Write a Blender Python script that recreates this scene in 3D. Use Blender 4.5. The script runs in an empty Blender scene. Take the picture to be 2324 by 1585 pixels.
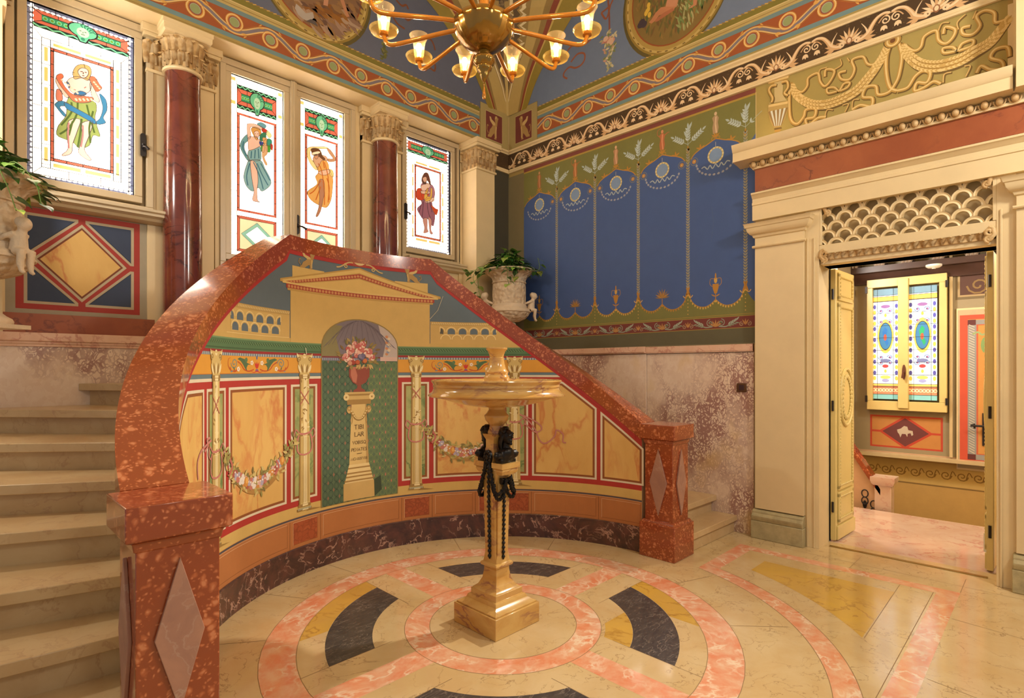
import bpy, bmesh, math, random
from mathutils import Vector
from mathutils.geometry import tessellate_polygon
PI = math.pi
SC = bpy.context.scene
COL = SC.collection
# ---------------------------------------------------------------- camera
FPX, HOR, CPX, YAW, EYE = 1245.0, 838.0, 1162.0, math.radians(45.3), 1.5
cam_d = bpy.data.cameras.new('camera')
cam_d.sensor_fit = 'HORIZONTAL'; cam_d.sensor_width = 36.0
cam_d.lens = 36.0*FPX/2324.0
cam_d.shift_y = (HOR-792.5)/2324.0
cam_d.clip_start = 0.05
cam = bpy.data.objects.new('camera', cam_d); COL.objects.link(cam)
cam.location = (0, 0, EYE); cam.rotation_euler = (PI/2, 0, -YAW)
SC.camera = cam
# ---------------------------------------------------------------- light and exposure
SC.view_settings.view_transform = 'Standard'; SC.view_settings.look = 'None'
SC.view_settings.exposure = 0.7; SC.view_settings.gamma = 1.0
SC.view_settings.use_curve_mapping = False
try:
    SC.cycles.use_denoising = True
    SC.cycles.denoiser = 'OPENIMAGEDENOISE'
    SC.cycles.max_bounces = 7; SC.cycles.diffuse_bounces = 3; SC.cycles.glossy_bounces = 3
    SC.cycles.transmission_bounces = 6; SC.cycles.transparent_max_bounces = 8
    SC.cycles.sample_clamp_indirect = 6.0; SC.cycles.caustics_reflective = False; SC.cycles.caustics_refractive = False
except Exception:
    pass
wd = bpy.data.worlds.new('world'); SC.world = wd; wd.use_nodes = True
bg = wd.node_tree.nodes['Background']
bg.inputs[0].default_value = (1.0, 0.96, 0.90, 1); bg.inputs[1].default_value = 0.22

def lamp(name, loc, power, color, radius=0.1):
    d = bpy.data.lights.new(name, 'POINT'); d.energy = power; d.color = color; d.shadow_soft_size = radius
    o = bpy.data.objects.new(name, d); COL.objects.link(o); o.location = loc
    return o
# unseen fill lights added behind the camera
lamp('hall_fill_light', (3.6, -1.4, 3.8), 140, (1.0, 0.93, 0.82), 0.2)
lamp('hall_fill_light', (0.9, -1.8, 4.0), 60, (1.0, 0.94, 0.84), 0.4)
lamp('stair_fill_light', (-0.45, 4.5, 3.5), 60, (1.0, 0.93, 0.82), 0.12)  # unseen light added out of view to brighten treads and left urn
def spot(name, loc, to, power, color, deg, radius=0.06):
    d = bpy.data.lights.new(name, 'SPOT'); d.energy = power; d.color = color; d.shadow_soft_size = radius; d.spot_size = math.radians(deg); d.spot_blend = 0.7
    o = bpy.data.objects.new(name, d); COL.objects.link(o); o.location = loc
    o.rotation_euler = (Vector(to)-Vector(loc)).to_track_quat('-Z', 'Y').to_euler()
    return o
# spotlight on top of the door cornice
spot('cornice_spotlight', (4.93, 1.72, 3.60), (2.1, 2.4, 0.4), 420, (1.0, 0.90, 0.74), 62)
# daylight through the glazed bays and the windows of the stair beyond the door
def area(name, loc, rot, sx, sy, power, color):
    d = bpy.data.lights.new(name, 'AREA'); d.shape = 'RECTANGLE'; d.size = sx; d.size_y = sy; d.energy = power; d.color = color
    o = bpy.data.objects.new(name, d); COL.objects.link(o); o.location = loc; o.rotation_euler = rot
    return o

# ---------------------------------------------------------------- small helpers
def lin(c):
    out = []
    for v in c[:3]:
        v = v/255.0
        out.append(v/12.92 if v <= 0.04045 else ((v+0.055)/1.055)**2.4)
    return tuple(out)

def thing(name, label, cat, loc=(0, 0, 0), rz=0.0, group=None, kind=None):
    o = bpy.data.objects.new(name, None); COL.objects.link(o)
    o.location = loc; o.rotation_euler = (0, 0, rz); o.empty_display_size = 0.1
    return tag(o, label, cat, group, kind)

def tag(o, label=None, cat=None, group=None, kind=None):
    if label: o['label'] = label
    if cat: o['category'] = cat
    if group: o['group'] = group
    if kind: o['kind'] = kind
    return o

def copy_tree(o, parent=None):
    c = o.copy(); COL.objects.link(c)
    c.parent = parent
    if parent: c.matrix_parent_inverse = o.matrix_parent_inverse.copy()
    for ch in list(o.children): copy_tree(ch, c)
    return c

class MB:
    """Collects shapes and links them as one mesh object."""
    def __init__(s): s.v = []; s.f = []; s.c = []
    def add(s, vs, fs, col=None):
        n = len(s.v); s.v += [tuple(p) for p in vs]; s.f += [tuple(i+n for i in f) for f in fs]
        s.c += [col]*len(fs)
        return s
    def box(s, x0, y0, z0, x1, y1, z1):
        v = [(x, y, z) for z in (z0, z1) for y in (y0, y1) for x in (x0, x1)]
        return s.add(v, [(0,2,3,1),(4,5,7,6),(0,1,5,4),(2,6,7,3),(0,4,6,2),(1,3,7,5)])
    def prism(s, poly, ax, a0, a1):
        f = {'x': lambda p, a: (a, p[0], p[1]), 'y': lambda p, a: (p[0], a, p[1]), 'z': lambda p, a: (p[0], p[1], a)}[ax]
        n = len(poly)
        v = [f(p, a0) for p in poly]+[f(p, a1) for p in poly]
        return s.add(v, [tuple(range(n)), tuple(range(2*n-1, n-1, -1))]+[(i, (i+1) % n, n+(i+1) % n, n+i) for i in range(n)])
    def lathe(s, prof, cx=0, cy=0, n=32, a0=0, a1=2*PI, fl=None, ax=None):
        full = abs(a1-a0-2*PI) < 1e-6
        m = n if full else n+1
        vs = []
        for r, z in prof:
            for i in range(m):
                a = a0+(a1-a0)*i/n
                rr = r if not fl else r*fl(a, z)
                p = (cx+rr*math.cos(a), cy+rr*math.sin(a), z)
                vs.append(p)
        fs = []
        for j in range(len(prof)-1):
            for i in range(n):
                k = (i+1) % m
                fs.append((j*m+i, j*m+k, (j+1)*m+k, (j+1)*m+i))
        if full:
            if prof[0][0] > 1e-6: fs.append(tuple(range(m-1, -1, -1)))
            if prof[-1][0] > 1e-6: fs.append(tuple((len(prof)-1)*m+i for i in range(m)))
        return s.add(vs, fs)
    def sq(s, prof, cx, cy, half=None):
        """square section lathe: prof of (half width x, half width y, z)"""
        vs = []; fs = []
        for hx, hy, z in prof:
            vs += [(cx-hx, cy-hy, z), (cx+hx, cy-hy, z), (cx+hx, cy+hy, z), (cx-hx, cy+hy, z)]
        for j in range(len(prof)-1):
            for i in range(4):
                k = (i+1) % 4
                fs.append((j*4+i, j*4+k, j*4+4+k, j*4+4+i))
        fs.append((3, 2, 1, 0)); m = (len(prof)-1)*4; fs.append((m, m+1, m+2, m+3))
        return s.add(vs, fs)
    def tube(s, pts, r, n=8, closed=False, cap=True, col=None):
        pts = [Vector(p) for p in pts]; k = len(pts)
        rs = list(r) if hasattr(r, '__len__') else [r]*k
        vs = []; up = None
        for i, p in enumerate(pts):
            if closed: t = pts[(i+1) % k]-pts[i-1]
            else: t = pts[min(i+1, k-1)]-pts[max(i-1, 0)]
            if t.length < 1e-9: t = Vector((0, 0, 1))
            t.normalize()
            if up is None:
                up = Vector((0, 0, 1)) if abs(t.z) < 0.9 else Vector((1, 0, 0))
            u = up-t*up.dot(t)
            if u.length < 1e-6: u = t.orthogonal()
            u.normalize(); w = t.cross(u); up = u
            for j in range(n):
                a = 2*PI*j/n
                vs.append(p+(u*math.cos(a)+w*math.sin(a))*rs[i])
        fs = []
        for i in range(k if closed else k-1):
            i2 = (i+1) % k
            for j in range(n):
                fs.append((i*n+j, i*n+(j+1) % n, i2*n+(j+1) % n, i2*n+j))
        if cap and not closed:
            fs.append(tuple(range(n-1, -1, -1))); fs.append(tuple((k-1)*n+j for j in range(n)))
        return s.add(vs, fs, col)
    def sph(s, c, rx, ry=None, rz=None, n=12, m=8):
        ry = rx if ry is None else ry; rz = rx if rz is None else rz
        vs = [(c[0], c[1], c[2]-rz)]
        for j in range(1, m):
            b = -PI/2+PI*j/m
            for i in range(n):
                a = 2*PI*i/n
                vs.append((c[0]+rx*math.cos(b)*math.cos(a), c[1]+ry*math.cos(b)*math.sin(a), c[2]+rz*math.sin(b)))
        vs.append((c[0], c[1], c[2]+rz)); fs = []
        for i in range(n): fs.append((0, 1+(i+1) % n, 1+i))
        for j in range(m-2):
            for i in range(n):
                fs.append((1+j*n+i, 1+j*n+(i+1) % n, 1+(j+1)*n+(i+1) % n, 1+(j+1)*n+i))
        t = len(vs)-1
        for i in range(n): fs.append((t, 1+(m-2)*n+i, 1+(m-2)*n+(i+1) % n))
        return s.add(vs, fs)
    def sweep(s, prof, o, d, u, l, L):
        """profile of (out, up) swept along direction l for length L; mitre free"""
        o, d, u, l = Vector(o), Vector(d), Vector(u), Vector(l)
        n = len(prof)
        v = [o+d*a+u*b for a, b in prof]+[o+d*a+u*b+l*L for a, b in prof]
        return s.add(v, [tuple(range(n)), tuple(range(2*n-1, n-1, -1))]+[(i, (i+1) % n, n+(i+1) % n, n+i) for i in range(n)])
    def build(s, name, m, parent=None, ang=38, loc=None, bevel=0.0, remesh=0.0, fix=True):
        me = bpy.data.meshes.new(name); me.from_pydata(s.v, [], s.f); me.validate()
        if fix:
            b = bmesh.new(); b.from_mesh(me); bmesh.ops.recalc_face_normals(b, faces=b.faces); b.to_mesh(me); b.free()
        if any(c is not None for c in s.c) and len(s.c) == len(me.polygons):
            at = me.color_attributes.new('Col', 'FLOAT_COLOR', 'CORNER'); arr = []
            for p, c in zip(me.polygons, s.c): arr += [*(c or (1, 1, 1)), 1.0]*p.loop_total
            at.data.foreach_set('color', arr)
        me.polygons.foreach_set('use_smooth', [True]*len(me.polygons))
        if ang < 180: me.set_sharp_from_angle(angle=math.radians(ang))
        me.materials.append(m)
        o = bpy.data.objects.new(name, me); COL.objects.link(o)
        if loc: o.location = loc
        if parent: o.parent = parent
        if bevel:
            md = o.modifiers.new('edge', 'BEVEL'); md.width = bevel; md.segments = 2; md.limit_method = 'ANGLE'; md.angle_limit = math.radians(50)
        if remesh:
            md = o.modifiers.new('fuse', 'REMESH'); md.mode = 'VOXEL'; md.voxel_size = remesh; md.use_smooth_shade = True
            md = o.modifiers.new('soft', 'SMOOTH'); md.iterations = 3
        return o

# ---------------------------------------------------------------- materials
def new_mat(name):
    m = bpy.data.materials.new(name); m.use_nodes = True
    nt = m.node_tree; b = nt.nodes['Principled BSDF']
    return m, nt, b
def node(nt, t, **k):
    n = nt.nodes.new(t)
    for a, v in k.items():
        if a in n.bl_rna.properties: setattr(n, a, v)
        else: n.inputs[a.replace('_', ' ')].default_value = v
    return n
def ramp(nt, stops, fac=None, interp='LINEAR'):
    r = nt.nodes.new('ShaderNodeValToRGB'); cr = r.color_ramp; cr.interpolation = interp
    while len(cr.elements) < len(stops): cr.elements.new(0.5)
    for e, (p, c) in zip(cr.elements, stops):
        e.position = p; e.color = (*c, 1)
    if fac: nt.links.new(fac, r.inputs[0])
    return r
def mixc(nt, a, b, f, mode='MIX'):
    m = nt.nodes.new('ShaderNodeMix'); m.data_type = 'RGBA'; m.blend_type = mode
    for s, v in ((m.inputs[0], f), (m.inputs[6], a), (m.inputs[7], b)):
        if hasattr(v, 'links') or hasattr(v, 'is_output'): nt.links.new(v, s)
        elif isinstance(v, (int, float)): s.default_value = v
        else: s.default_value = (*v, 1)
    return m.outputs[2]
def coords(nt, sc=(1, 1, 1), rot=(0, 0, 0), warp=0.0, wscale=2.0):
    tc = nt.nodes.new('ShaderNodeTexCoord'); mp = nt.nodes.new('ShaderNodeMapping')
    mp.inputs['Scale'].default_value = sc; mp.inputs['Rotation'].default_value = rot
    nt.links.new(tc.outputs['Object'], mp.inputs[0])
    if not warp: return mp.outputs[0]
    n = node(nt, 'ShaderNodeTexNoise', Scale=wscale, Detail=3.0); nt.links.new(mp.outputs[0], n.inputs['Vector'])
    ma = nt.nodes.new('ShaderNodeVectorMath'); ma.operation = 'MULTIPLY_ADD'
    nt.links.new(n.outputs['Color'], ma.inputs[0]); ma.inputs[1].default_value = (warp,)*3; nt.links.new(mp.outputs[0], ma.inputs[2])
    return ma.outputs[0]
def plain(name, c, rough=0.5, var=0.08, scale=6.0, metal=0.0, bump=0.0, coat=0.0):
    m, nt, b = new_mat(name); c = lin(c)
    v = coords(nt); n = node(nt, 'ShaderNodeTexNoise', Scale=scale, Detail=5.0, Roughness=0.6); nt.links.new(v, n.inputs['Vector'])
    r = ramp(nt, [(0.25, tuple(x*(1-var) for x in c)), (0.75, tuple(min(1, x*(1+var)) for x in c))], n.outputs[0])
    nt.links.new(r.outputs[0], b.inputs['Base Color'])
    b.inputs['Roughness'].default_value = rough; b.inputs['Metallic'].default_value = metal; b.inputs['Coat Weight'].default_value = coat
    if bump:
        bn = node(nt, 'ShaderNodeBump', Strength=bump, Distance=0.01)
        n2 = node(nt, 'ShaderNodeTexNoise', Scale=scale*8, Detail=4.0); nt.links.new(v, n2.inputs['Vector'])
        nt.links.new(n2.outputs[0], bn.inputs['Height']); nt.links.new(bn.outputs[0], b.inputs['Normal'])
    return m
def veined(name, base, alt, vein, scale=2.0, vw=0.03, vscale=3.0, warp=0.6, rough=0.25, stretch=(1, 1, 1), rot=(0, 0, 0), vstr=1.0, coat=0.0):
    """stone with drifting body colour and thin crooked veins"""
    m, nt, b = new_mat(name); base, alt, vein = lin(base), lin(alt), lin(vein)
    v = coords(nt, stretch, rot, warp, 1.5)
    n = node(nt, 'ShaderNodeTexNoise', Scale=scale, Detail=6.0, Roughness=0.62); nt.links.new(v, n.inputs['Vector'])
    r = ramp(nt, [(0.36, base), (0.64, alt)], n.outputs[0])
    n2 = node(nt, 'ShaderNodeTexNoise', Scale=vscale, Detail=7.0, Roughness=0.55); nt.links.new(v, n2.inputs['Vector'])
    sb = node(nt, 'ShaderNodeMath', operation='SUBTRACT'); sb.inputs[1].default_value = 0.5; nt.links.new(n2.outputs[0], sb.inputs[0])
    ab = node(nt, 'ShaderNodeMath', operation='ABSOLUTE'); nt.links.new(sb.outputs[0], ab.inputs[0])
    rv = ramp(nt, [(0.0, (vstr,)*3), (vw, (0, 0, 0))], ab.outputs[0])
    n3 = node(nt, 'ShaderNodeTexNoise', Scale=vscale*0.7, Detail=2.0); nt.links.new(v, n3.inputs['Vector'])
    r3 = ramp(nt, [(0.4, (0, 0, 0)), (0.6, (1, 1, 1))], n3.outputs[0])
    k = node(nt, 'ShaderNodeMath', operation='MULTIPLY'); nt.links.new(rv.outputs[0], k.inputs[0]); nt.links.new(r3.outputs[0], k.inputs[1])
    nt.links.new(mixc(nt, r.outputs[0], vein, k.outputs[0]), b.inputs['Base Color'])
    b.inputs['Roughness'].default_value = rough; b.inputs['Coat Weight'].default_value = coat; b.inputs['Coat Roughness'].default_value = 0.08
    return m
def breccia(name, ground, stone, stone2, scale=14.0, edge=0.10, rough=0.22, warp=0.25, clump=0.0, stretch=(1, 1, 1), rot=(0, 0, 0), coat=0.3, extra=None):
    """pebbly marble: light clasts in a dark ground, optionally clumped"""
    m, nt, b = new_mat(name); ground, stone, stone2 = lin(ground), lin(stone), lin(stone2)
    v = coords(nt, stretch, rot, warp, scale*0.45)
    vo = node(nt, 'ShaderNodeTexVoronoi', feature='DISTANCE_TO_EDGE', Scale=scale); nt.links.new(v, vo.inputs['Vector'])
    vc = node(nt, 'ShaderNodeTexVoronoi', feature='F1', Scale=scale); nt.links.new(v, vc.inputs['Vector'])
    sep = nt.nodes.new('ShaderNodeSeparateColor'); nt.links.new(vc.outputs['Color'], sep.inputs[0])
    body = mixc(nt, stone, stone2, sep.outputs[0])
    n = node(nt, 'ShaderNodeTexNoise', Scale=scale*0.22, Detail=4.0); nt.links.new(v, n.inputs['Vector'])
    th = node(nt, 'ShaderNodeMath', operation='MULTIPLY_ADD'); nt.links.new(n.outputs[0], th.inputs[0]); th.inputs[1].default_value = edge*4; th.inputs[2].default_value = -edge*1.2
    ds = node(nt, 'ShaderNodeMath', operation='SUBTRACT'); nt.links.new(vo.outputs[0], ds.inputs[0]); nt.links.new(th.outputs[0], ds.inputs[1])
    r = ramp(nt, [(0.0, (0, 0, 0)), (0.07, (1, 1, 1))], ds.outputs[0])
    fac = r.outputs[0]
    if clump:
        n4 = node(nt, 'ShaderNodeTexNoise', Scale=clump, Detail=5.0, Roughness=0.6); nt.links.new(v, n4.inputs['Vector'])
        r4 = ramp(nt, [(0.44, (1, 1, 1)), (0.6, (0, 0, 0))], n4.outputs[0])
        mx = node(nt, 'ShaderNodeMath', operation='MAXIMUM'); nt.links.new(fac, mx.inputs[0]); nt.links.new(r4.outputs[0], mx.inputs[1]); fac = mx.outputs[0]
    c = mixc(nt, ground, body, fac)
    if extra:
        n5 = node(nt, 'ShaderNodeTexNoise', Scale=extra[1], Detail=4.0); nt.links.new(v, n5.inputs['Vector'])
        r5 = ramp(nt, [(0.58, (0, 0, 0)), (0.72, (0.8, 0.8, 0.8))], n5.outputs[0])
        c = mixc(nt, c, lin(extra[0]), r5.outputs[0])
    nt.links.new(c, b.inputs['Base Color']); b.inputs['Roughness'].default_value = rough; b.inputs['Coat Weight'].default_value = coat; b.inputs['Coat Roughness'].default_value = 0.06
    return m
def paint_mat(name, rough=0.7, var=0.10):
    m, nt, b = new_mat(name)
    at = nt.nodes.new('ShaderNodeAttribute'); at.attribute_name = 'Col'
    v = coords(nt); n = node(nt, 'ShaderNodeTexNoise', Scale=9.0, Detail=6.0, Roughness=0.65); nt.links.new(v, n.inputs['Vector'])
    r = ramp(nt, [(0.25, (1-var,)*3), (0.75, (1, 1, 1))], n.outputs[0])
    nt.links.new(mixc(nt, at.outputs['Color'], r.outputs[0], 1.0, 'MULTIPLY'), b.inputs['Base Color'])
    b.inputs['Roughness'].default_value = rough
    return m
def glow_attr(name, k):
    """leaded glass lit from outside: the colour of each pane, glowing"""
    m, nt, b = new_mat(name)
    at = nt.nodes.new('ShaderNodeAttribute'); at.attribute_name = 'Col'
    n = node(nt, 'ShaderNodeTexNoise', Scale=5.0, Detail=4.0); nt.links.new(coords(nt), n.inputs['Vector'])
    r = ramp(nt, [(0.3, (0.82,)*3), (0.7, (1, 1, 1))], n.outputs[0])
    c = mixc(nt, at.outputs['Color'], r.outputs[0], 1.0, 'MULTIPLY')
    nt.links.new(c, b.inputs['Emission Color']); b.inputs['Emission Strength'].default_value = k
    b.inputs['Base Color'].default_value = (0.02, 0.02, 0.02, 1); b.inputs['Roughness'].default_value = 0.2
    return m

def nodular(name, ground, mid, clast, scale):
    """fuzzy round clasts crowded in a darker ground"""
    m, nt, b = new_mat(name); v = coords(nt, warp=0.055, wscale=16.0)
    vo = node(nt, 'ShaderNodeTexVoronoi', feature='F1', Scale=scale); nt.links.new(v, vo.inputs['Vector'])
    v2 = node(nt, 'ShaderNodeTexVoronoi', feature='F1', Scale=scale*2.3); nt.links.new(v, v2.inputs['Vector'])
    n = node(nt, 'ShaderNodeTexNoise', Scale=scale*0.28, Detail=5.0, Roughness=0.6); nt.links.new(v, n.inputs['Vector'])
    a = node(nt, 'ShaderNodeMath', operation='MINIMUM'); nt.links.new(vo.outputs['Distance'], a.inputs[0]); nt.links.new(v2.outputs['Distance'], a.inputs[1])
    s = node(nt, 'ShaderNodeMath', operation='MULTIPLY_ADD'); nt.links.new(n.outputs[0], s.inputs[0]); s.inputs[1].default_value = 0.75; nt.links.new(a.outputs[0], s.inputs[2])
    r = ramp(nt, [(0.50, lin(clast)), (0.62, lin(mid)), (0.76, lin(ground))], s.outputs[0])
    nt.links.new(r.outputs[0], b.inputs['Base Color']); b.inputs['Roughness'].default_value = 0.16; b.inputs['Coat Weight'].default_value = 0.5; b.inputs['Coat Roughness'].default_value = 0.06
    return m
M = {}
M['paint'] = paint_mat('painted plaster')
M['cream'] = plain('cream painted plaster', (228, 204, 158), 0.45, 0.06, 3.0)
M['cream2'] = plain('buff painted wood', (206, 184, 140), 0.35, 0.05, 4.0)
M['wood'] = plain('beige window paint', (204, 184, 150), 0.3, 0.06, 4.0)
M['yellow'] = plain('yellow door paint', (222, 200, 132), 0.35, 0.06, 4.0)
M['stone'] = plain('grey limestone', (176, 162, 122), 0.6, 0.22, 14.0, bump=0.2)
M['rosso'] = nodular('red marble', (144, 66, 34), (178, 94, 54), (202, 126, 86), 24.0)
M['rose'] = veined('dull rose stone', (176, 130, 108), (156, 114, 98), (190, 168, 152), 6.0, 0.015, 6.0, 0.4, 0.55, vstr=0.5)
M['column'] = veined('dark red marble', (128, 62, 44), (92, 42, 36), (52, 22, 22), 2.5, 0.03, 4.5, 0.5, 0.14, coat=0.5)
M['facered'] = veined('painted red marble', (166, 90, 50), (148, 74, 40), (110, 54, 36), 2.0, 0.02, 3.0, 0.5, 0.45)
M['purple'] = veined('dark purple marble', (92, 54, 50), (58, 36, 40), (190, 150, 134), 12.0, 0.022, 9.0, 0.5, 0.2, coat=0.4)
M['dado'] = breccia('pink breccia marble', (164, 122, 112), (226, 200, 178), (234, 212, 192), 34.0, 0.15, 0.3, 0.12, clump=1.7, rot=(0.5, 0.4, 0.3), stretch=(1, 1, 0.7), coat=0.2, extra=((222, 190, 140), 2.5))
M['pinkcap'] = veined('pale pink marble', (228, 190, 164), (222, 178, 150), (200, 140, 120), 8.0, 0.04, 9.0, 0.3, 0.3)
M['step'] = veined('beige step stone', (208, 180, 136), (196, 162, 116), (168, 122, 90), 4.0, 0.025, 8.0, 0.4, 0.3, vstr=0.45)
M['siena'] = veined('yellow siena marble', (214, 174, 104), (198, 148, 76), (150, 96, 76), 3.0, 0.04, 4.0, 0.8, 0.14, stretch=(1, 1, 2.2), rot=(0.6, 0.2, 0), coat=0.5)
M['bronze'] = plain('black bronze', (38, 34, 32), 0.32, 0.3, 20.0, 0.6, 0.1)
M['iron'] = plain('dark iron', (48, 44, 46), 0.4, 0.2, 20.0, 0.5)
M['floor'] = veined('cream floor marble', (214, 190, 146), (206, 176, 126), (130, 100, 66), 3.0, 0.010, 7.0, 0.5, 0.16, vstr=0.7, coat=0.35)
M['fpink'] = veined('coral floor marble', (226, 142, 104), (230, 182, 150), (240, 218, 192), 9.0, 0.05, 8.0, 0.4, 0.16, coat=0.35)
M['fblack'] = veined('charcoal floor stone', (78, 72, 70), (60, 56, 58), (130, 120, 112), 12.0, 0.03, 14.0, 0.3, 0.3, stretch=(1, 2.5, 1))
M['fyellow'] = veined('yellow floor marble', (214, 172, 72), (204, 164, 82), (176, 132, 60), 3.0, 0.03, 5.0, 0.6, 0.18, coat=0.35)
M['vfloor'] = veined('rosy floor marble', (216, 190, 172), (208, 176, 158), (196, 140, 130), 4.0, 0.03, 5.0, 0.5, 0.14, coat=0.4)
M['terracotta'] = plain('pale terracotta', (226, 202, 172), 0.65, 0.10, 12.0, bump=0.35)
M['faux'] = veined('painted yellow marble', (222, 182, 108), (214, 170, 96), (202, 130, 74), 2.0, 0.06, 3.2, 0.7, 0.6, stretch=(1.6, 1.6, 0.7), rot=(0.5, 0.6, 0))
M['fauxgreen'] = veined('painted green marble', (172, 172, 110), (144, 154, 96), (98, 124, 72), 4.0, 0.06, 6.0, 0.5, 0.6)
M['fauxred'] = breccia('painted red breccia', (146, 70, 36), (172, 88, 48), (160, 76, 40), 24.0, 0.08, 0.6, 0.1, coat=0.0)
M['brass'] = plain('brass', (168, 140, 78), 0.35, 0.1, 20.0, 0.9)
M['black'] = plain('black gap shade', (14, 12, 10), 0.9, 0.1)
M['white'] = plain('white plastic', (238, 232, 220), 0.4, 0.02)
M['darkwood'] = plain('dark wood', (66, 44, 38), 0.4, 0.2, 12.0)
M['glass_pane'] = glow_attr('leaded glass', 1.0)

# ---------------------------------------------------------------- picture rays to real surfaces
_F = Vector((math.sin(YAW), math.cos(YAW), 0)); _R = Vector((math.cos(YAW), -math.sin(YAW), 0))
def ray(x, y): return _F+_R*((x-CPX)/FPX)+Vector((0, 0, (HOR-y)/FPX))
XR, YB = 5.067, 5.08            # blue wall plane, face of the beam over the windows
CX, CY, RW = 2.285, 2.345, 1.655  # centre and radius of the curved stair wall
def on_x(x, y, X0=XR): r = ray(x, y); t = X0/r.x; return (r.y*t, EYE+r.z*t)
def on_y(x, y, Y0=YB): r = ray(x, y); t = Y0/r.y; return (r.x*t, EYE+r.z*t)
def on_z(x, y, z0=0.0): r = ray(x, y); t = (z0-EYE)/r.z; return (r.x*t, r.y*t)
def on_cyl(x, y):
    q = ray(x, y); A = q.x*q.x+q.y*q.y; B = -2*(q.x*CX+q.y*CY); c = CX*CX+CY*CY-RW*RW
    t = (-B+math.sqrt(max(0, B*B-4*A*c)))/(2*A)
    th = math.atan2(q.y*t-CY, q.x*t-CX)
    return ((PI/2-th)*RW, EYE+q.z*t)

# ---------------------------------------------------------------- painting on surfaces
class Paint:
    def __init__(s, fmap, grid=None, xf=None):
        s.map = fmap; s.grid = grid; s.items = []; s.L = 1; s.xf = xf; s.k = 0
    def add(s, pts, col, L=None):
        if s.xf: pts = [s.xf(*p) for p in pts]
        s.k += 1
        s.items.append(([tuple(p[:2]) for p in pts], col, (s.L if L is None else L)*0.0004+(s.k % 45)*6e-6))
        return s
    def rect(s, u0, v0, u1, v1, col): return s.add([(u0, v0), (u1, v0), (u1, v1), (u0, v1)], col)
    def ell(s, u, v, ru, rv, col, n=20, a0=0, a1=2*PI, rot=0):
        cr, sr = math.cos(rot), math.sin(rot); pts = []
        full = abs(a1-a0-2*PI) < 1e-6
        for i in range(n if full else n+1):
            a = a0+(a1-a0)*i/n; x, y = ru*math.cos(a), rv*math.sin(a)
            pts.append((u+x*cr-y*sr, v+x*sr+y*cr))
        return s.add(pts, col)
    def line(s, pts, w, col, closed=False, taper=False):
        n = len(pts); w = w if hasattr(w, '__len__') else ([w]*n if not taper else [w*(1-0.85*i/(n-1)) for i in range(n)])
        lft, rgt = [], []
        for i, p in enumerate(pts):
            if closed: a, b = pts[i-1], pts[(i+1) % n]
            else: a, b = pts[max(i-1, 0)], pts[min(i+1, n-1)]
            dx, dy = b[0]-a[0], b[1]-a[1]; l = math.hypot(dx, dy) or 1
            nx, ny = -dy/l*w[i]/2, dx/l*w[i]/2
            lft.append((p[0]+nx, p[1]+ny)); rgt.append((p[0]-nx, p[1]-ny))
        s.k += 1; kk = s.k
        for i in range(n if closed else n-1):
            j = (i+1) % n
            s.add([lft[i], lft[j], rgt[j], rgt[i]], col); s.k = kk
        return s
    def ring(s, u, v, r0, r1, col, n=24, ry=1.0):
        for i in range(n):
            a, b = 2*PI*i/n, 2*PI*(i+1)/n
            s.add([(u+r0*math.cos(a), v+ry*r0*math.sin(a)), (u+r1*math.cos(a), v+ry*r1*math.sin(a)), (u+r1*math.cos(b), v+ry*r1*math.sin(b)), (u+r0*math.cos(b), v+ry*r0*math.sin(b))], col); s.k -= 1
        s.k += 1
        return s
    def leaf(s, u, v, a, l, w, col):
        ca, sa = math.cos(a), math.sin(a)
        return s.add([(u+x*l*ca-y*w*sa, v+x*l*sa+y*w*ca) for x, y in ((0, 0), (0.3, 0.42), (0.65, 0.36), (1, 0), (0.65, -0.36), (0.3, -0.42))], col)
    def border(s, poly, steps):
        """poly (convex, anticlockwise) filled with nested insets: [(inset, colour), ...]"""
        for d, c in steps:
            q = inset(poly, d)
            if q: s.add(q, c)
            s.L += 1
        return s
    def build(s, name, parent=None, mats=(), base=None, extra=None):
        """all paint as one mesh; base is an optional MB of the body underneath (first material)"""
        names = ['paint']+[m for m in mats]
        vs, fs, cols, mi = [], [], [], []
        if base:
            vs += base.v; fs += base.f; cols += [(0.5, 0.4, 0.3)]*len(base.f); mi += [1]*len(base.f)
        for pts, col, off in s.items:
            m = 0; c = col
            if isinstance(col, str): m = names.index(col); c = (0.5, 0.4, 0.3)
            elif len(col) == 3: c = lin(col) if max(col) > 1.0 else col
            else: c = col[:3]
            polys = [pts]
            if s.grid:
                polys = []
                if len(pts) > 4 or not convex(pts):
                    tri = tessellate_polygon([[Vector((p[0], p[1], 0)) for p in pts]])
                    base_p = [[pts[i] for i in t] for t in tri]
                else: base_p = [pts]
                for bp in base_p: polys += slices(bp, s.grid)
            for pl in polys:
                n = len(vs); vs += [s.map(u, v, off) for u, v in pl]
                fs.append(tuple(range(n, n+len(pl)))); cols.append(c); mi.append(m)
        me = bpy.data.meshes.new(name); me.from_pydata(vs, [], fs)
        at = me.color_attributes.new('Col', 'FLOAT_COLOR', 'CORNER'); arr = []
        for p, c in zip(me.polygons, cols): arr += [*c, 1.0]*p.loop_total
        at.data.foreach_set('color', arr)
        me.polygons.foreach_set('material_index', mi)
        for nme in names: me.materials.append(M[nme])
        o = bpy.data.objects.new(name, me); COL.objects.link(o)
        if parent: o.parent = parent
        return o
def convex(p):
    sg = 0; n = len(p)
    for i in range(n):
        a, b, c = p[i], p[(i+1) % n], p[(i+2) % n]
        z = (b[0]-a[0])*(c[1]-b[1])-(b[1]-a[1])*(c[0]-b[0])
        if abs(z) > 1e-12:
            if sg == 0: sg = 1 if z > 0 else -1
            elif (z > 0) != (sg > 0): return False
    return True
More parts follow.
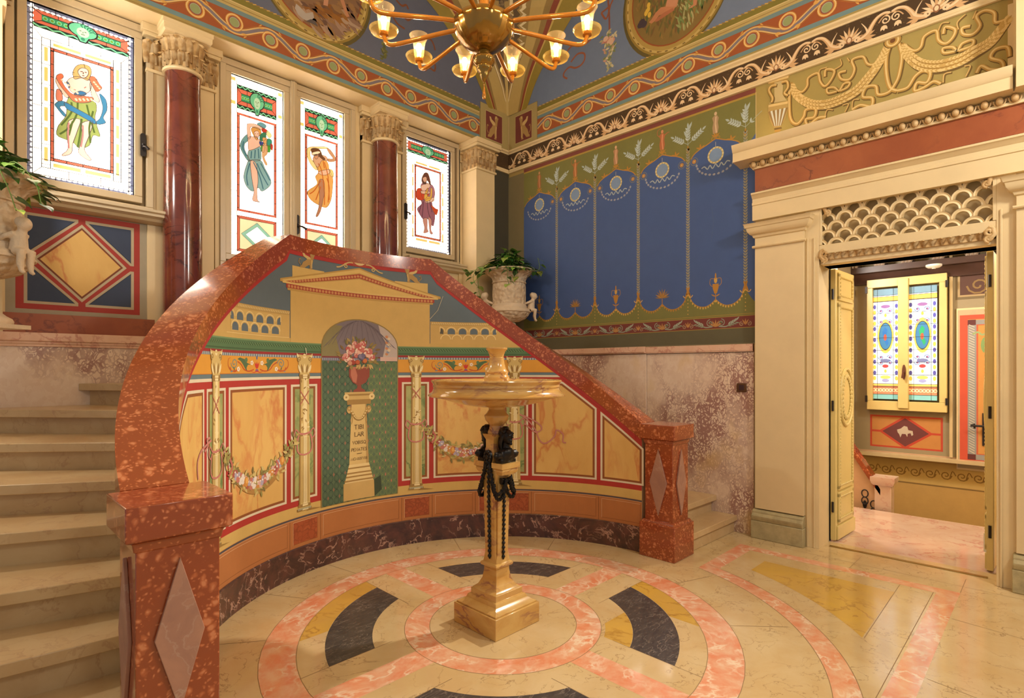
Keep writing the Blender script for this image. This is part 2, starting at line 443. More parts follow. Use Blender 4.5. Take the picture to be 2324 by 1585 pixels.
def clip(p, c, keep_less):
    out = []; n = len(p)
    for i in range(n):
        a, b = p[i], p[(i+1) % n]
        ia, ib = (a[0] <= c) == keep_less or a[0] == c, (b[0] <= c) == keep_less or b[0] == c
        if ia: out.append(a)
        if ia != ib:
            t = (c-a[0])/(b[0]-a[0]); out.append((c, a[1]+(b[1]-a[1])*t))
    return out
def slices(p, g):
    u0, u1 = min(q[0] for q in p), max(q[0] for q in p)
    i0, i1 = math.floor(u0/g+1e-9), math.ceil(u1/g-1e-9)
    if i1-i0 <= 1: return [p]
    out = []; rest = p
    for i in range(i0+1, i1):
        a = clip(rest, i*g, True); rest = clip(rest, i*g, False)
        if len(a) > 2: out.append(a)
        if len(rest) < 3: break
    if len(rest) > 2: out.append(rest)
    return out
def area2(p): return sum(p[i][0]*p[(i+1) % len(p)][1]-p[(i+1) % len(p)][0]*p[i][1] for i in range(len(p)))
def inset(p, d):
    if d == 0: return list(p)
    if area2(p) < 0: p = p[::-1]
    n = len(p); ln = []
    for i in range(n):
        a, b = p[i], p[(i+1) % n]; dx, dy = b[0]-a[0], b[1]-a[1]; l = math.hypot(dx, dy) or 1
        ln.append((-dy/l, dx/l, (-dy/l)*a[0]+(dx/l)*a[1]+d))
    out = []
    for i in range(n):
        a1, b1, c1 = ln[i-1]; a2, b2, c2 = ln[i]; D = a1*b2-a2*b1
        if abs(D) < 1e-9: continue
        out.append(((c1*b2-c2*b1)/D, (a1*c2-a2*c1)/D))
    return out
def curve(pts, n=8, closed=False):
    """Catmull-Rom through the points"""
    out = []; m = len(pts)
    g = (lambda i: pts[i % m]) if closed else (lambda i: pts[max(0, min(m-1, i))])
    for i in range(m if closed else m-1):
        p0, p1, p2, p3 = g(i-1), g(i), g(i+1), g(i+2)
        for k in range(n):
            t = k/n
            out.append(tuple(0.5*((2*b)+(-a+c)*t+(2*a-5*b+4*c-d)*t*t+(-a+3*b-3*c+d)*t**3) for a, b, c, d in zip(p0, p1, p2, p3)))
    if not closed: out.append(tuple(pts[-1]))
    return out
def spiral(u, v, r, turns, a0, d=1, n=16, r1=0.15):
    return [(u+r*(1-(1-r1)*i/n)*math.cos(a0+d*2*PI*turns*i/n), v+r*(1-(1-r1)*i/n)*math.sin(a0+d*2*PI*turns*i/n)) for i in range(n+1)]
map_right = lambda u, v, o: (XR-o, u, v)
map_back = lambda u, v, o: (u, YB-o, v)
GRID = RW*PI/90
def map_cyl(u, v, o):
    k = math.floor(u/GRID+1e-7); f = u/GRID-k
    r = RW-o; t0, t1 = PI/2-k*GRID/RW, PI/2-(k+1)*GRID/RW
    return (CX+r*(math.cos(t0)*(1-f)+math.cos(t1)*f), CY+r*(math.sin(t0)*(1-f)+math.sin(t1)*f), v)
def cv(ox, oy, s, f):
    return lambda x, y: f(ox+x/s, oy+y/s)
# ---------------------------------------------------------------- floor with inlay
fl = MB(); fl.box(-2.2, -3.2, -0.12, 5.33, 5.6, 0.0)
P = Paint(lambda u, v, o: (u, v, o*0.35))
GX, GY = 2.285, 2.335
def arc(r, a0, a1, n=24): return [(GX+r*math.cos(math.radians(a0+(a1-a0)*i/n)), GY+r*math.sin(math.radians(a0+(a1-a0)*i/n))) for i in range(n+1)]
def sector(r0, r1, a0, a1, c, n=24): P.add(arc(r0, a0, a1, n)+arc(r1, a1, a0, n), c)
JN = (146, 116, 78)
for k in range(4):
    sector(1.15, 1.325, 90*k+0.05, 90*k+89.95, 'fpink'); sector(0.435, 0.575, 90*k+0.05, 90*k+89.95, 'fpink')
P.L = 2
for k in range(4):
    a = k*PI/2; ca, sa = round(math.cos(a)), round(math.sin(a))
    P.add([(GX+x*ca-y*sa, GY+x*sa+y*ca) for x, y in ((0.565, -0.08), (1.16, -0.08), (1.16, 0.08), (0.565, 0.08))], 'fpink')
def quad_arc(r0, r1, off0, off1, q, c):
    """ring piece of quadrant q between lines at off0 and off1 from the axes"""
    a = q*90
    s0, e0 = math.degrees(math.asin(off0/r0)), 90-math.degrees(math.asin(off1/r0))
    s1, e1 = math.degrees(math.asin(off0/r1)), 90-math.degrees(math.asin(off1/r1))
    P.add(arc(r0, a+s0, a+e0)+arc(r1, a+e1, a+s1), c)
for q in range(4): quad_arc(0.755, 1.005, 0.26, 0.26, q, 'fblack')
quad_arc(1.007, 1.148, 0.26, 0.62, 1, 'fyellow'); quad_arc(0.60, 0.753, 0.26, 0.45, 3, 'fyellow'); quad_arc(1.007, 1.148, 0.75, 0.26, 3, 'fyellow')
sector(1.70, 1.82, -95, -14.5, 'fpink', 40)
P.rect(3.95, 1.79, 4.61, 1.915, 'fpink')
P.L = 3
P.rect(4.61, 0.45, 4.72, 1.915, 'fpink')
P.rect(2.4, 0.45, 4.61, 0.565, 'fpink')
P.add([(4.43, 1.61), (4.43, 0.765)]+[(2.28+2.02*math.cos(math.radians(a)), 2.335+2.02*math.sin(math.radians(a))) for a in range(-51, -20, 3)], 'fyellow')
for a, b in ((29.5, 1.33), (61, 1.33), (100, 1.33), (121, 1.33), (145, 1.33), (176, 1.33), (205, 1.33), (-20, 1.33), (-48, 1.33)):
    P.line([(GX+r*math.cos(math.radians(a)), GY+r*math.sin(math.radians(a))) for r in (b, 1.66)], 0.004, JN)
for r, a0, a1 in ((1.327, 0, 360), (1.148, 0, 360), (0.577, 0, 360), (0.433, 0, 360), (1.822, -95, -14), (1.698, -95, -14)):
    P.line(arc(r, a0, a1, 60), 0.003, JN)
for sx in (-1, 1):
    for sy in (-1, 1):
        P.line([(GX+sx*0.60, GY+sy*0.26), (GX+sx*1.12, GY+sy*0.26)], 0.003, JN); P.line([(GX+sx*0.26, GY+sy*0.60), (GX+sx*0.26, GY+sy*1.12)], 0.003, JN)
for l in ([(4.43, 0.765), (3.55, 0.755)], [(4.61, 0.58), (2.6, 0.58)], [(4.43, 0.765), (4.61, 0.765)], [(4.72, 1.1), (5.06, 1.1)], [(4.72, 0.45), (5.06, 0.45)], [(4.87, 1.95), (4.87, -1.0)], [(3.3, 0.44), (3.0, -1.2)], [(4.2, 0.44), (4.0, -1.2)]): P.line(l, 0.003, JN)
tag(P.build('floor', None, ('floor', 'fpink', 'fblack', 'fyellow'), fl), kind='structure')

# ---------------------------------------------------------------- right wall: blue painted hanging, dado, doorcase masonry
TH = 0.28
w = MB()
w.box(XR, 1.40, 0, XR+TH, 5.7, 7.0); w.box(XR, -1.6, 0, XR+TH, 0.287, 7.0); w.box(XR, 0.287, 2.93, XR+TH, 1.40, 7.0)
w.box(XR+0.10, 0.287, 2.37, XR+TH, 1.40, 2.93)
P = Paint(map_right)
OLV, BLU, GRN = (112, 106, 62), (66, 92, 148), (122, 120, 62)
P.rect(1.92, 1.72, 5.08, 4.045, (128, 116, 82))            # border strip by the corner and base tone
P.L = 2
P.rect(1.92, 1.74, 4.80, 1.88, (98, 92, 66)); P.rect(1.92, 1.88, 4.80, 4.0, GRN)
P.L = 3
P.rect(1.92, 1.884, 4.80, 1.987, (118, 52, 46)); P.rect(1.92, 3.997, 4.80, 4.04, (128, 66, 56)); P.rect(1.92, 3.978, 4.80, 3.997, (176, 146, 62))
for y in (1.878, 1.987, 2.004): P.rect(1.92, y, 4.80, y+0.006, (166, 136, 62))
BP, B0 = 0.5615, 2.0105
GOLD, GOLD2, LEAF, LAV = (186, 132, 50), (214, 170, 84), (176, 190, 186), (158, 160, 172)
def ceilw(x): return max(1.92, min(4.80, x))
# blue field bay by bay: scalloped foot and swagged head
for k in range(0, 6):
    y0 = B0+BP*(k-1) if k else 1.45
    for h in (0, 1):
        # each half bay from rib to middle
        ya = y0 if h == 0 else y0+BP
        ym = y0+BP/2; sg = 1 if h == 0 else -1
        foot = [(0, 2.275), (0.02, 2.20), (0.06, 2.14), (0.12, 2.106), (0.19, 2.10), (0.24, 2.125), (0.281, 2.160)]
        head = [(0.281, 3.70), (0.25, 3.675), (0.2, 3.655), (0.13, 3.63), (0.07, 3.60), (0.03, 3.56), (0, 3.50)]
        pts = [(ya+sg*a, b) for a, b in foot+head]
        pts = [(ceilw(a), b) for a, b in pts]
        if max(p[0] for p in pts)-min(p[0] for p in pts) > 0.01: P.add(pts, BLU)
P.L = 4
def inb(y, m=0.0): return 1.92+m < y < 4.80-m
for k in range(6):
    yr = B0+BP*k
    if inb(yr, 0.02):
        P.rect(yr-0.002, 2.28, yr+0.002, 3.66, (128, 128, 116))
        for i in range(52):
            z = 2.30+i*0.0265
            for sg in (-1, 1): P.leaf(yr, z, PI/2-sg*0.6, 0.036, 0.016, (150, 150, 136) if (i+sg) % 3 else (168, 152, 108))
        # white plant on top
        for t, l in ((PI/2, 0.19), (PI/2+0.95, 0.18), (PI/2-0.95, 0.18)):
            base = (yr, 3.70) if t == PI/2 else (yr, 3.715)
            P.line([base, (base[0]+l*math.cos(t), base[1]+l*math.sin(t)*0.95)], 0.004, LEAF)
            for i in range(5):
                q = 0.3+0.7*i/5
                for sg in (-1, 1):
                    if inb(base[0]+q*l*math.cos(t), 0.04): P.leaf(base[0]+q*l*math.cos(t), base[1]+q*l*math.sin(t)*0.95, t+sg*0.75, 0.042, 0.020, LEAF if sg > 0 else (192, 204, 200))
            if inb(base[0]+l*math.cos(t), 0.05): P.leaf(base[0]+l*math.cos(t), base[1]+l*math.sin(t)*0.95, t, 0.05, 0.024, LEAF)
        for i in range(3): P.leaf(yr, 3.78+0.035*i, PI/2+(i-1)*0.5, 0.09, 0.03, LEAF)
        # gold finial at the foot
        P.add([(yr-0.03, 2.215), (yr+0.03, 2.215), (yr+0.012, 2.27), (yr+0.02, 2.30), (yr, 2.335), (yr-0.02, 2.30), (yr-0.012, 2.27)], GOLD)
        for sg in (-1, 1): P.line(curve([(yr, 2.23), (yr+sg*0.03, 2.205), (yr+sg*0.05, 2.225)], 5), 0.008, GOLD2)
        P.line([(yr, 3.63), (yr, 3.70)], 0.012, GOLD); P.ell(yr, 3.665, 0.022, 0.012, GOLD, 8)
        for i in range(5): P.ell(yr, 2.04+0.035*i, 0.006, 0.006, GOLD2, 6)
    ym = yr-BP/2
    if not inb(ym, -0.2): continue
    for h in (-1, 1):                                          # gold edging of head and foot
        ya = ym+h*BP/2
        hd = curve([(ym, 3.69), (ym+h*0.03, 3.68), (ym+h*0.09, 3.654), (ym+h*0.16, 3.63), (ym+h*0.215, 3.60), (ym+h*0.25, 3.56)], 4)
        ft = curve([(ya-h*0.01, 2.25), (ya-h*0.04, 2.165), (ya-h*0.10, 2.112), (ya-h*0.17, 2.098), (ya-h*0.23, 2.12), (ym, 2.163)], 5)
        if all(inb(p[0]) for p in hd): P.line(hd, 0.010, GOLD)
        if all(inb(p[0]) for p in ft):
            P.line(ft, 0.007, GOLD)
            for i, p in enumerate(ft[::2]): P.ell(p[0], p[1]-0.012, 0.008, 0.012, GOLD2 if k % 2 else GOLD, 6)
        # acanthus spurs on the head line
        if inb(ym+h*0.16, 0.05):
            for t in (0.4, 1.5, 2.6): P.leaf(ym+h*0.15, 3.636, t, 0.05, 0.02, GOLD)
        # rosettes
        yy = ym+h*0.215
        if inb(yy, 0.05):
            P.ring(yy, 3.528, 0.034, 0.040, (120, 124, 120), 16); P.ring(yy, 3.528, 0.012, 0.022, GOLD, 12); P.ell(yy, 3.528, 0.010, 0.010, GOLD2, 8)
    if inb(ym, 0.12):
        P.ring(ym, 3.535, 0.062, 0.080, (196, 178, 120), 20); P.ell(ym, 3.535, 0.060, 0.064, (126, 152, 190), 20)
        for i in range(14): P.ell(ym+0.071*math.cos(i*PI/7), 3.535+0.071*math.sin(i*PI/7), 0.009, 0.009, (222, 210, 160), 6)
        P.rect(ym-0.003, 3.615, ym+0.003, 3.66, LAV)
        for i in range(13):                                    # hanging husk garland
            t = PI*(0.06+0.88*i/12); P.leaf(ym+0.19*math.cos(PI+t), 3.49-0.135*math.sin(t), PI+t+PI/2, 0.032, 0.026, LAV)
        for sg in (-1, 1): P.line(curve([(ym, 3.455), (ym+sg*0.03, 3.415), (ym+sg*0.055, 3.45), (ym+sg*0.08, 3.42), (ym+sg*0.11, 3.45), (ym+sg*0.14, 3.44)], 5), 0.010, (172, 184, 190))
        # figure standing on a bracket
        fc = [(164, 106, 60), (176, 146, 110), (180, 108, 68), (180, 134, 96), (172, 110, 56)][k % 5]; f2 = tuple(min(255, x+38) for x in fc)
        P.add([(ym-0.02, 3.74), (ym+0.025, 3.74), (ym+0.032, 3.80), (ym+0.022, 3.85), (ym+0.034, 3.895), (ym+0.012, 3.91), (ym-0.014, 3.91), (ym-0.032, 3.88), (ym-0.022, 3.84), (ym-0.03, 3.79)], fc)
        P.ell(ym, 3.928, 0.014, 0.018, f2, 10); P.line([(ym-0.004, 3.90), (ym+0.002, 3.83), (ym-0.008, 3.745)], 0.014, f2)
        if k % 2 == 0: P.line(curve([(ym+0.03, 3.88), (ym+0.055, 3.91), (ym+0.05, 3.95), (ym+0.01, 3.965)], 5), 0.007, fc); P.line(curve([(ym-0.02, 3.88), (ym-0.06, 3.90), (ym-0.085, 3.90)], 4), 0.016, fc, taper=True)
        for sg in (-1, 1):
            P.line(spiral(ym+sg*0.028, 3.70, 0.024, 1.1, PI/2+sg*0.9, sg, 10), 0.006, GOLD)
            for t in (0.3, 0.8): P.leaf(ym, 3.70, PI/2+sg*t, 0.055, 0.018, GOLD)
        # ornament standing on the foot: vases and shells in turn
        if k % 2:
            P.rect(ym-0.004, 2.15, ym+0.004, 2.22, GOLD); P.add([(ym-0.012, 2.22), (ym+0.012, 2.22), (ym+0.028, 2.27), (ym+0.03, 2.31), (ym-0.03, 2.31), (ym-0.028, 2.27)], GOLD)
            P.ell(ym, 2.345, 0.016, 0.03, GOLD2, 10); P.ell(ym, 2.385, 0.008, 0.03, GOLD, 8)
            for sg in (-1, 1): P.line(curve([(ym+sg*0.02, 2.28), (ym+sg*0.055, 2.31), (ym+sg*0.05, 2.36), (ym+sg*0.015, 2.36)], 5), 0.005, GOLD); P.leaf(ym, 2.19, PI/2+sg*1.1, 0.05, 0.014, GOLD)
        else:
            P.rect(ym-0.004, 2.15, ym+0.004, 2.22, GOLD)
            for i in range(9): P.leaf(ym, 2.225, PI/2+(i-4)*0.36, 0.10-0.004*abs(i-4), 0.018, GOLD if i % 2 else (150, 112, 60))
        # scrolls in the red frieze
        for sg in (-1, 1):
            P.line(spiral(ym+sg*0.055, 1.938, 0.036, 1.5, PI/2, -sg, 18), 0.007, (150, 160, 140)); P.ell(ym+sg*0.055, 1.938, 0.010, 0.010, (92, 104, 70), 8)
            P.line(curve([(ym+sg*0.03, 1.905), (ym+sg*0.10, 1.90), (ym+sg*0.16, 1.93), (ym+sg*0.21, 1.965)], 5), 0.010, (150, 160, 140))
            for i in range(4): P.leaf(ym+sg*(0.12+0.025*i), 1.915+0.012*i, PI/2-sg*0.7, 0.045, 0.016, (164, 172, 152)); P.leaf(ym+sg*(0.11+0.025*i), 1.91+0.008*i, -0.2 if sg > 0 else PI+0.2, 0.045, 0.014, (140, 150, 126))
        for i in range(5): P.leaf(ym, 1.90, PI/2+(i-2)*0.5, 0.07, 0.018, (190, 136, 74))
    if inb(yr, 0.09):
        for i in range(3): P.leaf(yr, 1.905, PI/2+(i-1)*0.5, 0.06, 0.016, (190, 136, 74))
        for sg in (-1, 1): P.line(spiral(yr+sg*0.035, 1.915, 0.022, 1.3, PI/2, -sg, 12), 0.005, (180, 160, 120))
P.line([(2.33, 3.05), (2.31, 2.9), (2.335, 2.72)], 0.003, (78, 98, 140)); P.line([(4.62, 2.75), (4.55, 2.82), (4.5, 2.95)], 0.004, (56, 76, 126))
# ---- upper zone shared by both walls
def guilloche(P, u0, u1, ph):
    """painted band of the wave and discs, between u0 and u1"""
    for z0, z1, c in ((4.335, 4.374, (170, 148, 84)), (4.374, 4.412, (112, 142, 146)), (4.412, 4.603, (160, 84, 42)), (4.603, 4.642, (112, 138, 142)), (4.642, 4.70, (190, 168, 106)), (4.70, 4.75, (128, 118, 46))): P.rect(u0, z0, u1, z1, c)
    P.L += 1
    for z, h, c in ((4.346, 0.004, (146, 104, 44)), (4.664, 0.005, (146, 110, 52)), (4.692, 0.008, (220, 196, 140))): P.rect(u0, z, u1, z+h, c)
    n = int((u1-u0)/0.03)
    for i in range(n): P.line([(u0+i*0.03, 4.750), (u0+(i+1)*0.03, 4.760)], 0.010, (206, 166, 84) if i % 2 else (150, 120, 60))
    wv = lambda u: 4.509+0.062*math.cos(2*PI*(u-ph)/0.613)
    N = int((u1-u0)/0.018); us = [u0+(u1-u0)*i/N for i in range(N+1)]
    for wd_, c in ((0.066, (196, 128, 52)), (0.050, (224, 186, 120)), (0.026, (128, 118, 128))):
        P.line([(u, wv(u)) for u in us], wd_, c); P.L += 1
    P.line([(u, wv(u)+0.032) for u in us], 0.004, (140, 62, 30)); P.line([(u, wv(u)-0.032) for u in us], 0.004, (140, 62, 30))
    k = math.ceil((u0-ph)/0.3065)
    while ph+k*0.3065 < u1:
        u = ph+k*0.3065; z = 4.497 if k % 2 == 0 else 4.528; up = -1 if k % 2 == 0 else 1
        z = 4.509-up*(-0.012)
        if u0+0.075 < u < u1-0.075:
            P.ell(u, z, 0.075, 0.075, (210, 146, 62), 20); P.L += 1
            P.ring(u, z, 0.060, 0.070, (232, 196, 132), 20); P.ell(u, z, 0.052, 0.052, (150, 82, 70), 18); P.L += 1
            P.ell(u, z, 0.042, 0.042, (168, 176, 152), 16); P.ell(u-0.002, z-0.002, 0.038, 0.038, (150, 160, 108), 16); P.L -= 2
        # leaf fronds in the spandrels
        uu = u+0.153
        for sg in (-1, 1):
            s2 = up*1
            if u0+0.1 < uu+sg*0.05 < u1-0.08:
                for t in (0.2, 0.7, 1.2): P.leaf(uu+sg*0.05, 4.509+sg*s2*0.055, (PI if sg < 0 else 0)+t*s2*0.8, 0.05, 0.018, (220, 166, 84))
        k += 1
P.L = 5
guilloche(P, 1.0-2.4, 4.575, 1.955)
P.L = 5
# blue lunette, its arch, garland drop and ribbons
archR = [(4.80, 4.74), (4.718, 4.854), (4.613, 5.044), (4.445, 5.249), (4.094, 5.564), (3.903, 5.731), (3.6, 5.93), (3.2, 6.08), (2.8, 6.13)]
aR = curve(archR, 4)
P.L = 1
P.rect(-1.4, 4.0, 5.067, 7.0, (176, 148, 84))
P.L = 2
P.add([(2.8, 4.74)]+[(4.7, 4.74)]+aR[2:], (112, 128, 158)); P.add([(2.8, 4.74)]+[(2*2.8-u, v) for u, v in aR[2:]][::-1]+[(0.9, 4.74)], (112, 128, 158))
P.L = 3
drop = cv(1140, 0, 6.097, on_x)
P.line([drop(1465, 0), drop(1480, 200), drop(1485, 480)], 0.022, (140, 82, 66))
for a in ([(1530, 0), (1480, 90), (1370, 180)], [(1370, 180), (1440, 260), (1500, 60)], [(1230, 540), (1130, 620), (1020, 610), (930, 670), (880, 760)], [(950, 860), (1040, 750), (1130, 740), (1140, 820), (1090, 900), (1010, 940), (930, 930), (860, 1000), (850, 1060), (900, 1090)]):
    P.line(curve([drop(*q) for q in a], 5), 0.022, (150, 88, 62))
rnd = random.Random(3)
for i in range(70):
    t = rnd.random(); x = 1480+(rnd.random()-0.5)*190*(1-t)**0.7*1.15; y = 440+t*520
    u, v = drop(x, y); P.leaf(u, v, rnd.random()*6.28, 0.055, 0.03, rnd.choice([(176, 170, 130), (206, 196, 160), (150, 152, 100), (196, 150, 130), (120, 132, 84)]))
for i in range(8): u, v = drop(1490+rnd.uniform(-60, 60), 560+rnd.uniform(-40, 50)); P.ell(u, v, 0.035, 0.03, rnd.choice([(206, 150, 132), (216, 180, 156), (190, 124, 110)]), 9)
def medallion(P, u, v, ru, rv, pic):
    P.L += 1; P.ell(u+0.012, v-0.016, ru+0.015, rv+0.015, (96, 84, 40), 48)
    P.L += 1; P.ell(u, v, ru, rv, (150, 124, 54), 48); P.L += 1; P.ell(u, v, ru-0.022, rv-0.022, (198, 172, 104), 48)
    P.L += 1; P.ell(u, v, ru-0.045, rv-0.045, (176, 148, 76), 48)
    for i in range(36):
        a = 2*PI*i/36; P.ell(u+(ru-0.034)*math.cos(a), v+(rv-0.034)*math.sin(a), 0.020, 0.007, (116, 92, 44), 6, rot=a+PI/2)
    P.L += 1; P.ell(u, v, ru-0.085, rv-0.085, (152, 78, 38), 48); P.L += 1
    P.ell(u, v, ru-0.098, rv-0.098, pic, 48); P.L += 1
def scribble(P, f, rg, n, cols, ang, l, w_, seed, inside):
    r = random.Random(seed)
    for i in range(n):
        x, y = r.uniform(*rg[0]), r.uniform(*rg[1]); u, v = f(x, y)
        if inside(u, v): P.leaf(u, v, ang+r.uniform(-0.5, 0.5), l*r.uniform(0.6, 1.4), w_*r.uniform(0.6, 1.4), r.choice(cols))
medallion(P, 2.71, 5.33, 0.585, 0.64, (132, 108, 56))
m4 = cv(1380, 0, 6.456, on_x)
inm = lambda u, v: ((u-2.71)/0.44)**2+((v-5.33)/0.50)**2 < 1
scribble(P, m4, ((380, 1800), (0, 640)), 260, [(110, 100, 50), (146, 116, 58), (92, 98, 54), (120, 90, 52)], PI/2, 0.10, 0.03, 1, inm)
scribble(P, m4, ((1050, 1800), (0, 560)), 200, [(118, 138, 78), (150, 158, 100), (96, 120, 62), (180, 172, 120)], PI/2-0.3, 0.10, 0.02, 2, inm)
P.L += 1
for poly, c in (([(870, 0), (1030, 0), (1010, 100), (900, 110), (845, 100)], (206, 146, 110)), ([(850, 100), (780, 110), (700, 190), (640, 290), (600, 330), (640, 350), (690, 310), (750, 230), (850, 190), (960, 150), (1000, 100)], (196, 132, 92)), ([(1250, 0), (1310, 0), (1300, 70), (1240, 110), (1180, 135), (1210, 100), (1250, 70)], (198, 136, 98)), ([(700, 290), (820, 190), (950, 120), (980, 150), (860, 230), (740, 310), (690, 330)], (178, 110, 76))):
    P.add([m4(*q) for q in poly], c); P.L += 1
for q in ((600, 80), (575, 170), (560, 200), (610, 220), (595, 140)): u, v = m4(*q); P.ell(u, v, 0.022, 0.03, (222, 184, 70), 8)
for q in ((500, 330), (480, 370), (530, 360)): u, v = m4(*q); P.ell(u, v, 0.04, 0.035, (70, 56, 66), 8)
# ---- relief panel painted over the doorcase
P.L = 2
P.rect(0.23, 3.45, 1.915, 4.045, (170, 150, 84)); P.L = 3
rp = cv(1700, 0, 3.724, lambda x, y: on_x(x, y, 5.067))
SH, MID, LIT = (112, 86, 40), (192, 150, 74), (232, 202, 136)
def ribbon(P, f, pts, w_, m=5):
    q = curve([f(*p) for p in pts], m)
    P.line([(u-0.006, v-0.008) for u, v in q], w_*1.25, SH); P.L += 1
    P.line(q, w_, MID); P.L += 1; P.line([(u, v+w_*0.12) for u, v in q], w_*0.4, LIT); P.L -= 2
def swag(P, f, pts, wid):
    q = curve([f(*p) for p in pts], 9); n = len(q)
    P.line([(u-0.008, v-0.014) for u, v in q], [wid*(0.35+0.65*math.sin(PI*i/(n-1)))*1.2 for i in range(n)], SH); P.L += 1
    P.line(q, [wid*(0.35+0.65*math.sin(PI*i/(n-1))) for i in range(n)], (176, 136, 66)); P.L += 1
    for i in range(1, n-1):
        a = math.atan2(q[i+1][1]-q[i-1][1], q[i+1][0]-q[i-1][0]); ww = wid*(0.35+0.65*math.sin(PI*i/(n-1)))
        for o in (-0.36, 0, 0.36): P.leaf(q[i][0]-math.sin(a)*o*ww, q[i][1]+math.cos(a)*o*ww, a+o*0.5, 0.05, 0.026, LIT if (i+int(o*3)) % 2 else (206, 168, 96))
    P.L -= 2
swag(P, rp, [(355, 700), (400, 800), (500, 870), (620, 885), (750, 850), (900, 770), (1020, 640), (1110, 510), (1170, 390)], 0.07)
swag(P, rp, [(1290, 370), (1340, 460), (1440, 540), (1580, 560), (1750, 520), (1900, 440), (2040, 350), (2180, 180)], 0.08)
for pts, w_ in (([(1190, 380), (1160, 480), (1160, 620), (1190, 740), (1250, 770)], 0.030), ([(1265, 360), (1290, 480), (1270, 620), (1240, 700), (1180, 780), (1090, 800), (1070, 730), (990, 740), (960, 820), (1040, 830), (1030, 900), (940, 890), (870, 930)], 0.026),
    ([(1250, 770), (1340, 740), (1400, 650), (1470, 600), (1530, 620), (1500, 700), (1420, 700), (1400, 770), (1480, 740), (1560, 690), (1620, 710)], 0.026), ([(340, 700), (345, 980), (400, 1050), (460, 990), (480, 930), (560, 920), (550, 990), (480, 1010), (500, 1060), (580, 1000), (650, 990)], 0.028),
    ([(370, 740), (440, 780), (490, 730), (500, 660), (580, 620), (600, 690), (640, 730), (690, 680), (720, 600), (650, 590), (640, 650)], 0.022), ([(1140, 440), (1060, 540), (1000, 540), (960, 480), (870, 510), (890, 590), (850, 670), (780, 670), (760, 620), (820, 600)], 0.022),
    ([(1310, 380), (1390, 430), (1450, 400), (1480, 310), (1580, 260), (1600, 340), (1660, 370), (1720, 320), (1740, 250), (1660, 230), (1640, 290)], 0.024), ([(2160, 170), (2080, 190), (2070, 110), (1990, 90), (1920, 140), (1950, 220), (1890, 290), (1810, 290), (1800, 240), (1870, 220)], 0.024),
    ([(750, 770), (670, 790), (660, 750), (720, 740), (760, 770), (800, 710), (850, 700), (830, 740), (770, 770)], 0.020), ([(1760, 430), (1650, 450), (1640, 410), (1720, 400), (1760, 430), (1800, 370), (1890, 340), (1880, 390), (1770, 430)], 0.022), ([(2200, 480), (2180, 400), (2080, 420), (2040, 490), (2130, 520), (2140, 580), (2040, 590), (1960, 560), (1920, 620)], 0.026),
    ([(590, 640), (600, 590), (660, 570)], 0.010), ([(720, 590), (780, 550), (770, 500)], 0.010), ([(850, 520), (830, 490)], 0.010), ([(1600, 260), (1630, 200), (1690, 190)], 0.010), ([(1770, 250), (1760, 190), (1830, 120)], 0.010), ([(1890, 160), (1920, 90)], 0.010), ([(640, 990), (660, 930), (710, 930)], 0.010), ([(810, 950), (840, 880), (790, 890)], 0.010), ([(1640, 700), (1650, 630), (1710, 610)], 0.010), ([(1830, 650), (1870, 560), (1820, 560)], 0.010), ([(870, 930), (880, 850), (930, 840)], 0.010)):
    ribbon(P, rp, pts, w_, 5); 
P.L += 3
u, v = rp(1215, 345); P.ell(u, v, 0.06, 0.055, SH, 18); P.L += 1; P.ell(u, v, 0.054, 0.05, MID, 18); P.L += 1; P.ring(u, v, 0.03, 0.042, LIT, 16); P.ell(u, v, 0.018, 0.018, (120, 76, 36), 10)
# painted vase
P.L += 1
for poly, c in (([(150, 690), (345, 630), (340, 660), (280, 700), (170, 715)], MID), ([(215, 700), (290, 680), (285, 800), (320, 850), (170, 880), (215, 810)], (206, 184, 130)), ([(165, 885), (330, 850), (335, 900), (310, 1000), (265, 1075), (215, 1085), (180, 1030), (160, 950)], (190, 160, 96)), ([(225, 1090), (270, 1080), (265, 1117), (215, 1117)], MID), ([(215, 1085), (275, 1075), (280, 1090), (215, 1102)], SH)):
    P.add([rp(*q) for q in poly], c); P.L += 1
for i in range(9):
    t = i/8; P.line([rp(172+t*150, 945-t*34), rp(215+t*58, 1070-t*8)], [0.016, 0.008], (224, 226, 214) if i % 2 else (150, 120, 72))
for f_ in ([(235, 720), (190, 730), (170, 770), (200, 830), (190, 870)], [(275, 700), (320, 690), (330, 740), (300, 790), (330, 810)]): ribbon(P, rp, f_, 0.022)
P.line([rp(165, 700), rp(335, 650)], 0.02, LIT); P.line([rp(165, 900), rp(330, 868)], 0.02, LIT)
tag(P.build('wall_right', None, ('cream',), w), kind='structure')

# dado of the right wall (thicker slab to the left of the joint)
d = MB(); d.box(5.048, 1.93, 0, XR-0.001, 3.018, 1.655); d.box(5.03, 3.022, 0, XR-0.001, 5.06, 1.655)
tag(d.build('trim_1', M['dado']), kind='structure')
d = MB(); capp = [(0, 1.66), (0.014, 1.66), (0.014, 1.668), (0.022, 1.672), (0.022, 1.728), (0, 1.728)]
d.sweep([(a, b) for a, b in capp], (5.048, 1.93, 0), (-1, 0, 0), (0, 0, 1), (0, 1, 0), 1.09); d.sweep([(a*1.8, b+0.004) for a, b in capp], (5.03, 3.022, 0), (-1, 0, 0), (0, 0, 1), (0, 1, 0), 2.06)
d.box(5.03, 1.93, 1.66, XR-0.001, 5.06, 1.728)
tag(d.build('trim_2', M['pinkcap']), kind='structure')

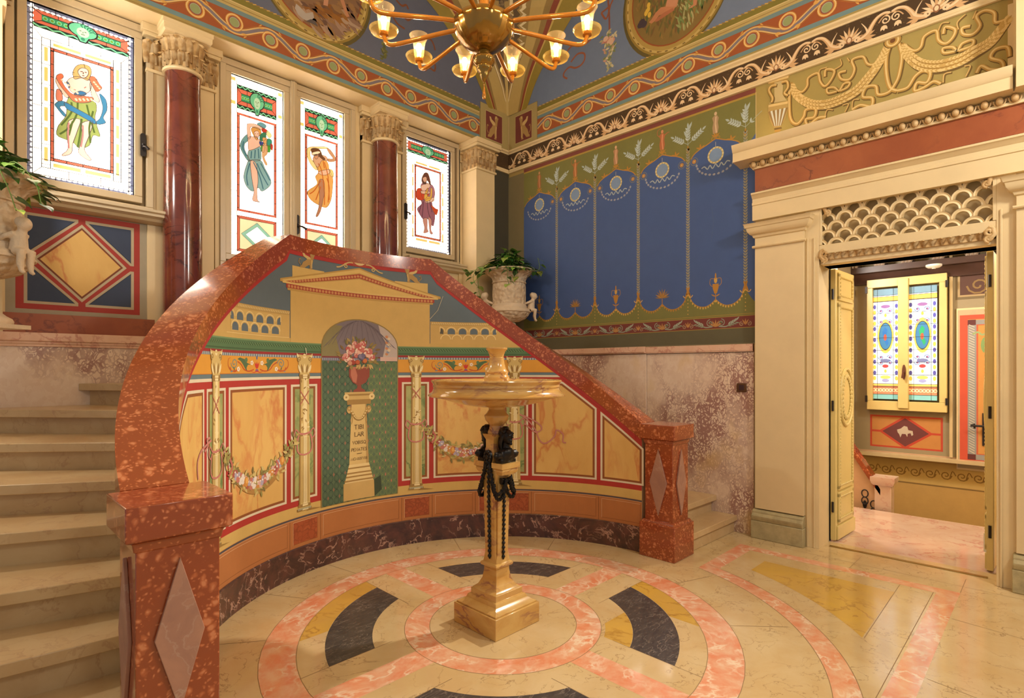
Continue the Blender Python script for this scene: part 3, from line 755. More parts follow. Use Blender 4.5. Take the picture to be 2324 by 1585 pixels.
# carved frieze of palmettes between two mouldings (right wall and the short return by the corner)
fz = MB(); up = [(0, 4.29), (0.012, 4.292), (0.014, 4.305), (0.034, 4.318), (0.036, 4.335), (0, 4.335)]; lo = [(0, 4.043), (0.020, 4.045), (0.024, 4.06), (0.012, 4.07), (0.012, 4.095), (0, 4.10)]
for p_ in (up, lo):
    fz.sweep(p_, (XR-0.005, -1.5, 0), (-1, 0, 0), (0, 0, 1), (0, 1, 0), 6.58-0.03); fz.sweep(p_, (4.79, YB-0.005, 0), (0, -1, 0), (0, 0, 1), (1, 0, 0), 0.277)
fzo = tag(fz.build('trim_3', M['cream']), kind='structure')
def frieze_paint(mp, u0, u1, ph, name):
    P = Paint(mp); P.rect(u0, 4.097, u1, 4.292, (74, 52, 26)); P.L = 2
    r = random.Random(5)
    for i in range(int((u1-u0)*90)): P.ell(r.uniform(u0+0.01, u1-0.01), r.uniform(4.11, 4.28), 0.005, 0.004, (112, 88, 44), 5)
    CL, CM, CD = (238, 208, 166), (214, 170, 120), (150, 100, 66)
    k = math.floor((u0-ph)/BP)
    while ph+k*BP < u1+0.3:
        u = ph+k*BP; k += 1
        def ok(x): return u0 < x < u1
        P.L = 3
        if ok(u-0.07) and ok(u+0.07):
            for i in range(9): P.leaf(u, 4.135, PI/2+(i-4)*0.33, 0.125-0.006*abs(i-4), 0.024, CL if i % 2 else CM)
            P.L = 4; P.ell(u, 4.15, 0.022, 0.03, CD, 10); P.ell(u, 4.152, 0.014, 0.02, CL, 8); P.L = 3
        for sg in (-1, 1):
            if not (ok(u+sg*0.28) and ok(u+sg*0.05)): continue
            P.L = 3
            st = curve([(u+sg*0.055, 4.125), (u+sg*0.09, 4.13), (u+sg*0.13, 4.155), (u+sg*0.155, 4.20), (u+sg*0.19, 4.245), (u+sg*0.235, 4.262), (u+sg*0.275, 4.25)], 5)
            P.line(st, [0.034]*6+[0.040-0.001*i for i in range(len(st)-6)], CM); P.L = 4; P.line([(a, b+0.004) for a, b in st], 0.014, CL); P.L = 3
            P.ring(u+sg*0.055, 4.135, 0.008, 0.022, CL, 12); P.line(curve([(u+sg*0.13, 4.15), (u+sg*0.115, 4.20), (u+sg*0.085, 4.25)], 5), 0.018, CL, taper=True)
            for t in (0.0, 0.5, -0.4): P.leaf(u+sg*0.10, 4.128, (0 if sg > 0 else PI)+sg*(t-0.1), 0.085, 0.026, CM)
        um = u+BP/2
        if ok(um-0.09) and ok(um+0.09):
            P.L = 4
            for sg in (-1, 1):
                P.line(spiral(um+sg*0.035, 4.205, 0.034, 1.3, PI/2, sg, 14), 0.010, CL); P.line(curve([(um, 4.25), (um+sg*0.05, 4.235), (um+sg*0.08, 4.20)], 4), 0.008, CM)
                for t in range(3): P.leaf(um+sg*0.045, 4.17, -PI/2+(t-1)*0.55, 0.045, 0.024, CL)
    return P
tag(frieze_paint(lambda u, v, o: (XR-o-0.009, u, v), -1.4, 5.067, 2.302, 'x').build('trim_4'), kind='structure')
tag(frieze_paint(lambda u, v, o: (u, YB-o-0.009, v), 4.80, 5.067, 5.067, 'x').build('trim_5'), kind='structure')
# bead cord under the frieze is part of the painting; corner pier, beam and ceiling follow

# ---------------------------------------------------------------- window wall
WY = 5.40
w = MB()
w.box(-2.2, WY+0.02, 0, 5.34, WY+0.3, 4.4)                              # wall behind the windows
w.box(-2.2, YB, 4.335, 5.34, WY+0.3, 7.0)                                # beam carried by the columns
w.box(4.80, YB, 0, XR+0.02, WY+0.1, 4.34)                                # end of the wall by the corner
P = Paint(map_back)
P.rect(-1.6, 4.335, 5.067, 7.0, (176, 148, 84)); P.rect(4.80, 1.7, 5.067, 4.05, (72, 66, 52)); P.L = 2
P.L = 5; guilloche(P, -1.6, 4.558, 1.389); P.L = 2
archL = [(4.76, 4.74), (4.687, 4.829), (4.626, 4.925), (4.529, 5.061), (4.47, 5.136), (4.117, 5.455), (3.945, 5.591), (3.749, 5.70), (3.3, 5.93), (2.85, 6.07), (2.4, 6.12)]
aL = curve(archL, 4)
P.add([(2.4, 4.74), (4.68, 4.74)]+aL[3:], (98, 104, 126)); P.add([(2.4, 4.74)]+[(4.8-u, v) for u, v in aL[3:]][::-1]+[(0.12, 4.74)], (98, 104, 126))
P.L = 3
d2 = cv(820, 0, 6.097, on_y)
for a in ([(480, 0), (560, 80), (620, 70), (650, 130)], [(430, 220), (500, 330), (600, 400)], [(560, 200), (640, 280), (700, 240)], [(890, 520), (960, 550), (1000, 620), (1020, 700)], [(970, 830), (1020, 900), (1010, 980), (940, 940), (880, 980)]): P.line(curve([d2(*q) for q in a], 5), 0.022, (128, 74, 44))
for i in range(30): u, v = d2(310+rnd.uniform(-40, 40)*(1-i/34), 560+i*9); P.leaf(u, v, rnd.random()*6.28, 0.05, 0.026, rnd.choice([(104, 104, 46), (128, 124, 66), (88, 92, 50)]))
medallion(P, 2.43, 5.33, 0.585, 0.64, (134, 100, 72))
m5 = cv(540, 0, 6.835, on_y)
inm = lambda u, v: ((u-2.43)/0.44)**2+((v-5.33)/0.50)**2 < 1
scribble(P, m5, ((400, 1850), (0, 560)), 220, [(150, 112, 70), (120, 84, 56), (170, 138, 112), (104, 74, 60)], -0.4, 0.13, 0.05, 6, inm)
scribble(P, m5, ((900, 1850), (250, 580)), 120, [(172, 146, 124), (160, 130, 110), (140, 108, 88)], -0.4, 0.15, 0.05, 7, inm)
scribble(P, m5, ((1000, 1700), (60, 260)), 60, [(150, 98, 36), (136, 86, 34)], -0.4, 0.13, 0.05, 8, inm)
P.L += 1
for poly, c in (([(900, 60), (960, 110), (1050, 210), (1160, 190), (1180, 280), (1100, 340), (1010, 300), (930, 230), (880, 130)], (176, 166, 158)), ([(1130, 300), (1200, 330), (1240, 420), (1150, 370), (1050, 330)], (92, 82, 80)), ([(1330, 0), (1400, 0), (1390, 100), (1320, 80)], (198, 142, 110)), ([(1580, 0), (1640, 0), (1700, 200), (1730, 260), (1680, 270), (1640, 160)], (190, 132, 96))):
    P.add([m5(*q) for q in poly], c); P.L += 1
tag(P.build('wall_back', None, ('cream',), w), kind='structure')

# sphinx panels in the corner
def sphinx(P, f, s):
    body, lit = (178, 142, 84), (212, 180, 118)
    P.L += 1
    P.add([f(*q) for q in ((30, 62), (52, 55), (66, 40), (80, 30), (88, 12), (96, 8), (98, 0), (70, 2), (58, 12), (44, 22), (40, 8), (46, 0), (26, 0), (30, 12), (26, 30), (22, 46))], body)
    P.add([f(*q) for q in ((20, 50), (34, 60), (40, 76), (36, 88), (22, 90), (14, 84), (8, 84), (14, 74), (18, 64))], body)
    P.L += 1; P.add([f(*q) for q in ((36, 52), (56, 50), (78, 62), (84, 78), (72, 78), (66, 70), (50, 66), (38, 62))], lit)
    P.line(curve([f(*q) for q in ((28, 50), (30, 30), (30, 6))], 4), 0.018*s, lit); P.line(curve([f(*q) for q in ((92, 14), (104, 26), (100, 44), (92, 40))], 5), 0.010*s, body)
    P.line([f(26, 86), f(34, 78)], 0.02*s, lit)
for mp, nm, fx in ((lambda u, v, o: (XR-o-0.003, u, v), 'trim_6', lambda x, y: (4.90-0.0021*x, 4.43+0.0034*y)), (lambda u, v, o: (u, YB-o-0.003, v), 'trim_7', lambda x, y: (4.90-0.0021*x, 4.43+0.0034*y))):
    P = Paint(mp); P.rect(4.567, 4.337, 5.062, 4.832, (132, 114, 66)); P.L = 2; P.rect(4.572, 4.340, 5.060, 4.828, (176, 156, 100)); P.L = 3; P.rect(4.655, 4.40, 4.955, 4.758, (196, 176, 120)); P.L = 4; P.rect(4.663, 4.408, 4.947, 4.75, (120, 56, 48))
    sphinx(P, fx, 1.0); tag(P.build(nm), kind='structure')

# vaulted corner: web springing between the two wall arches
zs = [4.80+0.05*i for i in range(27)]
def at_z(arch, z):
    for (a, b), (c, e) in zip(arch, arch[1:]):
        if b <= z <= e: return a+(c-a)*(z-b)/max(1e-6, e-b)
    return arch[-1][0] if z > arch[-1][1] else arch[0][0]+0.2*(arch[0][1]-z)
def vault(u, v, o):
    """u 0..1 from the right wall to the back wall, v height"""
    A = Vector((XR-0.004, at_z(aR, v), v)); B = Vector((at_z(aL, v), YB-0.004, v))
    p = A.lerp(B, u); d_ = Vector((-0.7, -0.7, -0.15)); g = 1-abs(2*u-1); k = max(0.0, 1-(v-4.80)/0.95); bow = (A-B).length*0.5*(0.97*k*g+0.22*(1-k)*math.sin(PI*u))
    return tuple(p+Vector((0.7071, 0.7071, 0))*bow+d_*o)
P = Paint(vault)
bands = [(0, 0.13, (150, 128, 46)), (0.13, 0.145, (200, 170, 90)), (0.145, 0.185, (140, 66, 40)), (0.185, 0.23, (150, 122, 66)), (0.23, 0.37, (190, 162, 96)), (0.37, 0.385, (232, 212, 166)), (0.385, 0.42, (156, 128, 72))]
bands = [q for q in bands if q[1] <= 0.37]; bands = bands+[(1-b, 1-a, c) for a, b, c in bands]+[(0.37, 0.63, (190, 162, 96))]
for i in range(len(zs)-1):
    z0, z1 = zs[i], zs[i+1]
    for a, b, c in bands:
        m_ = 3 if b-a < 0.1 else 5
        for j in range(m_):
            ua, ub = a+(b-a)*j/m_, a+(b-a)*(j+1)/m_
            P.add([(ua, z0), (ub, z0), (ub, z1), (ua, z1)], c); P.k = 0
for z0, z1 in zip(zs, zs[1:]):
    h0, h1 = [max(0.0, min(0.13, (z-4.97)*0.30)) for z in (z0, z1)]
    if h1 <= 0: continue
    for L, d, c in ((2, 0.050, (156, 128, 72)), (3, 0.040, (232, 212, 166)), (4, 0.022, (168, 138, 80)), (5, 0.0, (104, 84, 58))):
        P.L = L; k0, k1 = (h0+d if h0 > 0 else d*0.6), h1+d
        for j in range(4): P.add([(0.5-k0+k0*j/2, z0), (0.5-k0+k0*(j+1)/2, z0), (0.5-k1+k1*(j+1)/2, z1), (0.5-k1+k1*j/2, z1)], c)
P.L = 7
for i in range(80): P.leaf(rnd.uniform(0.44, 0.56), rnd.uniform(5.35, 6.0), rnd.random()*6.3, 0.03, 0.02, rnd.choice([(120, 98, 66), (90, 70, 48), (134, 110, 76), (76, 62, 48)]))
c_ = MB(); c_.box(-2.2, -3.2, 6.12, 5.34, 5.7, 6.25)
tag(P.build('ceiling', None, ('cream',), c_), kind='structure')
# ---------------------------------------------------------------- windows with leaded glass
YG = 5.385
def gpx(x, y): return on_y(x, y, YG)
K = (0.03, 0.03, 0.035, 0); K2 = (0.16, 0.13, 0.13, 0)
def E_(r, g, b, k=1.0): return tuple(v*k*1.55 for v in lin((r, g, b)))+(0,)
CLR = (12.0, 12.4, 13.4, 0); MILK = (1.5, 1.6, 1.9, 0); YEL = E_(255, 226, 150, 1.25); RED = E_(236, 128, 108, 0.95); GRE = E_(60, 168, 120, 0.9); TEA = E_(130, 226, 190, 1.0); DKG = E_(14, 70, 52, 0.7); BLU1 = E_(196, 212, 255, 1.0); SKN = E_(250, 214, 206, 1.0)
class Glass(Paint):
    def __init__(s, x0, x1, z0, z1):
        super().__init__(lambda u, v, o: (u, YG-o*0.5, v)); s.b = (x0, x1, z0, z1)
        s.rect(x0, z0, x1, z1, CLR)
    def q(s, a, b): x0, x1, z0, z1 = s.b; return (x0+(x1-x0)*a, z1+(z0-z1)*b)      # a across, b downwards
    def r(s, a0, b0, a1, b1, c, k=True):
        p, q = s.q(a0, b0), s.q(a1, b1)
        s.rect(p[0], q[1], q[0], p[1], c)
        if k: s.frame(a0, b0, a1, b1)
    def frame(s, a0, b0, a1, b1, w=0.005):
        s.L += 4; s.line([s.q(a0, b0), s.q(a1, b0), s.q(a1, b1), s.q(a0, b1)], w, K, closed=True); s.L -= 4
    def ln(s, pts, w=0.004): s.L += 4; s.line([s.q(*p) for p in pts], w, K); s.L -= 4
    def poly(s, f, pts, c, out=0.004):
        q = [f(*p) for p in pts]; q = curve(q, 3, True); s.add(q, c)
        if out: s.L += 1; s.line(q, out, K2, closed=True); s.L -= 1
    def fold(s, f, lines, c, w=0.006):
        s.L += 2
        for l in lines: s.line(curve([f(*p) for p in l], 4), w, c)
        s.L -= 2
def band(g, a0, a1, b0, b1, waves):
    """green frieze with red slips and a mask in the middle"""
    g.L = 2
    if waves == 2: g.r(a0, b0-0.022, a1, b0, DKG, False)
    g.r(a0, b1, a1, b1+0.022, DKG, False); g.r(a0, b0, a1, b1, RED)
    h = b1-b0; g.L = 3; g.r(a0+0.08, b0+h*0.27, a1-0.08, b1-h*0.27, GRE); g.L = 4
    n = 12
    for i in range(n):
        t = a0+0.11+(a1-a0-0.22)*i/(n-1)
        if abs(t-(a0+a1)/2) < 0.13: continue
        p = g.q(t, (b0+b1)/2); g.ring(p[0], p[1], 0.010, 0.016, TEA, 10); g.ell(p[0], p[1], 0.009, 0.009, E_(120, 190, 70, 0.9), 8)
    for bb in ([b0-0.011, b1+0.011] if waves == 2 else [b1+0.011]):
        m = 15; g.line([g.q(a0+(a1-a0)*i/m, bb+0.006*(1 if i % 2 else -1)) for i in range(m+1)], 0.012, TEA)
    for t in (a0+0.25*(a1-a0), a1-0.25*(a1-a0)): g.ln([(t, b0), (t, b0+h*0.27)]); g.ln([(t, b1-h*0.27), (t, b1)])
    g.ln([(a0, b0), (a0+0.08, b0+h*0.27)]); g.ln([(a1, b0), (a1-0.08, b0+h*0.27)]); g.ln([(a0, b1), (a0+0.08, b1-h*0.27)]); g.ln([(a1, b1), (a1-0.08, b1-h*0.27)])
    g.L = 6; u, v = g.q((a0+a1)/2, b0+h*0.55); W = (g.b[1]-g.b[0])*0.13; H = (g.b[3]-g.b[2])*h
    g.ell(u, v+H*0.10, W*1.12, H*0.56, K, 20); g.add([(u-W*0.6, v-H*0.2), (u+W*0.6, v-H*0.2), (u+W*0.25, v-H*0.82), (u-W*0.25, v-H*0.82)], K); g.L = 7
    g.ell(u, v+H*0.10, W, H*0.5, E_(110, 206, 170, 1), 20); g.add([(u-W*0.5, v-H*0.2), (u+W*0.5, v-H*0.2), (u+W*0.18, v-H*0.75), (u-W*0.18, v-H*0.75)], E_(110, 206, 170, 1))
    for i in range(9):
        t = PI*(0.05+0.9*i/8); g.line(curve([(u+W*0.5*math.cos(t), v+H*0.1+H*0.25*math.sin(t)), (u+W*0.8*math.cos(t+0.2), v+H*0.1+H*0.42*math.sin(t+0.2)), (u+W*0.95*math.cos(t), v+H*0.1+H*0.46*math.sin(t))], 3), 0.007, E_(40, 120, 96, 1))
    g.L = 8; g.ell(u, v-H*0.02, W*0.46, H*0.36, E_(190, 240, 214, 1), 16); g.L = 9
    for sg in (-1, 1): g.ell(u+sg*W*0.18, v+H*0.06, W*0.09, H*0.03, K2, 6)
    g.line([(u, v+H*0.04), (u, v-H*0.08)], 0.004, K2); g.line([(u-W*0.14, v-H*0.18), (u+W*0.14, v-H*0.18)], 0.005, K2); g.ell(u, v-H*0.52, W*0.16, H*0.12, E_(60, 150, 120, 1), 10)

def single_window(g):
    """tall light with scalloped blue edge, white, yellow and red bands round a figure"""
    g.L = 2; e, eb = 0.05, 0.026
    for a0, b0, a1, b1 in ((0, 0, 1, eb), (0, 1-eb, 1, 1), (0, 0, e, 1), (1-e, 0, 1, 1)): g.r(a0, b0, a1, b1, E_(150, 160, 206, 0.75))
    g.L = 3
    for i in range(34):
        for a, s in ((e*0.9, -1), (1-e*0.9, 1)): p = g.q(a, 0.01+0.98*i/33); g.ell(p[0], p[1], 0.011, 0.014, CLR, 7)
    for i in range(20):
        for b in (eb*0.85, 1-eb*0.85): p = g.q(0.03+0.94*i/19, b); g.ell(p[0], p[1], 0.015, 0.009, CLR, 7)
    for i in range(8): g.ln([(0, 0.06+0.125*i), (e, 0.06+0.125*i)]); g.ln([(1-e, 0.06+0.125*i), (1, 0.06+0.125*i)])
    for a in (0.25, 0.5, 0.75): g.ln([(a, 0), (a, eb)]); g.ln([(a, 1-eb), (a, 1)])
    band(g, e, 1-e, eb, 0.105, 1)
    g.frame(e, 0.128, 1-e, 1-eb)
    g.L = 2
    w0, y0, r0, i0 = 0.128, 0.178, 0.222, 0.238
    for a0, b0, a1, b1, c in ((0.13, y0, 0.87, r0, YEL), (0.13, 1-0.118, 0.87, 1-0.072, YEL), (0.13, y0, 0.205, 1-0.072, YEL), (0.795, y0, 0.87, 1-0.072, YEL)): g.r(a0, b0, a1, b1, CLR)
    g.L = 3
    for i in range(6):
        z0 = y0+0.05+i*0.116
        for a in (0.15, 0.82): g.r(a, z0, a+0.034, z0+0.082, YEL, False)
        for a0, a1 in ((0.13, 0.205), (0.795, 0.87)): g.ln([(a0, z0+0.1), (a1, z0+0.1)])
    for a in (0.23, 0.52): g.r(a, y0+0.014, a+0.25, r0-0.012, YEL, False); g.r(a, 1-0.106, a+0.25, 1-0.084, YEL, False)
    for a0, b0, a1, b1 in ((0.205, r0, 0.795, i0), (0.205, 1-0.135, 0.795, 1-0.118), (0.205, r0, 0.235, 1-0.118), (0.765, r0, 0.795, 1-0.118)): g.r(a0, b0, a1, b1, RED)
    for i in range(9): z = r0+0.02+i*0.075; g.ln([(0.205, z), (0.235, z)]); g.ln([(0.765, z), (0.795, z)])
    for a in (0.35, 0.5, 0.65): g.ln([(a, r0), (a, i0)]); g.ln([(a, 1-0.135), (a, 1-0.118)])
    for i in range(6): z = 0.2+0.125*i; g.ln([(e, z), (0.13, z)]); g.ln([(0.87, z+0.02), (1-e, z+0.02)])
    for a in (0.37, 0.67): g.ln([(a, 0.128), (a, y0)]); g.ln([(a, 1-0.072), (a, 1-eb)])
    g.ln([(e, 0.128), (0.13, y0)]); g.ln([(1-e, 0.128), (0.87, y0)]); g.ln([(e, 1-eb), (0.13, 1-0.072)]); g.ln([(1-e, 1-eb), (0.87, 1-0.072)])
    g.L = 4

def casement_window(g):
    """narrow light with one figure and a square panel with lozenge below"""
    e = 0.125
    g.L = 2; g.r(e, 0.0, 1-e, 1, CLR); g.r(e, 0.20, 1-e, 0.75, RED); g.L = 3; g.r(e+0.045, 0.212, 1-e-0.045, 0.738, (10.0, 10.0, 10.8, 0))
    band(g, e, 1-e, 0.065, 0.155, 2)
    g.L = 2
    for z in (0.045, 0.2, 0.31, 0.42, 0.53, 0.64, 0.78, 0.88, 0.97): g.ln([(0, z), (e, z)]); g.ln([(1-e, z), (1, z)])
    for a in (0.02, 0.91): g.r(a, 0.01, a+0.08, 0.03, YEL, False); g.r(a, 0.14, a+0.08, 0.16, YEL, False)
    g.ln([(0.5, 0), (0.5, 0.045)]); g.ln([(e, 0), (e, 1)]); g.ln([(1-e, 0), (1-e, 1)])
    for i in range(9): z = 0.22+i*0.064; g.ln([(e, z), (e+0.045, z)]); g.ln([(1-e-0.045, z), (1-e, z)])
    for a in (0.35, 0.65): g.ln([(a, 0.2), (a, 0.212)]); g.ln([(a, 0.738), (a, 0.75)])
    g.L = 2; g.r(e, 0.775, 1-e, 0.975, RED); g.L = 3; g.r(e+0.05, 0.79, 1-e-0.05, 0.96, E_(240, 236, 206, 1.5)); g.L = 4
    lz = [g.q(0.5, 0.80), g.q(0.80, 0.875), g.q(0.5, 0.95), g.q(0.20, 0.875)]
    g.add(lz, E_(150, 220, 214, 1.2)); g.L = 5; l2 = [g.q(0.5, 0.822), g.q(0.71, 0.875), g.q(0.5, 0.928), g.q(0.29, 0.875)]; g.add(l2, CLR)
    g.L = 6; g.line(lz, 0.004, K, closed=True); g.line(l2, 0.004, K, closed=True); g.L = 4
    for p in ((e, 0.775, e+0.05, 0.79), (1-e, 0.775, 1-e-0.05, 0.79), (e, 0.975, e+0.05, 0.96), (1-e, 0.975, 1-e-0.05, 0.96)): g.ln([(p[0], p[1]), (p[2], p[3])])

def window(n, lights, fx0, fx1, fz0, fz1, rail=0.045, sill=None, handle=None, hinge=None):
    root = thing('window_%d' % n, None, None, kind='structure')
    f = MB(); y0, y1 = 5.33, 5.42
    f.box(fx0, y0, fz1-0.055, fx1, y1, fz1); f.box(fx0, y0, fz0, fx1, y1, fz0+0.06); f.box(fx0, y0, fz0+0.06, fx0+0.05, y1, fz1-0.055); f.box(fx1-0.05, y0, fz0+0.06, fx1, y1, fz1-0.055)
    for x0, x1, z0, z1 in lights:                       # sash of each light with a stepped inner edge
        for d, yy in ((0.055, 5.345), (0.018, 5.36)):
            f.box(x0-d, yy, z1, x1+d, y1-d*0.1, z1+d); f.box(x0-d, yy, z0-d, x1+d, y1-d*0.1, z0); f.box(x0-d, yy, z0, x0, y1-d*0.1, z1); f.box(x1, yy, z0, x1+d, y1-d*0.1, z1)
    if len(lights) > 1:
        xm = (lights[0][1]+lights[1][0])/2; f.box(xm-0.03, 5.31, fz0, xm+0.03, y1, fz1); f.box(xm-0.008, 5.30, fz0, xm+0.008, y1, fz1)
    f.build('frame', M['wood'], root, bevel=0.004)
    if sill:
        s = MB(); s.sweep([(0, 0), (0.20, 0), (0.20, -0.02), (0.185, -0.03), (0.185, -0.05), (0.15, -0.065), (0.14, -0.085), (0.10, -0.10), (0, -0.10)], (sill[0], 5.42, sill[2]), (0, -1, 0), (0, 0, 1), (1, 0, 0), sill[1]-sill[0]); s.build('sill', M['wood'], root)
    if handle:
        x, z, lev = handle; h = MB()
        h.prism([(x+0.020*math.cos(a*PI/8), z+(0.075 if math.sin(a*PI/8) > 0 else -0.075)+0.02*math.sin(a*PI/8)) for a in range(16)], 'y', 5.318, 5.335)
        h.tube([(x, 5.33, z-0.02), (x, 5.29, z-0.02), (x+lev*0.03, 5.275, z-0.025), (x+lev*0.07, 5.27, z-0.045)], [0.008, 0.008, 0.009, 0.012], 8); h.sph((x, 5.31, z), 0.012)
        h.build('handle', M['iron'], root)
    return root
panes = {}
def pane(root, g): return g.build('leaded_pane', root, ('glass_pane',))
def win_rect(px0, py0, px1, py1, pyb):
    a, b = gpx(px0, py0), gpx(px1, py1); c = gpx(px1, pyb)
    return a[0], b[0], c[1], b[1]
W1 = win_rect(60, 5, 303, 85, 446); W2 = win_rect(522, 172, 641, 214, 594); W3 = win_rect(679, 226, 778, 260, 590); W4 = win_rect(919, 310, 1020, 345, 582)
zt = (W1[3]+W2[3]+W4[3])/3
W1, W2, W3, W4 = [(a, b, c, zt) for a, b, c, d in (W1, W2, W3, W4)]; W4 = (W4[0], W4[1], W1[2], zt); zb2 = min(W2[2], W3[2]); W2 = W2[:2]+(zb2, zt); W3 = W3[:2]+(zb2, zt)
def glassify(g):                                       # every piece of the light glows with its own colour
    g.items = [(p, c, o) for p, c, o in g.items]; return g
# figure 1: woman in green skirt with a rose garland
g = Glass(*W1); single_window(g); c1 = cv(40, 0, 3.446, gpx)
g.poly(c1, [(360, 910), (310, 850), (290, 815), (330, 790), (380, 800), (430, 840), (370, 830), (330, 840), (380, 900)], E_(70, 150, 206, .85)); g.poly(c1, [(640, 730), (690, 780), (700, 860), (670, 920), (690, 960), (640, 975), (600, 960), (640, 930), (665, 850), (650, 780)], E_(70, 150, 206, .85))
g.poly(c1, [(400, 760), (590, 790), (618, 850), (605, 920), (625, 1000), (645, 1070), (590, 1060), (560, 1140), (480, 1160), (440, 1120), (370, 1090), (305, 1055), (320, 980), (380, 900)], E_(168, 190, 110, .85)); g.L += 1
g.fold(c1, [[(470, 800), (460, 900), (400, 1000), (330, 1050)], [(540, 820), (560, 900), (600, 1040)], [(500, 930), (490, 1040), (470, 1150)], [(420, 800), (420, 880), (340, 980)], [(590, 870), (560, 1000), (570, 1120)], [(430, 950), (400, 1060)]], E_(92, 120, 56, .8), 0.012)
g.L += 1; g.poly(c1, [(400, 945), (490, 935), (465, 1030), (430, 1130), (420, 1200), (355, 1222), (350, 1205), (392, 1165), (385, 1050)], SKN); g.poly(c1, [(500, 965), (588, 950), (560, 1060), (522, 1170), (576, 1245), (545, 1252), (475, 1195), (490, 1130), (505, 1040)], SKN)
g.fold(c1, [[(400, 960), (395, 1060), (400, 1160)], [(510, 980), (510, 1060), (495, 1150)]], E_(210, 150, 150, .8), 0.010)
g.poly(c1, [(385, 645), (410, 612), (460, 600), (540, 615), (575, 650), (560, 720), (480, 745), (415, 715)], SKN); g.poly(c1, [(297, 640), (305, 600), (345, 590), (345, 640), (360, 690), (402, 745), (380, 765), (330, 705)], SKN); g.poly(c1, [(565, 660), (590, 620), (612, 640), (604, 700), (640, 780), (628, 802), (585, 770)], SKN)
g.poly(c1, [(435, 600), (432, 560), (460, 515), (510, 503), (560, 520), (577, 560), (565, 610), (545, 630), (500, 610), (450, 620)], E_(226, 184, 120, .9)); g.L += 1; g.poly(c1, [(470, 560), (500, 532), (545, 545), (553, 580), (530, 608), (495, 604)], SKN)
g.fold(c1, [[(490, 560), (510, 562)], [(525, 565), (540, 570)], [(505, 592), (522, 594)], [(514, 566), (512, 580)]], E_(110, 70, 60, .7), 0.006); g.fold(c1, [[(440, 700), (455, 706)], [(520, 690), (535, 680)]], E_(200, 140, 136, .8), 0.006)
g.poly(c1, [(300, 600), (340, 575), (360, 600), (345, 630), (380, 690), (440, 740), (580, 760), (582, 790), (520, 806), (440, 795), (390, 740), (335, 670)], E_(236, 128, 96, .9)); g.poly(c1, [(560, 610), (600, 600), (640, 660), (660, 690), (620, 720), (590, 680)], E_(236, 128, 96, .9)); g.poly(c1, [(305, 700), (340, 710), (352, 780), (320, 792), (300, 770)], E_(240, 150, 130, .9))
g.fold(c1, [[(340+i*24, 620+i*20), (355+i*24, 635+i*20)] for i in range(6)]+[[(450+i*30, 770), (465+i*30, 790)] for i in range(5)]+[[(590+i*14, 640+i*16), (605+i*14, 650+i*16)] for i in range(4)], E_(250, 210, 190, 1), 0.014)
g.poly(c1, [(380, 640), (400, 650), (410, 690), (390, 670)], E_(60, 130, 190, .8)); g.poly(c1, [(440, 735), (490, 712), (535, 728), (530, 745), (470, 755)], E_(60, 130, 190, .8)); g.poly(c1, [(370, 800), (480, 860), (570, 910), (612, 950), (600, 970), (540, 935), (440, 880), (380, 850)], E_(60, 140, 200, .85))
g.ln([(0.245, 0.30), (0.42, 0.33)], 0.003); g.ln([(0.5, 0.24), (0.52, 0.28)], 0.003); g.ln([(0.62, 0.33), (0.76, 0.32)], 0.003)
r1 = window(1, [W1], W1[0]-0.12, W1[1]+0.13, W1[2]-0.14, 4.325, sill=(W1[0]-0.5, W1[1]+0.24, W1[2]-0.12), handle=(W1[1]+0.055, gpx(313, 332)[1], 0.4))
pane(r1, g)
# figures 2 and 3
c2 = cv(500, 160, 3.602, gpx)
g = Glass(*W2); casement_window(g)
LB = E_(150, 206, 226, .9)
g.poly(c2, [(225, 520), (180, 560), (160, 620), (190, 690), (225, 740), (240, 730), (200, 650), (200, 600), (230, 570)], E_(120, 186, 206, .85)); g.poly(c2, [(240, 735), (330, 735), (365, 800), (415, 900), (400, 950), (340, 990), (310, 960), (265, 990), (215, 950), (190, 870), (215, 770)], LB); g.poly(c2, [(225, 700), (235, 650), (320, 620), (335, 690), (325, 735), (240, 735)], LB)
g.fold(c2, [[(300, 760), (340, 850), (390, 940)], [(270, 750), (320, 860), (350, 970)], [(240, 760), (215, 860), (225, 940)], [(330, 760), (380, 850), (405, 900)], [(255, 660), (250, 720)], [(285, 650), (280, 720)], [(310, 640), (315, 720)], [(190, 580), (185, 640), (215, 700)]], E_(70, 140, 180, .8), 0.010)
g.L += 1; g.poly(c2, [(245, 745), (290, 760), (305, 850), (308, 910), (300, 980), (305, 1060), (325, 1075), (300, 1075), (262, 1060), (275, 990), (260, 900)], SKN); g.poly(c2, [(225, 560), (250, 540), (300, 550), (335, 590), (325, 620), (235, 655), (228, 600)], SKN); g.poly(c2, [(218, 450), (235, 435), (290, 440), (350, 470), (340, 490), (270, 465), (245, 470), (250, 540), (225, 560)], SKN)
g.poly(c2, [(250, 480), (280, 462), (325, 480), (335, 520), (315, 540), (300, 570), (275, 540)], E_(236, 180, 100, .9)); g.L += 1; g.poly(c2, [(275, 505), (305, 495), (318, 520), (308, 550), (288, 545)], SKN); g.fold(c2, [[(282, 518), (292, 520)], [(302, 520), (310, 518)], [(290, 540), (304, 541)]], E_(120, 70, 50, .7), 0.005)
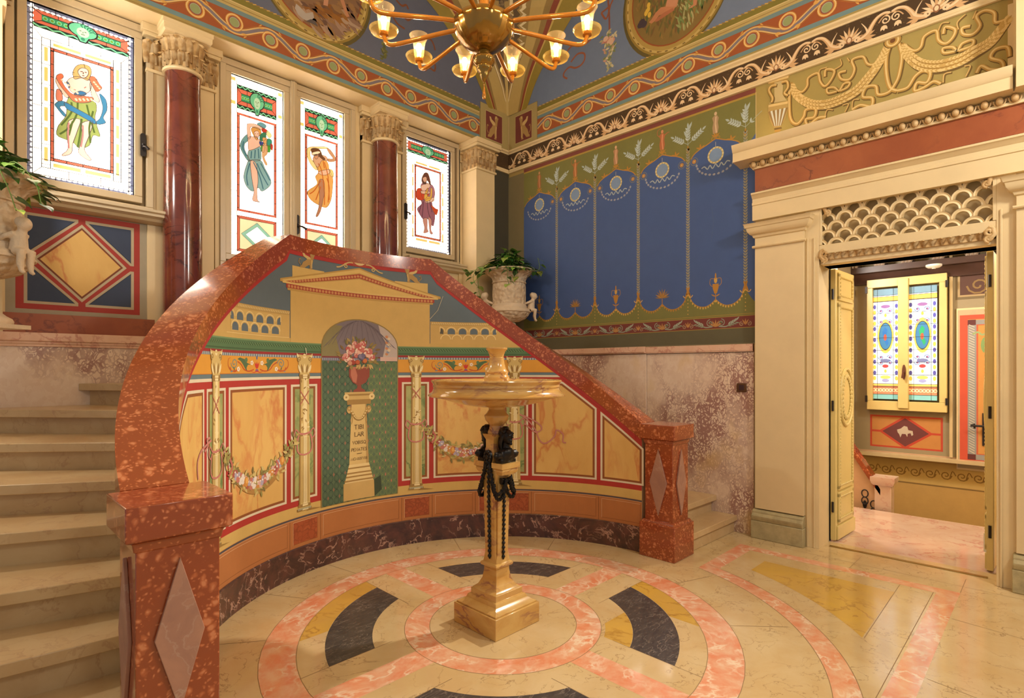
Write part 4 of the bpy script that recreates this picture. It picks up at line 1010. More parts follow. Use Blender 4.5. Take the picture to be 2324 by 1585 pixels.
for q, c in (([(330, 520), (370, 505), (372, 560), (340, 580), (320, 560)], E_(60, 150, 120, .8)), ([(345, 470), (385, 490), (375, 510), (340, 500)], E_(226, 60, 50, .8)), ([(300, 435), (335, 425), (375, 450), (360, 475), (320, 455)], E_(110, 180, 210, .9)), ([(320, 580), (355, 590), (355, 615), (325, 610)], E_(40, 80, 200, .8)), ([(345, 550), (385, 560), (380, 610), (355, 600)], E_(240, 190, 130, .9)), ([(385, 560), (420, 570), (415, 620), (380, 610)], E_(60, 180, 160, .85)), ([(330, 615), (360, 620), (355, 670), (335, 660)], E_(90, 190, 80, .85)), ([(375, 615), (410, 620), (405, 670), (380, 660)], E_(80, 186, 70, .85)), ([(350, 600), (382, 610), (385, 680), (360, 710), (384, 765), (370, 775), (345, 720), (340, 670)], E_(244, 200, 160, .95)), ([(410, 600), (428, 610), (425, 655), (412, 640)], E_(226, 70, 60, .8)), ([(385, 490), (420, 530), (400, 555), (375, 520)], E_(230, 240, 190, 1.2))): g.poly(c2, q, c, 0.003)
r2 = window(2, [W2, W3], W2[0]-0.10, W3[1]+0.12, zb2-0.14, 4.325, handle=(W3[0]-0.045, gpx(667, 512)[1], 1.0))
pane(r2, g)
g = Glass(*W3); casement_window(g); OR_ = E_(246, 190, 110, .95)
g.poly(c2, [(705, 650), (740, 625), (860, 625), (880, 640), (800, 640), (745, 640), (735, 700), (770, 760), (800, 800), (780, 815), (740, 770), (712, 710)], E_(250, 236, 180, 1.3)); g.poly(c2, [(770, 740), (850, 725), (885, 770), (890, 810), (920, 880), (918, 960), (905, 1060), (870, 1120), (820, 1110), (740, 1060), (712, 990), (790, 930), (775, 870), (800, 830)], OR_)
g.fold(c2, [[(800, 760), (830, 830), (850, 1000), (850, 1100)], [(850, 750), (880, 870), (890, 1060)], [(820, 900), (770, 980), (730, 1010)], [(820, 950), (780, 1060)], [(870, 880), (890, 960), (880, 1080)], [(840, 740), (850, 800)]], E_(214, 120, 40, .85), 0.010)
g.L += 1; g.poly(c2, [(805, 905), (845, 900), (850, 1000), (835, 1080), (820, 1150), (795, 1195), (780, 1190), (800, 1130), (812, 1040)], E_(206, 150, 120, .8)); g.poly(c2, [(755, 720), (790, 690), (860, 700), (880, 740), (830, 735), (800, 790), (775, 770)], E_(240, 196, 170, .95)); g.poly(c2, [(870, 640), (900, 650), (945, 720), (930, 745), (880, 745), (880, 722), (920, 722), (890, 680)], E_(226, 176, 140, .9)); g.poly(c2, [(740, 650), (770, 635), (815, 650), (835, 700), (855, 720), (845, 735), (800, 700), (760, 690)], E_(130, 84, 50, .8))
g.poly(c2, [(745, 675), (800, 660), (815, 675), (760, 695)], E_(250, 240, 220, 1.4)); g.poly(c2, [(765, 690), (800, 685), (800, 710), (785, 725), (768, 712)], E_(230, 180, 150, .9)); g.poly(c2, [(800, 830), (880, 810), (900, 820), (880, 850), (830, 856)], E_(244, 204, 184, 1)); g.poly(c2, [(890, 810), (920, 820), (925, 870), (900, 860)], E_(246, 226, 150, 1.1))
pane(r2, g)
# figure 4
g = Glass(*W4); single_window(g); PU = E_(180, 120, 150, .75)
g.poly(c2, [(1640, 1050), (1720, 1050), (1735, 1110), (1755, 1180), (1750, 1240), (1735, 1275), (1690, 1210), (1660, 1220), (1630, 1180), (1608, 1130), (1645, 1090)], PU); g.fold(c2, [[(1660, 1070), (1650, 1200)], [(1690, 1070), (1700, 1160), (1730, 1240)], [(1710, 1060), (1730, 1160)], [(1640, 1100), (1625, 1160)]], E_(96, 56, 86, .7), 0.008)
g.L += 1; g.poly(c2, [(1640, 930), (1680, 920), (1735, 940), (1755, 1000), (1740, 1060), (1700, 1080), (1655, 1050), (1640, 990)], E_(196, 140, 170, .85)); g.poly(c2, [(1645, 940), (1700, 925), (1715, 950), (1670, 985), (1645, 975)], SKN); g.poly(c2, [(1605, 975), (1640, 965), (1660, 1010), (1700, 1000), (1705, 1015), (1660, 1060), (1605, 1050)], E_(226, 84, 50, .85)); g.poly(c2, [(1640, 985), (1705, 990), (1708, 1008), (1650, 1008)], SKN); g.poly(c2, [(1672, 1060), (1740, 1040), (1745, 1070), (1690, 1085)], SKN); g.poly(c2, [(1665, 1030), (1690, 965), (1700, 970), (1690, 1020), (1715, 1030), (1720, 965), (1732, 970), (1725, 1050), (1680, 1070)], E_(244, 196, 96, 1))
g.poly(c2, [(1650, 870), (1670, 838), (1700, 845), (1720, 920), (1715, 935), (1690, 900), (1680, 930), (1655, 925), (1645, 900)], E_(130, 80, 66, .7)); g.L += 1; g.poly(c2, [(1655, 880), (1680, 870), (1688, 895), (1675, 915), (1660, 905)], E_(240, 196, 180, .95)); g.poly(c2, [(1720, 1100), (1760, 1130), (1780, 1140), (1765, 1185), (1740, 1150)], E_(230, 96, 56, .8))
g.poly(c2, [(1655, 1220), (1690, 1210), (1692, 1290), (1700, 1320), (1660, 1330), (1668, 1290)], E_(226, 170, 166, .85)); g.poly(c2, [(1700, 1200), (1728, 1230), (1722, 1300), (1738, 1335), (1715, 1335), (1708, 1290)], E_(226, 170, 166, .85))
r4 = window(3, [W4], W4[0]-0.07, W4[1]+0.13, W4[2]-0.14, 4.325, sill=(W4[0]-0.05, W4[1]+0.36, W4[2]-0.12), handle=(W4[0]-0.03, gpx(915, 482)[1], 0.4))
pane(r4, g)

# strips of wall, pilasters and panels of the window bay
w = MB(); w.box(-2.2, 5.02, 0, 4.45, YB+0.33, 1.655)
tag(w.build('trim_8', M['dado']), kind='structure')
w = MB(); w.sweep([(0, 1.655), (0.012, 1.655), (0.012, 1.672), (0.02, 1.676), (0.02, 1.69), (0.035, 1.694), (0.035, 1.752), (0, 1.752)], (-2.2, 5.02, 0), (0, -1, 0), (0, 0, 1), (1, 0, 0), 6.65); w.box(-2.2, 5.015, 1.66, 5.03, 5.41, 1.752)
tag(w.build('trim_9', M['pinkcap'], bevel=0.004), kind='structure')
def xat(px, y): return on_y(px, 800, y)[0]
pf = 5.355                                        # face of the panels below the windows
P = Paint(lambda u, v, o: (u, pf-o, v)); base = MB()
zs1 = W1[2]-0.20
base.box(-1.2, pf, 1.752, W1[1]+0.14, 5.43, zs1); base.box(W4[0]-0.06, pf, 1.752, W4[1]+0.16, 5.43, W4[2]-0.2)
pp = lambda x, y: on_y(x, y, pf)
A0 = pp(37, 699.4); A1 = pp(317, 509.4); xl, xr_, zl, zh = A0[0], A1[0], A0[1], A1[1]
P.rect(xl-0.06, zl-0.04, xr_+0.05, zh+0.045, (168, 158, 136)); P.L = 2; P.rect(xl-0.005, zl, xr_, zh, (168, 56, 48))
xm, zm = (xl+xr_)/2, (zl+zh)/2; W_, H_ = (xr_-xl)/2, (zh-zl)/2
for sx in (-1, 1):
    for sz in (-1, 1):
        for L, d, c in ((3, 0.0, (188, 172, 144)), (4, 0.020, (56, 68, 94))):
            P.L = L; a, b = 0.040, 0.055
            tri = [(xm+sx*(W_-a), zm+sz*(H_-a)), (xm+sx*0.022, zm+sz*(H_-a)), (xm+sx*0.022, zm+sz*(H_-a-0.025)), (xm+sx*(W_-a-0.025), zm+sz*0.022), (xm+sx*(W_-a), zm+sz*0.022)]
            P.add(inset(tri, d), c)
for L, s_, c in ((3, 0.765, (192, 176, 146)), (4, 0.70, (122, 62, 36)), (5, 0.655, 'faux')):
    P.L = L; kx, kz = W_*s_, H_*s_*1.05; P.add([(xm-kx, zm), (xm, zm-kz), (xm+kx, zm), (xm, zm+kz)], c)
tag(P.build('trim_10', None, ('cream', 'faux'), base), kind='structure')
w = MB(); w.box(-1.2, pf-0.015, 1.752, W1[1]+0.14, pf, 1.91)
tag(w.build('baseboard_back', M['facered']), kind='structure')
w = MB()                                           # flat pilasters behind the columns
for a, b in ((325, 490), (813, 914)): w.box(xat(a+8, 5.36), 5.345, 1.752, xat(b-5, 5.36), 5.42, 4.335)
w.box(4.49, 5.06, 1.752, 4.80, 5.42, 4.0); w.box(W4[1]+0.11, 5.33, 1.752, 4.49, 5.42, 4.335); w.box(-0.6, 5.06, 1.752, 0.215, 5.42, 4.0); w.box(xat(487, 5.36), 5.35, 1.752, W2[0]-0.05, 5.42, 4.335); w.box(W3[1]+0.06, 5.35, 1.752, xat(816, 5.36), 5.42, 4.335)
tag(w.build('trim_11', M['cream'], bevel=0.003), kind='structure')

# ---------------------------------------------------------------- columns and capitals
def acanthus(m, base, out, h, wd, curl, lean=0.0):
    """one curling leaf: base point, outward direction, height, width"""
    o = Vector(out).normalized(); t = Vector((-o.y, o.x, 0)); b = Vector(base); n = 7; vs = []
    for i in range(n+1):
        s = i/n; z = h*math.sin(min(1, s*1.12)*PI/2) if s < 0.85 else h*(0.985-0.9*(s-0.85))
        r = lean*s+curl*(max(0, s-0.45)/0.55)**2
        ww = wd*(0.75+0.35*math.sin(PI*s))*(1 if s < 0.8 else 1-(s-0.8)*3.2)
        lob = 1+0.12*(i % 2)
        for k, (a, d) in enumerate(((-1, -0.012), (-0.5, 0.004), (0, 0.014), (0.5, 0.004), (1, -0.012))):
            vs.append(b+o*(r+d)+t*(a*ww*lob/2)+Vector((0, 0, z)))
    fs = [(i*5+k, i*5+k+1, i*5+6+k, i*5+5+k) for i in range(n) for k in range(4)]
    m.add(vs, fs)
M['gilt'] = None
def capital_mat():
    m, nt, b = new_mat('stone capital dark in hollows'); v = coords(nt)
    g = nt.nodes.new('ShaderNodeNewGeometry'); r = ramp(nt, [(0.44, lin((92, 62, 28))), (0.52, lin((214, 180, 126)))], g.outputs['Pointiness'])  # colour darker in the hollows, paler on the edges
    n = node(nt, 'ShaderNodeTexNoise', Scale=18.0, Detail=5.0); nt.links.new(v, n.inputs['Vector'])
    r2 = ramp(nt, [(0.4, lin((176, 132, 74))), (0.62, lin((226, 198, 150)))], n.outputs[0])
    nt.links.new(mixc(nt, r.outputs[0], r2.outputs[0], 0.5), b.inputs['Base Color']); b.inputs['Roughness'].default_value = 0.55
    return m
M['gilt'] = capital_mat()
def column(x, y, label):
    t = thing('marble_column', label, 'column', (x, y, 1.752), group=None)
    s = MB(); s.lathe([(0.150, 0.16), (0.147, 0.22), (0.146, 0.8), (0.141, 1.5), (0.132, 2.235)], n=48); s.build('shaft', M['column'], t)
    b = MB(); b.box(-0.19, -0.19, 0, 0.19, 0.19, 0.05); b.lathe([(0.185, 0.05), (0.195, 0.075), (0.185, 0.10), (0.160, 0.11), (0.158, 0.125), (0.170, 0.14), (0.158, 0.16), (0.148, 0.165)], n=40); b.build('base', M['stone'], t)
    c = MB(); c.lathe([(0.132, 2.225), (0.148, 2.23), (0.152, 2.243), (0.146, 2.256), (0.136, 2.262)], n=40); c.build('neck_ring', M['cream'], t)
    c = MB(); c.lathe([(0.134, 2.26), (0.136, 2.36), (0.150, 2.45), (0.165, 2.497)], n=40)
    for i in range(16): a = 2*PI*i/16; acanthus(c, (0.136*math.cos(a), 0.136*math.sin(a), 2.262), (math.cos(a), math.sin(a), 0), 0.115, 0.055, 0.035, 0.004)
    for i in range(16): a = 2*PI*(i+0.5)/16; acanthus(c, (0.136*math.cos(a), 0.136*math.sin(a), 2.30), (math.cos(a), math.sin(a), 0), 0.185, 0.056, 0.052, 0.012)
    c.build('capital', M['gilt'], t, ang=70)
    a = MB(); a.sq([(0.165, 0.165, 2.497), (0.178, 0.178, 2.508), (0.178, 0.178, 2.545), (0.186, 0.186, 2.552), (0.186, 0.186, 2.578), (0.19, 0.19, 2.583)], 0, 0); a.build('abacus', M['cream'], t)
    return t
column(1.345, 5.265, 'dark red marble column between the left window and the double window'); column(3.325, 5.265, 'dark red marble column between the double window and the small right window')
# pilaster capitals
def pil_capital(x0, x1, yf, side=None):
    c = MB(); z0, z1 = 3.985, 4.235
    c.box(x0, yf, z0, x1, 5.42, z1+0.01); n = max(2, int((x1-x0)/0.062))
    for row, (zz, h, cu) in enumerate(((z0+0.005, 0.13, 0.03), (z0+0.05, 0.185, 0.045))):
        for i in range(n+(0 if row == 0 else 1)):
            x = x0+(x1-x0)*((i+0.5)/n if row == 0 else i/n); acanthus(c, (x, yf, zz), (0, -1, 0), h, 0.062, cu, 0.006)
        if side:
            m_ = int((5.35-yf)/0.062)
            for i in range(m_): y = yf+(5.35-yf)*((i+0.5) if row == 0 else i+0.1)/m_; acanthus(c, (x0 if side < 0 else x1, y, zz), (side, 0, 0), h, 0.062, cu, 0.006)
    k = MB(); k.box(x0-0.035, yf-0.05, 4.245, x1+0.035, 5.42, 4.275); k.box(x0-0.05, yf-0.065, 4.275, x1+0.05, 5.42, 4.335); k.box(x0-0.012, yf-0.016, 3.965, x1+0.012, 5.42, 3.99)
    return c, k
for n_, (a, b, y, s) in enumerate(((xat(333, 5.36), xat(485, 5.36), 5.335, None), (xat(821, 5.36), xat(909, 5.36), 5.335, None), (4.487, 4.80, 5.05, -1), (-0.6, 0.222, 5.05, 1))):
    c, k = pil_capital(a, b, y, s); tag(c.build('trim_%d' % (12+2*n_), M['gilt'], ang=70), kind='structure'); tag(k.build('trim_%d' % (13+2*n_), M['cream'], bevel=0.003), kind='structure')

# ---------------------------------------------------------------- doorcase
d = MB()
XP = 5.01
for y0, y1 in ((1.503, 1.905), (-0.22, 0.185)):
    d.box(XP, y0, 0.26, XR-0.001, y1, 2.60)
    d.sweep([(0, 2.575), (0.018, 2.578), (0.024, 2.588), (0.018, 2.598), (0, 2.60)], (XP, y0-0.018, 0), (-1, 0, 0), (0, 0, 1), (0, 1, 0), y1-y0+0.036)
    d.sq([((0.057+q)/2, (y1-y0)/2+q, z) for q, z in ((0.0, 2.60), (0.0, 2.665), (0.012, 2.672), (0.018, 2.69), (0.035, 2.70), (0.052, 2.725), (0.058, 2.752), (0.066, 2.757), (0.074, 2.785), (0.08, 2.79))], 0, 0)
    for i in range(40): pass
    n0 = len(d.v)-40
    for i in range(n0, len(d.v)):
        x, y, z = d.v[i]; q = abs(x)*2-0.057; d.v[i] = ((XP-q if x < 0 else XR-0.001), y+(y0+y1)/2, z)
d.box(5.045, 1.396, 0, XR-0.001, 1.503, 2.96); d.box(5.045, 0.185, 0, XR-0.001, 0.287, 2.96)       # plain jambs
for y in (1.482, 1.43, 0.262): d.box(5.035, y-0.006, 0, 5.046, y+0.006, 2.6)
tag(d.build('trim_20', M['cream'], bevel=0.002), kind='structure')
d = MB()                                            # plinth blocks
for y0, y1 in ((1.497, 1.929), (-0.25, 0.205)):
    d.box(4.972, y0, 0, XR-0.001, y1, 0.155); d.sweep([(0, 0.155), (0.088, 0.155), (0.088, 0.165), (0.098, 0.18), (0.098, 0.20), (0.084, 0.215), (0.078, 0.222), (0.078, 0.235), (0.064, 0.245), (0, 0.262)], (XR-0.001, y0+0.004, 0), (-1, 0, 0), (0, 0, 1), (0, 1, 0), y1-y0-0.008)
tag(d.build('baseboard_right', M['stone'], bevel=0.006), kind='structure')
d = MB()                                            # architrave, cornice
d.sweep([(0, 2.83), (0.05, 2.83), (0.05, 2.96), (0.058, 2.965), (0.058, 2.985), (0.05, 2.99), (0.05, 3.02), (0.062, 3.03), (0.075, 3.05), (0.085, 3.055), (0.085, 3.07), (0, 3.085)], (XR-0.001, -0.6, 0), (-1, 0, 0), (0, 0, 1), (0, 1, 0), 2.53)
d.sweep([(0, 3.335), (0.075, 3.345), (0.175, 3.352), (0.175, 3.43), (0.182, 3.435), (0.19, 3.455), (0.20, 3.475), (0.205, 3.497), (0, 3.52)], (XR-0.001, 0.197, 0), (-1, 0, 0), (0, 0, 1), (0, 1, 0), 1.905+0.15-0.197)
d.box(XP-0.02, -0.6, 3.28, XR-0.001, 1.92, 3.30); d.box(XP, -0.6, 3.30, XR-0.001, 1.915, 3.345)
d.sweep([(0, 0.197), (0.13, 0.197), (0.13, 0.19), (0.20, 0.18), (0.20, 0.12), (0, 0.12)], (XR-0.001, 0, 3.345), (-1, 0, 0), (0, 1, 0), (0, 0, 1), 0.75)
d.box(4.90, -1.6, 3.345, XR-0.001, 0.125, 4.35)
tag(d.build('trim_21', M['cream']), kind='structure')
d = MB(); d.box(5.012, -0.6, 3.082, XR-0.001, 1.905, 3.282); tag(d.build('trim_22', M['facered']), kind='structure')
d = MB()                                            # egg and dart
ne = 23
for i in range(ne):
    y = 1.925-0.078*i-0.02
    d.sph((XP-0.030, y, 3.318), 0.024, 0.021, 0.028, 12, 8)
    d.tube([(XP-0.02+0.0*k, y+0.032*math.cos(PI+PI*k/8), 3.33+0.043*math.sin(PI+PI*k/8)) for k in range(9)], 0.0055, 6)
    d.add([(XP-0.012, y+0.039-0.006, 3.342), (XP-0.012, y+0.039+0.006, 3.342), (XP-0.030, y+0.039, 3.335), (XP-0.012, y+0.039, 3.29)], [(0, 2, 3), (2, 1, 3), (0, 1, 2)])
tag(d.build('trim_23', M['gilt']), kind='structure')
# transom with fish-scale openwork
d = MB(); d.box(5.05, 0.287, 2.455, 5.10, 1.396, 2.53); d.box(5.06, 0.287, 2.93, 5.17, 1.396, 2.96); d.box(5.045, 1.376, 2.53, 5.165, 1.396, 2.96); d.box(5.045, 0.287, 2.53, 5.165, 0.307, 2.96); d.box(5.075, 0.287, 2.37, 5.345, 1.396, 2.41); d.box(5.155, 0.30, 2.5, 5.166, 1.39, 2.94)
tag(d.build('trim_24', M['cream'], bevel=0.003), kind='structure')
d = MB(); pw = 0.1235; ph = 0.070
for row in range(7):
    for c_ in range(-1, 11):
        y = 0.287+pw*(c_+(0.5 if row % 2 else 0.0)); z = 2.515+ph*row; n = 12; r0, r1, x0, x1 = 0.043, 0.0645, 5.062, 5.10
        pts = [(math.cos(PI*i/n), math.sin(PI*i/n)) for i in range(n+1)]
        vs, ok = [], True
        for rr in (r1, 0.055, r0):
            for a, b in pts: vs.append((x0+(0.006 if rr == 0.055 else 0), min(1.385, max(0.30, y+rr*a)), min(2.94, z+rr*b*1.08)))
        for a, b in pts: vs.append((x1, min(1.385, max(0.30, y+r0*a)), min(2.94, z+r0*b*1.08)))
        for a, b in pts: vs.append((x1, min(1.385, max(0.30, y+r1*a)), min(2.94, z+r1*b*1.08)))
        if y < 0.25 or y > 1.42: continue
        m_ = n+1; d.add(vs, [(k*m_+i, k*m_+i+1, ((k+1) % 5)*m_+i+1, ((k+1) % 5)*m_+i) for k in range(5) for i in range(n)])
tag(d.build('trim_25', M['cream'], ang=50, fix=False), kind='structure')
def console(m, y, z, sg, h):
    m.tube(spiral(0, 0, 0.032, 1.3, PI/2, sg, 14) and [(5.045, y+a, z+b) for a, b in spiral(0, 0, 0.034, 1.4, PI/2, sg, 16)], 0.012, 7)
    m.tube([(5.045, y+a, z-h+b) for a, b in spiral(0, 0, 0.026, 1.4, -PI/2, sg, 16)], 0.010, 7)
    m.tube([(5.05, y-sg*0.02, z+0.02), (5.04, y-sg*0.03, z-h*0.4), (5.05, y-sg*0.005, z-h)], 0.016, 7)
d = MB(); console(d, 1.335, 2.90, -1, 0.11); console(d, 0.335, 2.90, 1, 0.11); console(d, 1.36, 2.455, -1, 0.05); console(d, 0.325, 2.455, 1, 0.05)
for i in range(19):
    y = 1.33-0.053*i
    if y < 0.36: break
    acanthus(d, (5.062, y, 2.405), (-1, 0, 0), 0.05, 0.052, 0.022, 0.012)
d.box(5.06, 0.30, 2.405, 5.09, 1.385, 2.456)
tag(d.build('trim_26', M['gilt'], ang=70), kind='structure')

# ---------------------------------------------------------------- door leaves
def bead_rect(m, x0, z0, x1, z1, y, r=0.012, step=0.028):
    for a, b in (((x0, z0), (x1, z0)), ((x1, z0), (x1, z1)), ((x1, z1), (x0, z1)), ((x0, z1), (x0, z0))):
        L = math.hypot(b[0]-a[0], b[1]-a[1]); n = max(1, int(L/step))
        for i in range(n): t = (i+0.5)/n; m.sph((a[0]+(b[0]-a[0])*t, y, a[1]+(b[1]-a[1])*t), r if b[0] != a[0] else r*0.8, r*0.8, r if b[0] == a[0] else r*0.8, 6, 4)
def door_leaf(n, sgn):
    """leaf standing open into the next room; sgn -1 shows its face towards -y"""
    root = thing('door_%d' % n, None, None, kind='structure')
    w = 0.50; m = MB(); m.box(0, 0, 0.012, w, 0.040, 2.37); m.box(0.03, -0.012, 0.012, w, 0, 0.13)
    for z0, z1 in ((0.16, 0.41), (0.45, 2.07), (2.11, 2.335)):
        m.box(0.06, -0.006, z0, w-0.06, 0, z1)
        for a, b, c, e in ((0.05, z0-0.01, w-0.05, z0+0.03), (0.05, z1-0.03, w-0.05, z1+0.01), (0.05, z0, 0.09, z1), (w-0.09, z0, w-0.05, z1)): m.box(a, -0.014, b, c, 0, e)
    o = m.build('leaf', M['yellow'], root, bevel=0.003)
    b = MB()
    for z0, z1 in ((0.19, 0.38), (0.48, 2.04), (2.14, 2.305)): bead_rect(b, 0.085, z0, w-0.085, z1, -0.012)
    b.tube([(w/2+0.165*math.cos(a), -0.012, 1.25+0.25*math.sin(a)) for a in [2*PI*i/40 for i in range(40)]], 0.014, 7, closed=True)
    for i in range(30): a = 2*PI*i/30; b.sph((w/2+0.115*math.cos(a), -0.016, 1.25+0.185*math.sin(a)), 0.018, 0.012, 0.022, 6, 4)
    b.build('beading', M['yellow'], root)
    p = MB(); p.prism([(w/2+0.15*math.cos(2*PI*i/32), 1.25+0.235*math.sin(2*PI*i/32)) for i in range(32)], 'y', -0.010, 0); p.build('oval_panel', M['yellow'], root)
    h = MB()
    for z in (0.30, 1.18, 2.15): h.tube([(-0.006, 0.02, z-0.045), (-0.006, 0.02, z+0.045)], 0.009, 8)
    h.build('hinge', M['iron'], root)
    if sgn > 0:
        for c in root.children:
            for v in c.data.vertices: v.co.y = 0.04-v.co.y
    return root
L1 = door_leaf(1, -1); L1.location = (5.352, 1.352, 0); L1.rotation_euler = (0, 0, math.radians(-3.0))
L2 = door_leaf(2, 1); L2.location = (5.352, 0.320, 0); L2.rotation_euler = (0, 0, math.radians(-1.5))
s = MB(); s.box(0.06, 0.04, 0.13, 0.075, 0.062, 0.27); s.build('door_stop', M['white'], L2)
d = MB(); d.box(5.346, 1.398, 0, 5.40, 1.42, 2.38); d.box(5.346, 0.262, 0, 5.40, 0.288, 2.38); tag(d.build('trim_27', M['black']), kind='structure')  # solid black strips standing in for the shade in the gaps beside the leaves
d = MB(); d.box(5.18, 0.342, 0, 5.215, 1.355, 0.005); o = d.build('threshold_strip', M['brass']); tag(o, 'thin brass threshold strip across the doorway floor', 'threshold strip')
s = thing('light_switch', 'small bronze light switch with dark rocker on the pink marble dado', 'light switch', (5.046, 2.035, on_x(1677, 880, 5.047)[1]))
m = MB(); m.box(-0.012, -0.045, -0.04, 0, 0.045, 0.04); m.build('plate', plain('bronze switch plate', (96, 66, 44), 0.35, 0.1, 20, 0.6), s, bevel=0.006)
m = MB(); m.box(-0.016, -0.024, -0.024, -0.010, 0.024, 0.024); m.build('rocker', plain('dark plum plastic', (52, 28, 36), 0.3, 0.05), s, bevel=0.003)

# ---------------------------------------------------------------- stair hall beyond the door
XV = 8.0
f = MB(); f.box(5.33, -1.2, -0.12, 6.87, 3.2, -0.002)
tag(f.build('floor', M['vfloor']), kind='structure')
vx = lambda x, y: on_x(x, y, XV)
b = MB(); b.box(XV, -1.2, -2.6, XV+0.2, 4.2, 3.6); b.box(5.35, 3.2, -2.6, 8.2, 3.4, 3.6); b.box(5.35, -1.4, -2.6, 8.2, -1.2, 3.6); b.box(5.35, -1.4, 3.05, 8.2, 3.4, 3.25); b.box(6.75, -1.2, -2.6, 6.86, 3.2, -0.13)
P = Paint(lambda u, v, o: (XV-o, u, v))
yR, yL = vx(2250, 900)[0], vx(1930, 900)[0]
zdiv = vx(2100, 1042)[1]
P.rect(-1.2, -2.6, 3.2, zdiv, (206, 166, 96)); P.rect(-1.2, zdiv, 3.2, 3.05, (160, 146, 116)); P.L = 2
zw0, zw1 = vx(2100, 1098)[1], vx(2100, 1050)[1]
P.rect(-1.2, zw0, 3.2, zw1, (216, 184, 110)); P.rect(-1.2, zdiv, 3.2, zdiv+0.05, (206, 170, 140)); P.L = 3
for i in range(24):
    u = yL+0.2-0.145*i; v = (zw0+zw1)/2
    P.line(spiral(u, v, 0.055, 1.4, PI, 1, 14), 0.012, (150, 116, 58)); P.line(curve([(u+0.055, v), (u+0.085, v+0.05), (u+0.11, v-0.03)], 4), 0.010, (150, 116, 58))
P.rect(-1.2, zw0-0.02, 3.2, zw0-0.005, (140, 110, 60))
# painted panel under the window
q0, q1 = vx(1975, 1017), vx(2140, 949); P.L = 3; x0, x1, z0, z1 = q1[0], q0[0], vx(2057, 1019)[1], vx(2057, 945)[1]
P.rect(x0, z0, x1, z1, (196, 72, 50)); P.L = 4; P.rect(x0+0.02, z0+0.02, x1-0.02, z1-0.02, (200, 138, 74)); P.L = 5; xm2, zm2 = (x0+x1)/2, (z0+z1)/2
P.rect(x0, zm2-0.012, x1, zm2+0.012, (196, 72, 50)); P.add([(xm2-0.27, zm2), (xm2, zm2-0.2), (xm2+0.27, zm2), (xm2, zm2+0.2)], (196, 72, 50)); P.L = 6; P.add([(xm2-0.23, zm2), (xm2, zm2-0.17), (xm2+0.23, zm2), (xm2, zm2+0.17)], (112, 58, 58)); P.L = 7
vp = cv(1860, 560, 2.0583, vx)
P.add([vp(*q) for q in ((362, 855), (380, 850), (395, 838), (410, 842), (415, 858), (435, 862), (438, 880), (430, 885), (425, 872), (412, 875), (410, 890), (402, 876), (385, 875), (378, 892), (372, 876), (365, 868))], (206, 190, 170))
# right-hand bay: dark ornamental panel over a painted door
q = [vp(635, 128), vp(780, 240)]; P.L = 3; P.rect(-1.2, q[1][1], q[0][0], 3.0, (120, 104, 74)); P.L = 4
P.rect(-1.2, q[1][1]+0.03, q[0][0]-0.02, q[0][1], (176, 152, 110)); P.L = 5; P.rect(-1.2, q[1][1]+0.05, q[0][0]-0.04, q[0][1]-0.03, (88, 58, 48)); P.L = 6
for i in range(4): u = q[0][0]-0.2-0.25*i; P.line(spiral(u, (q[0][1]+q[1][1])/2, 0.10, 1.5, 0, 1 if i % 2 else -1, 16), 0.018, (140, 112, 66))
tag(P.build('wall_beyond', None, ('cream',), b), kind='structure')
# window of the stair hall
class G5(Glass):
    def __init__(s, x0, x1, z0, z1):
        Paint.__init__(s, lambda u, v, o: (XV-0.06-o*0.5, u, v)); s.b = (x1, x0, z0, z1); s.rect(x0, z0, x1, z1, E_(206, 226, 250, 1.3))
r5 = thing('window_4', None, None, kind='structure')
vg = lambda x, y: on_x(x, y, XV-0.06)
ztop, zbot = vg(2057, 652)[1], vg(2057, 908)[1]
f = MB(); a, b_ = vg(1969, 700)[0], vg(2150, 700)[0]
f.box(XV-0.10, b_, zbot-0.13, XV, a, zbot-0.02); f.box(XV-0.10, b_, ztop+0.02, XV, a, ztop+0.12); f.box(XV-0.10, a-0.06, zbot-0.02, XV, a, ztop+0.02); f.box(XV-0.10, b_, zbot-0.02, XV, b_+0.07, ztop+0.02)
m0, m1 = vg(2042, 700)[0], vg(2061, 700)[0]; f.box(XV-0.12, m1-0.01, zbot-0.1, XV, m0+0.01, ztop+0.1)
f.build('frame', M['yellow'], r5, bevel=0.004)
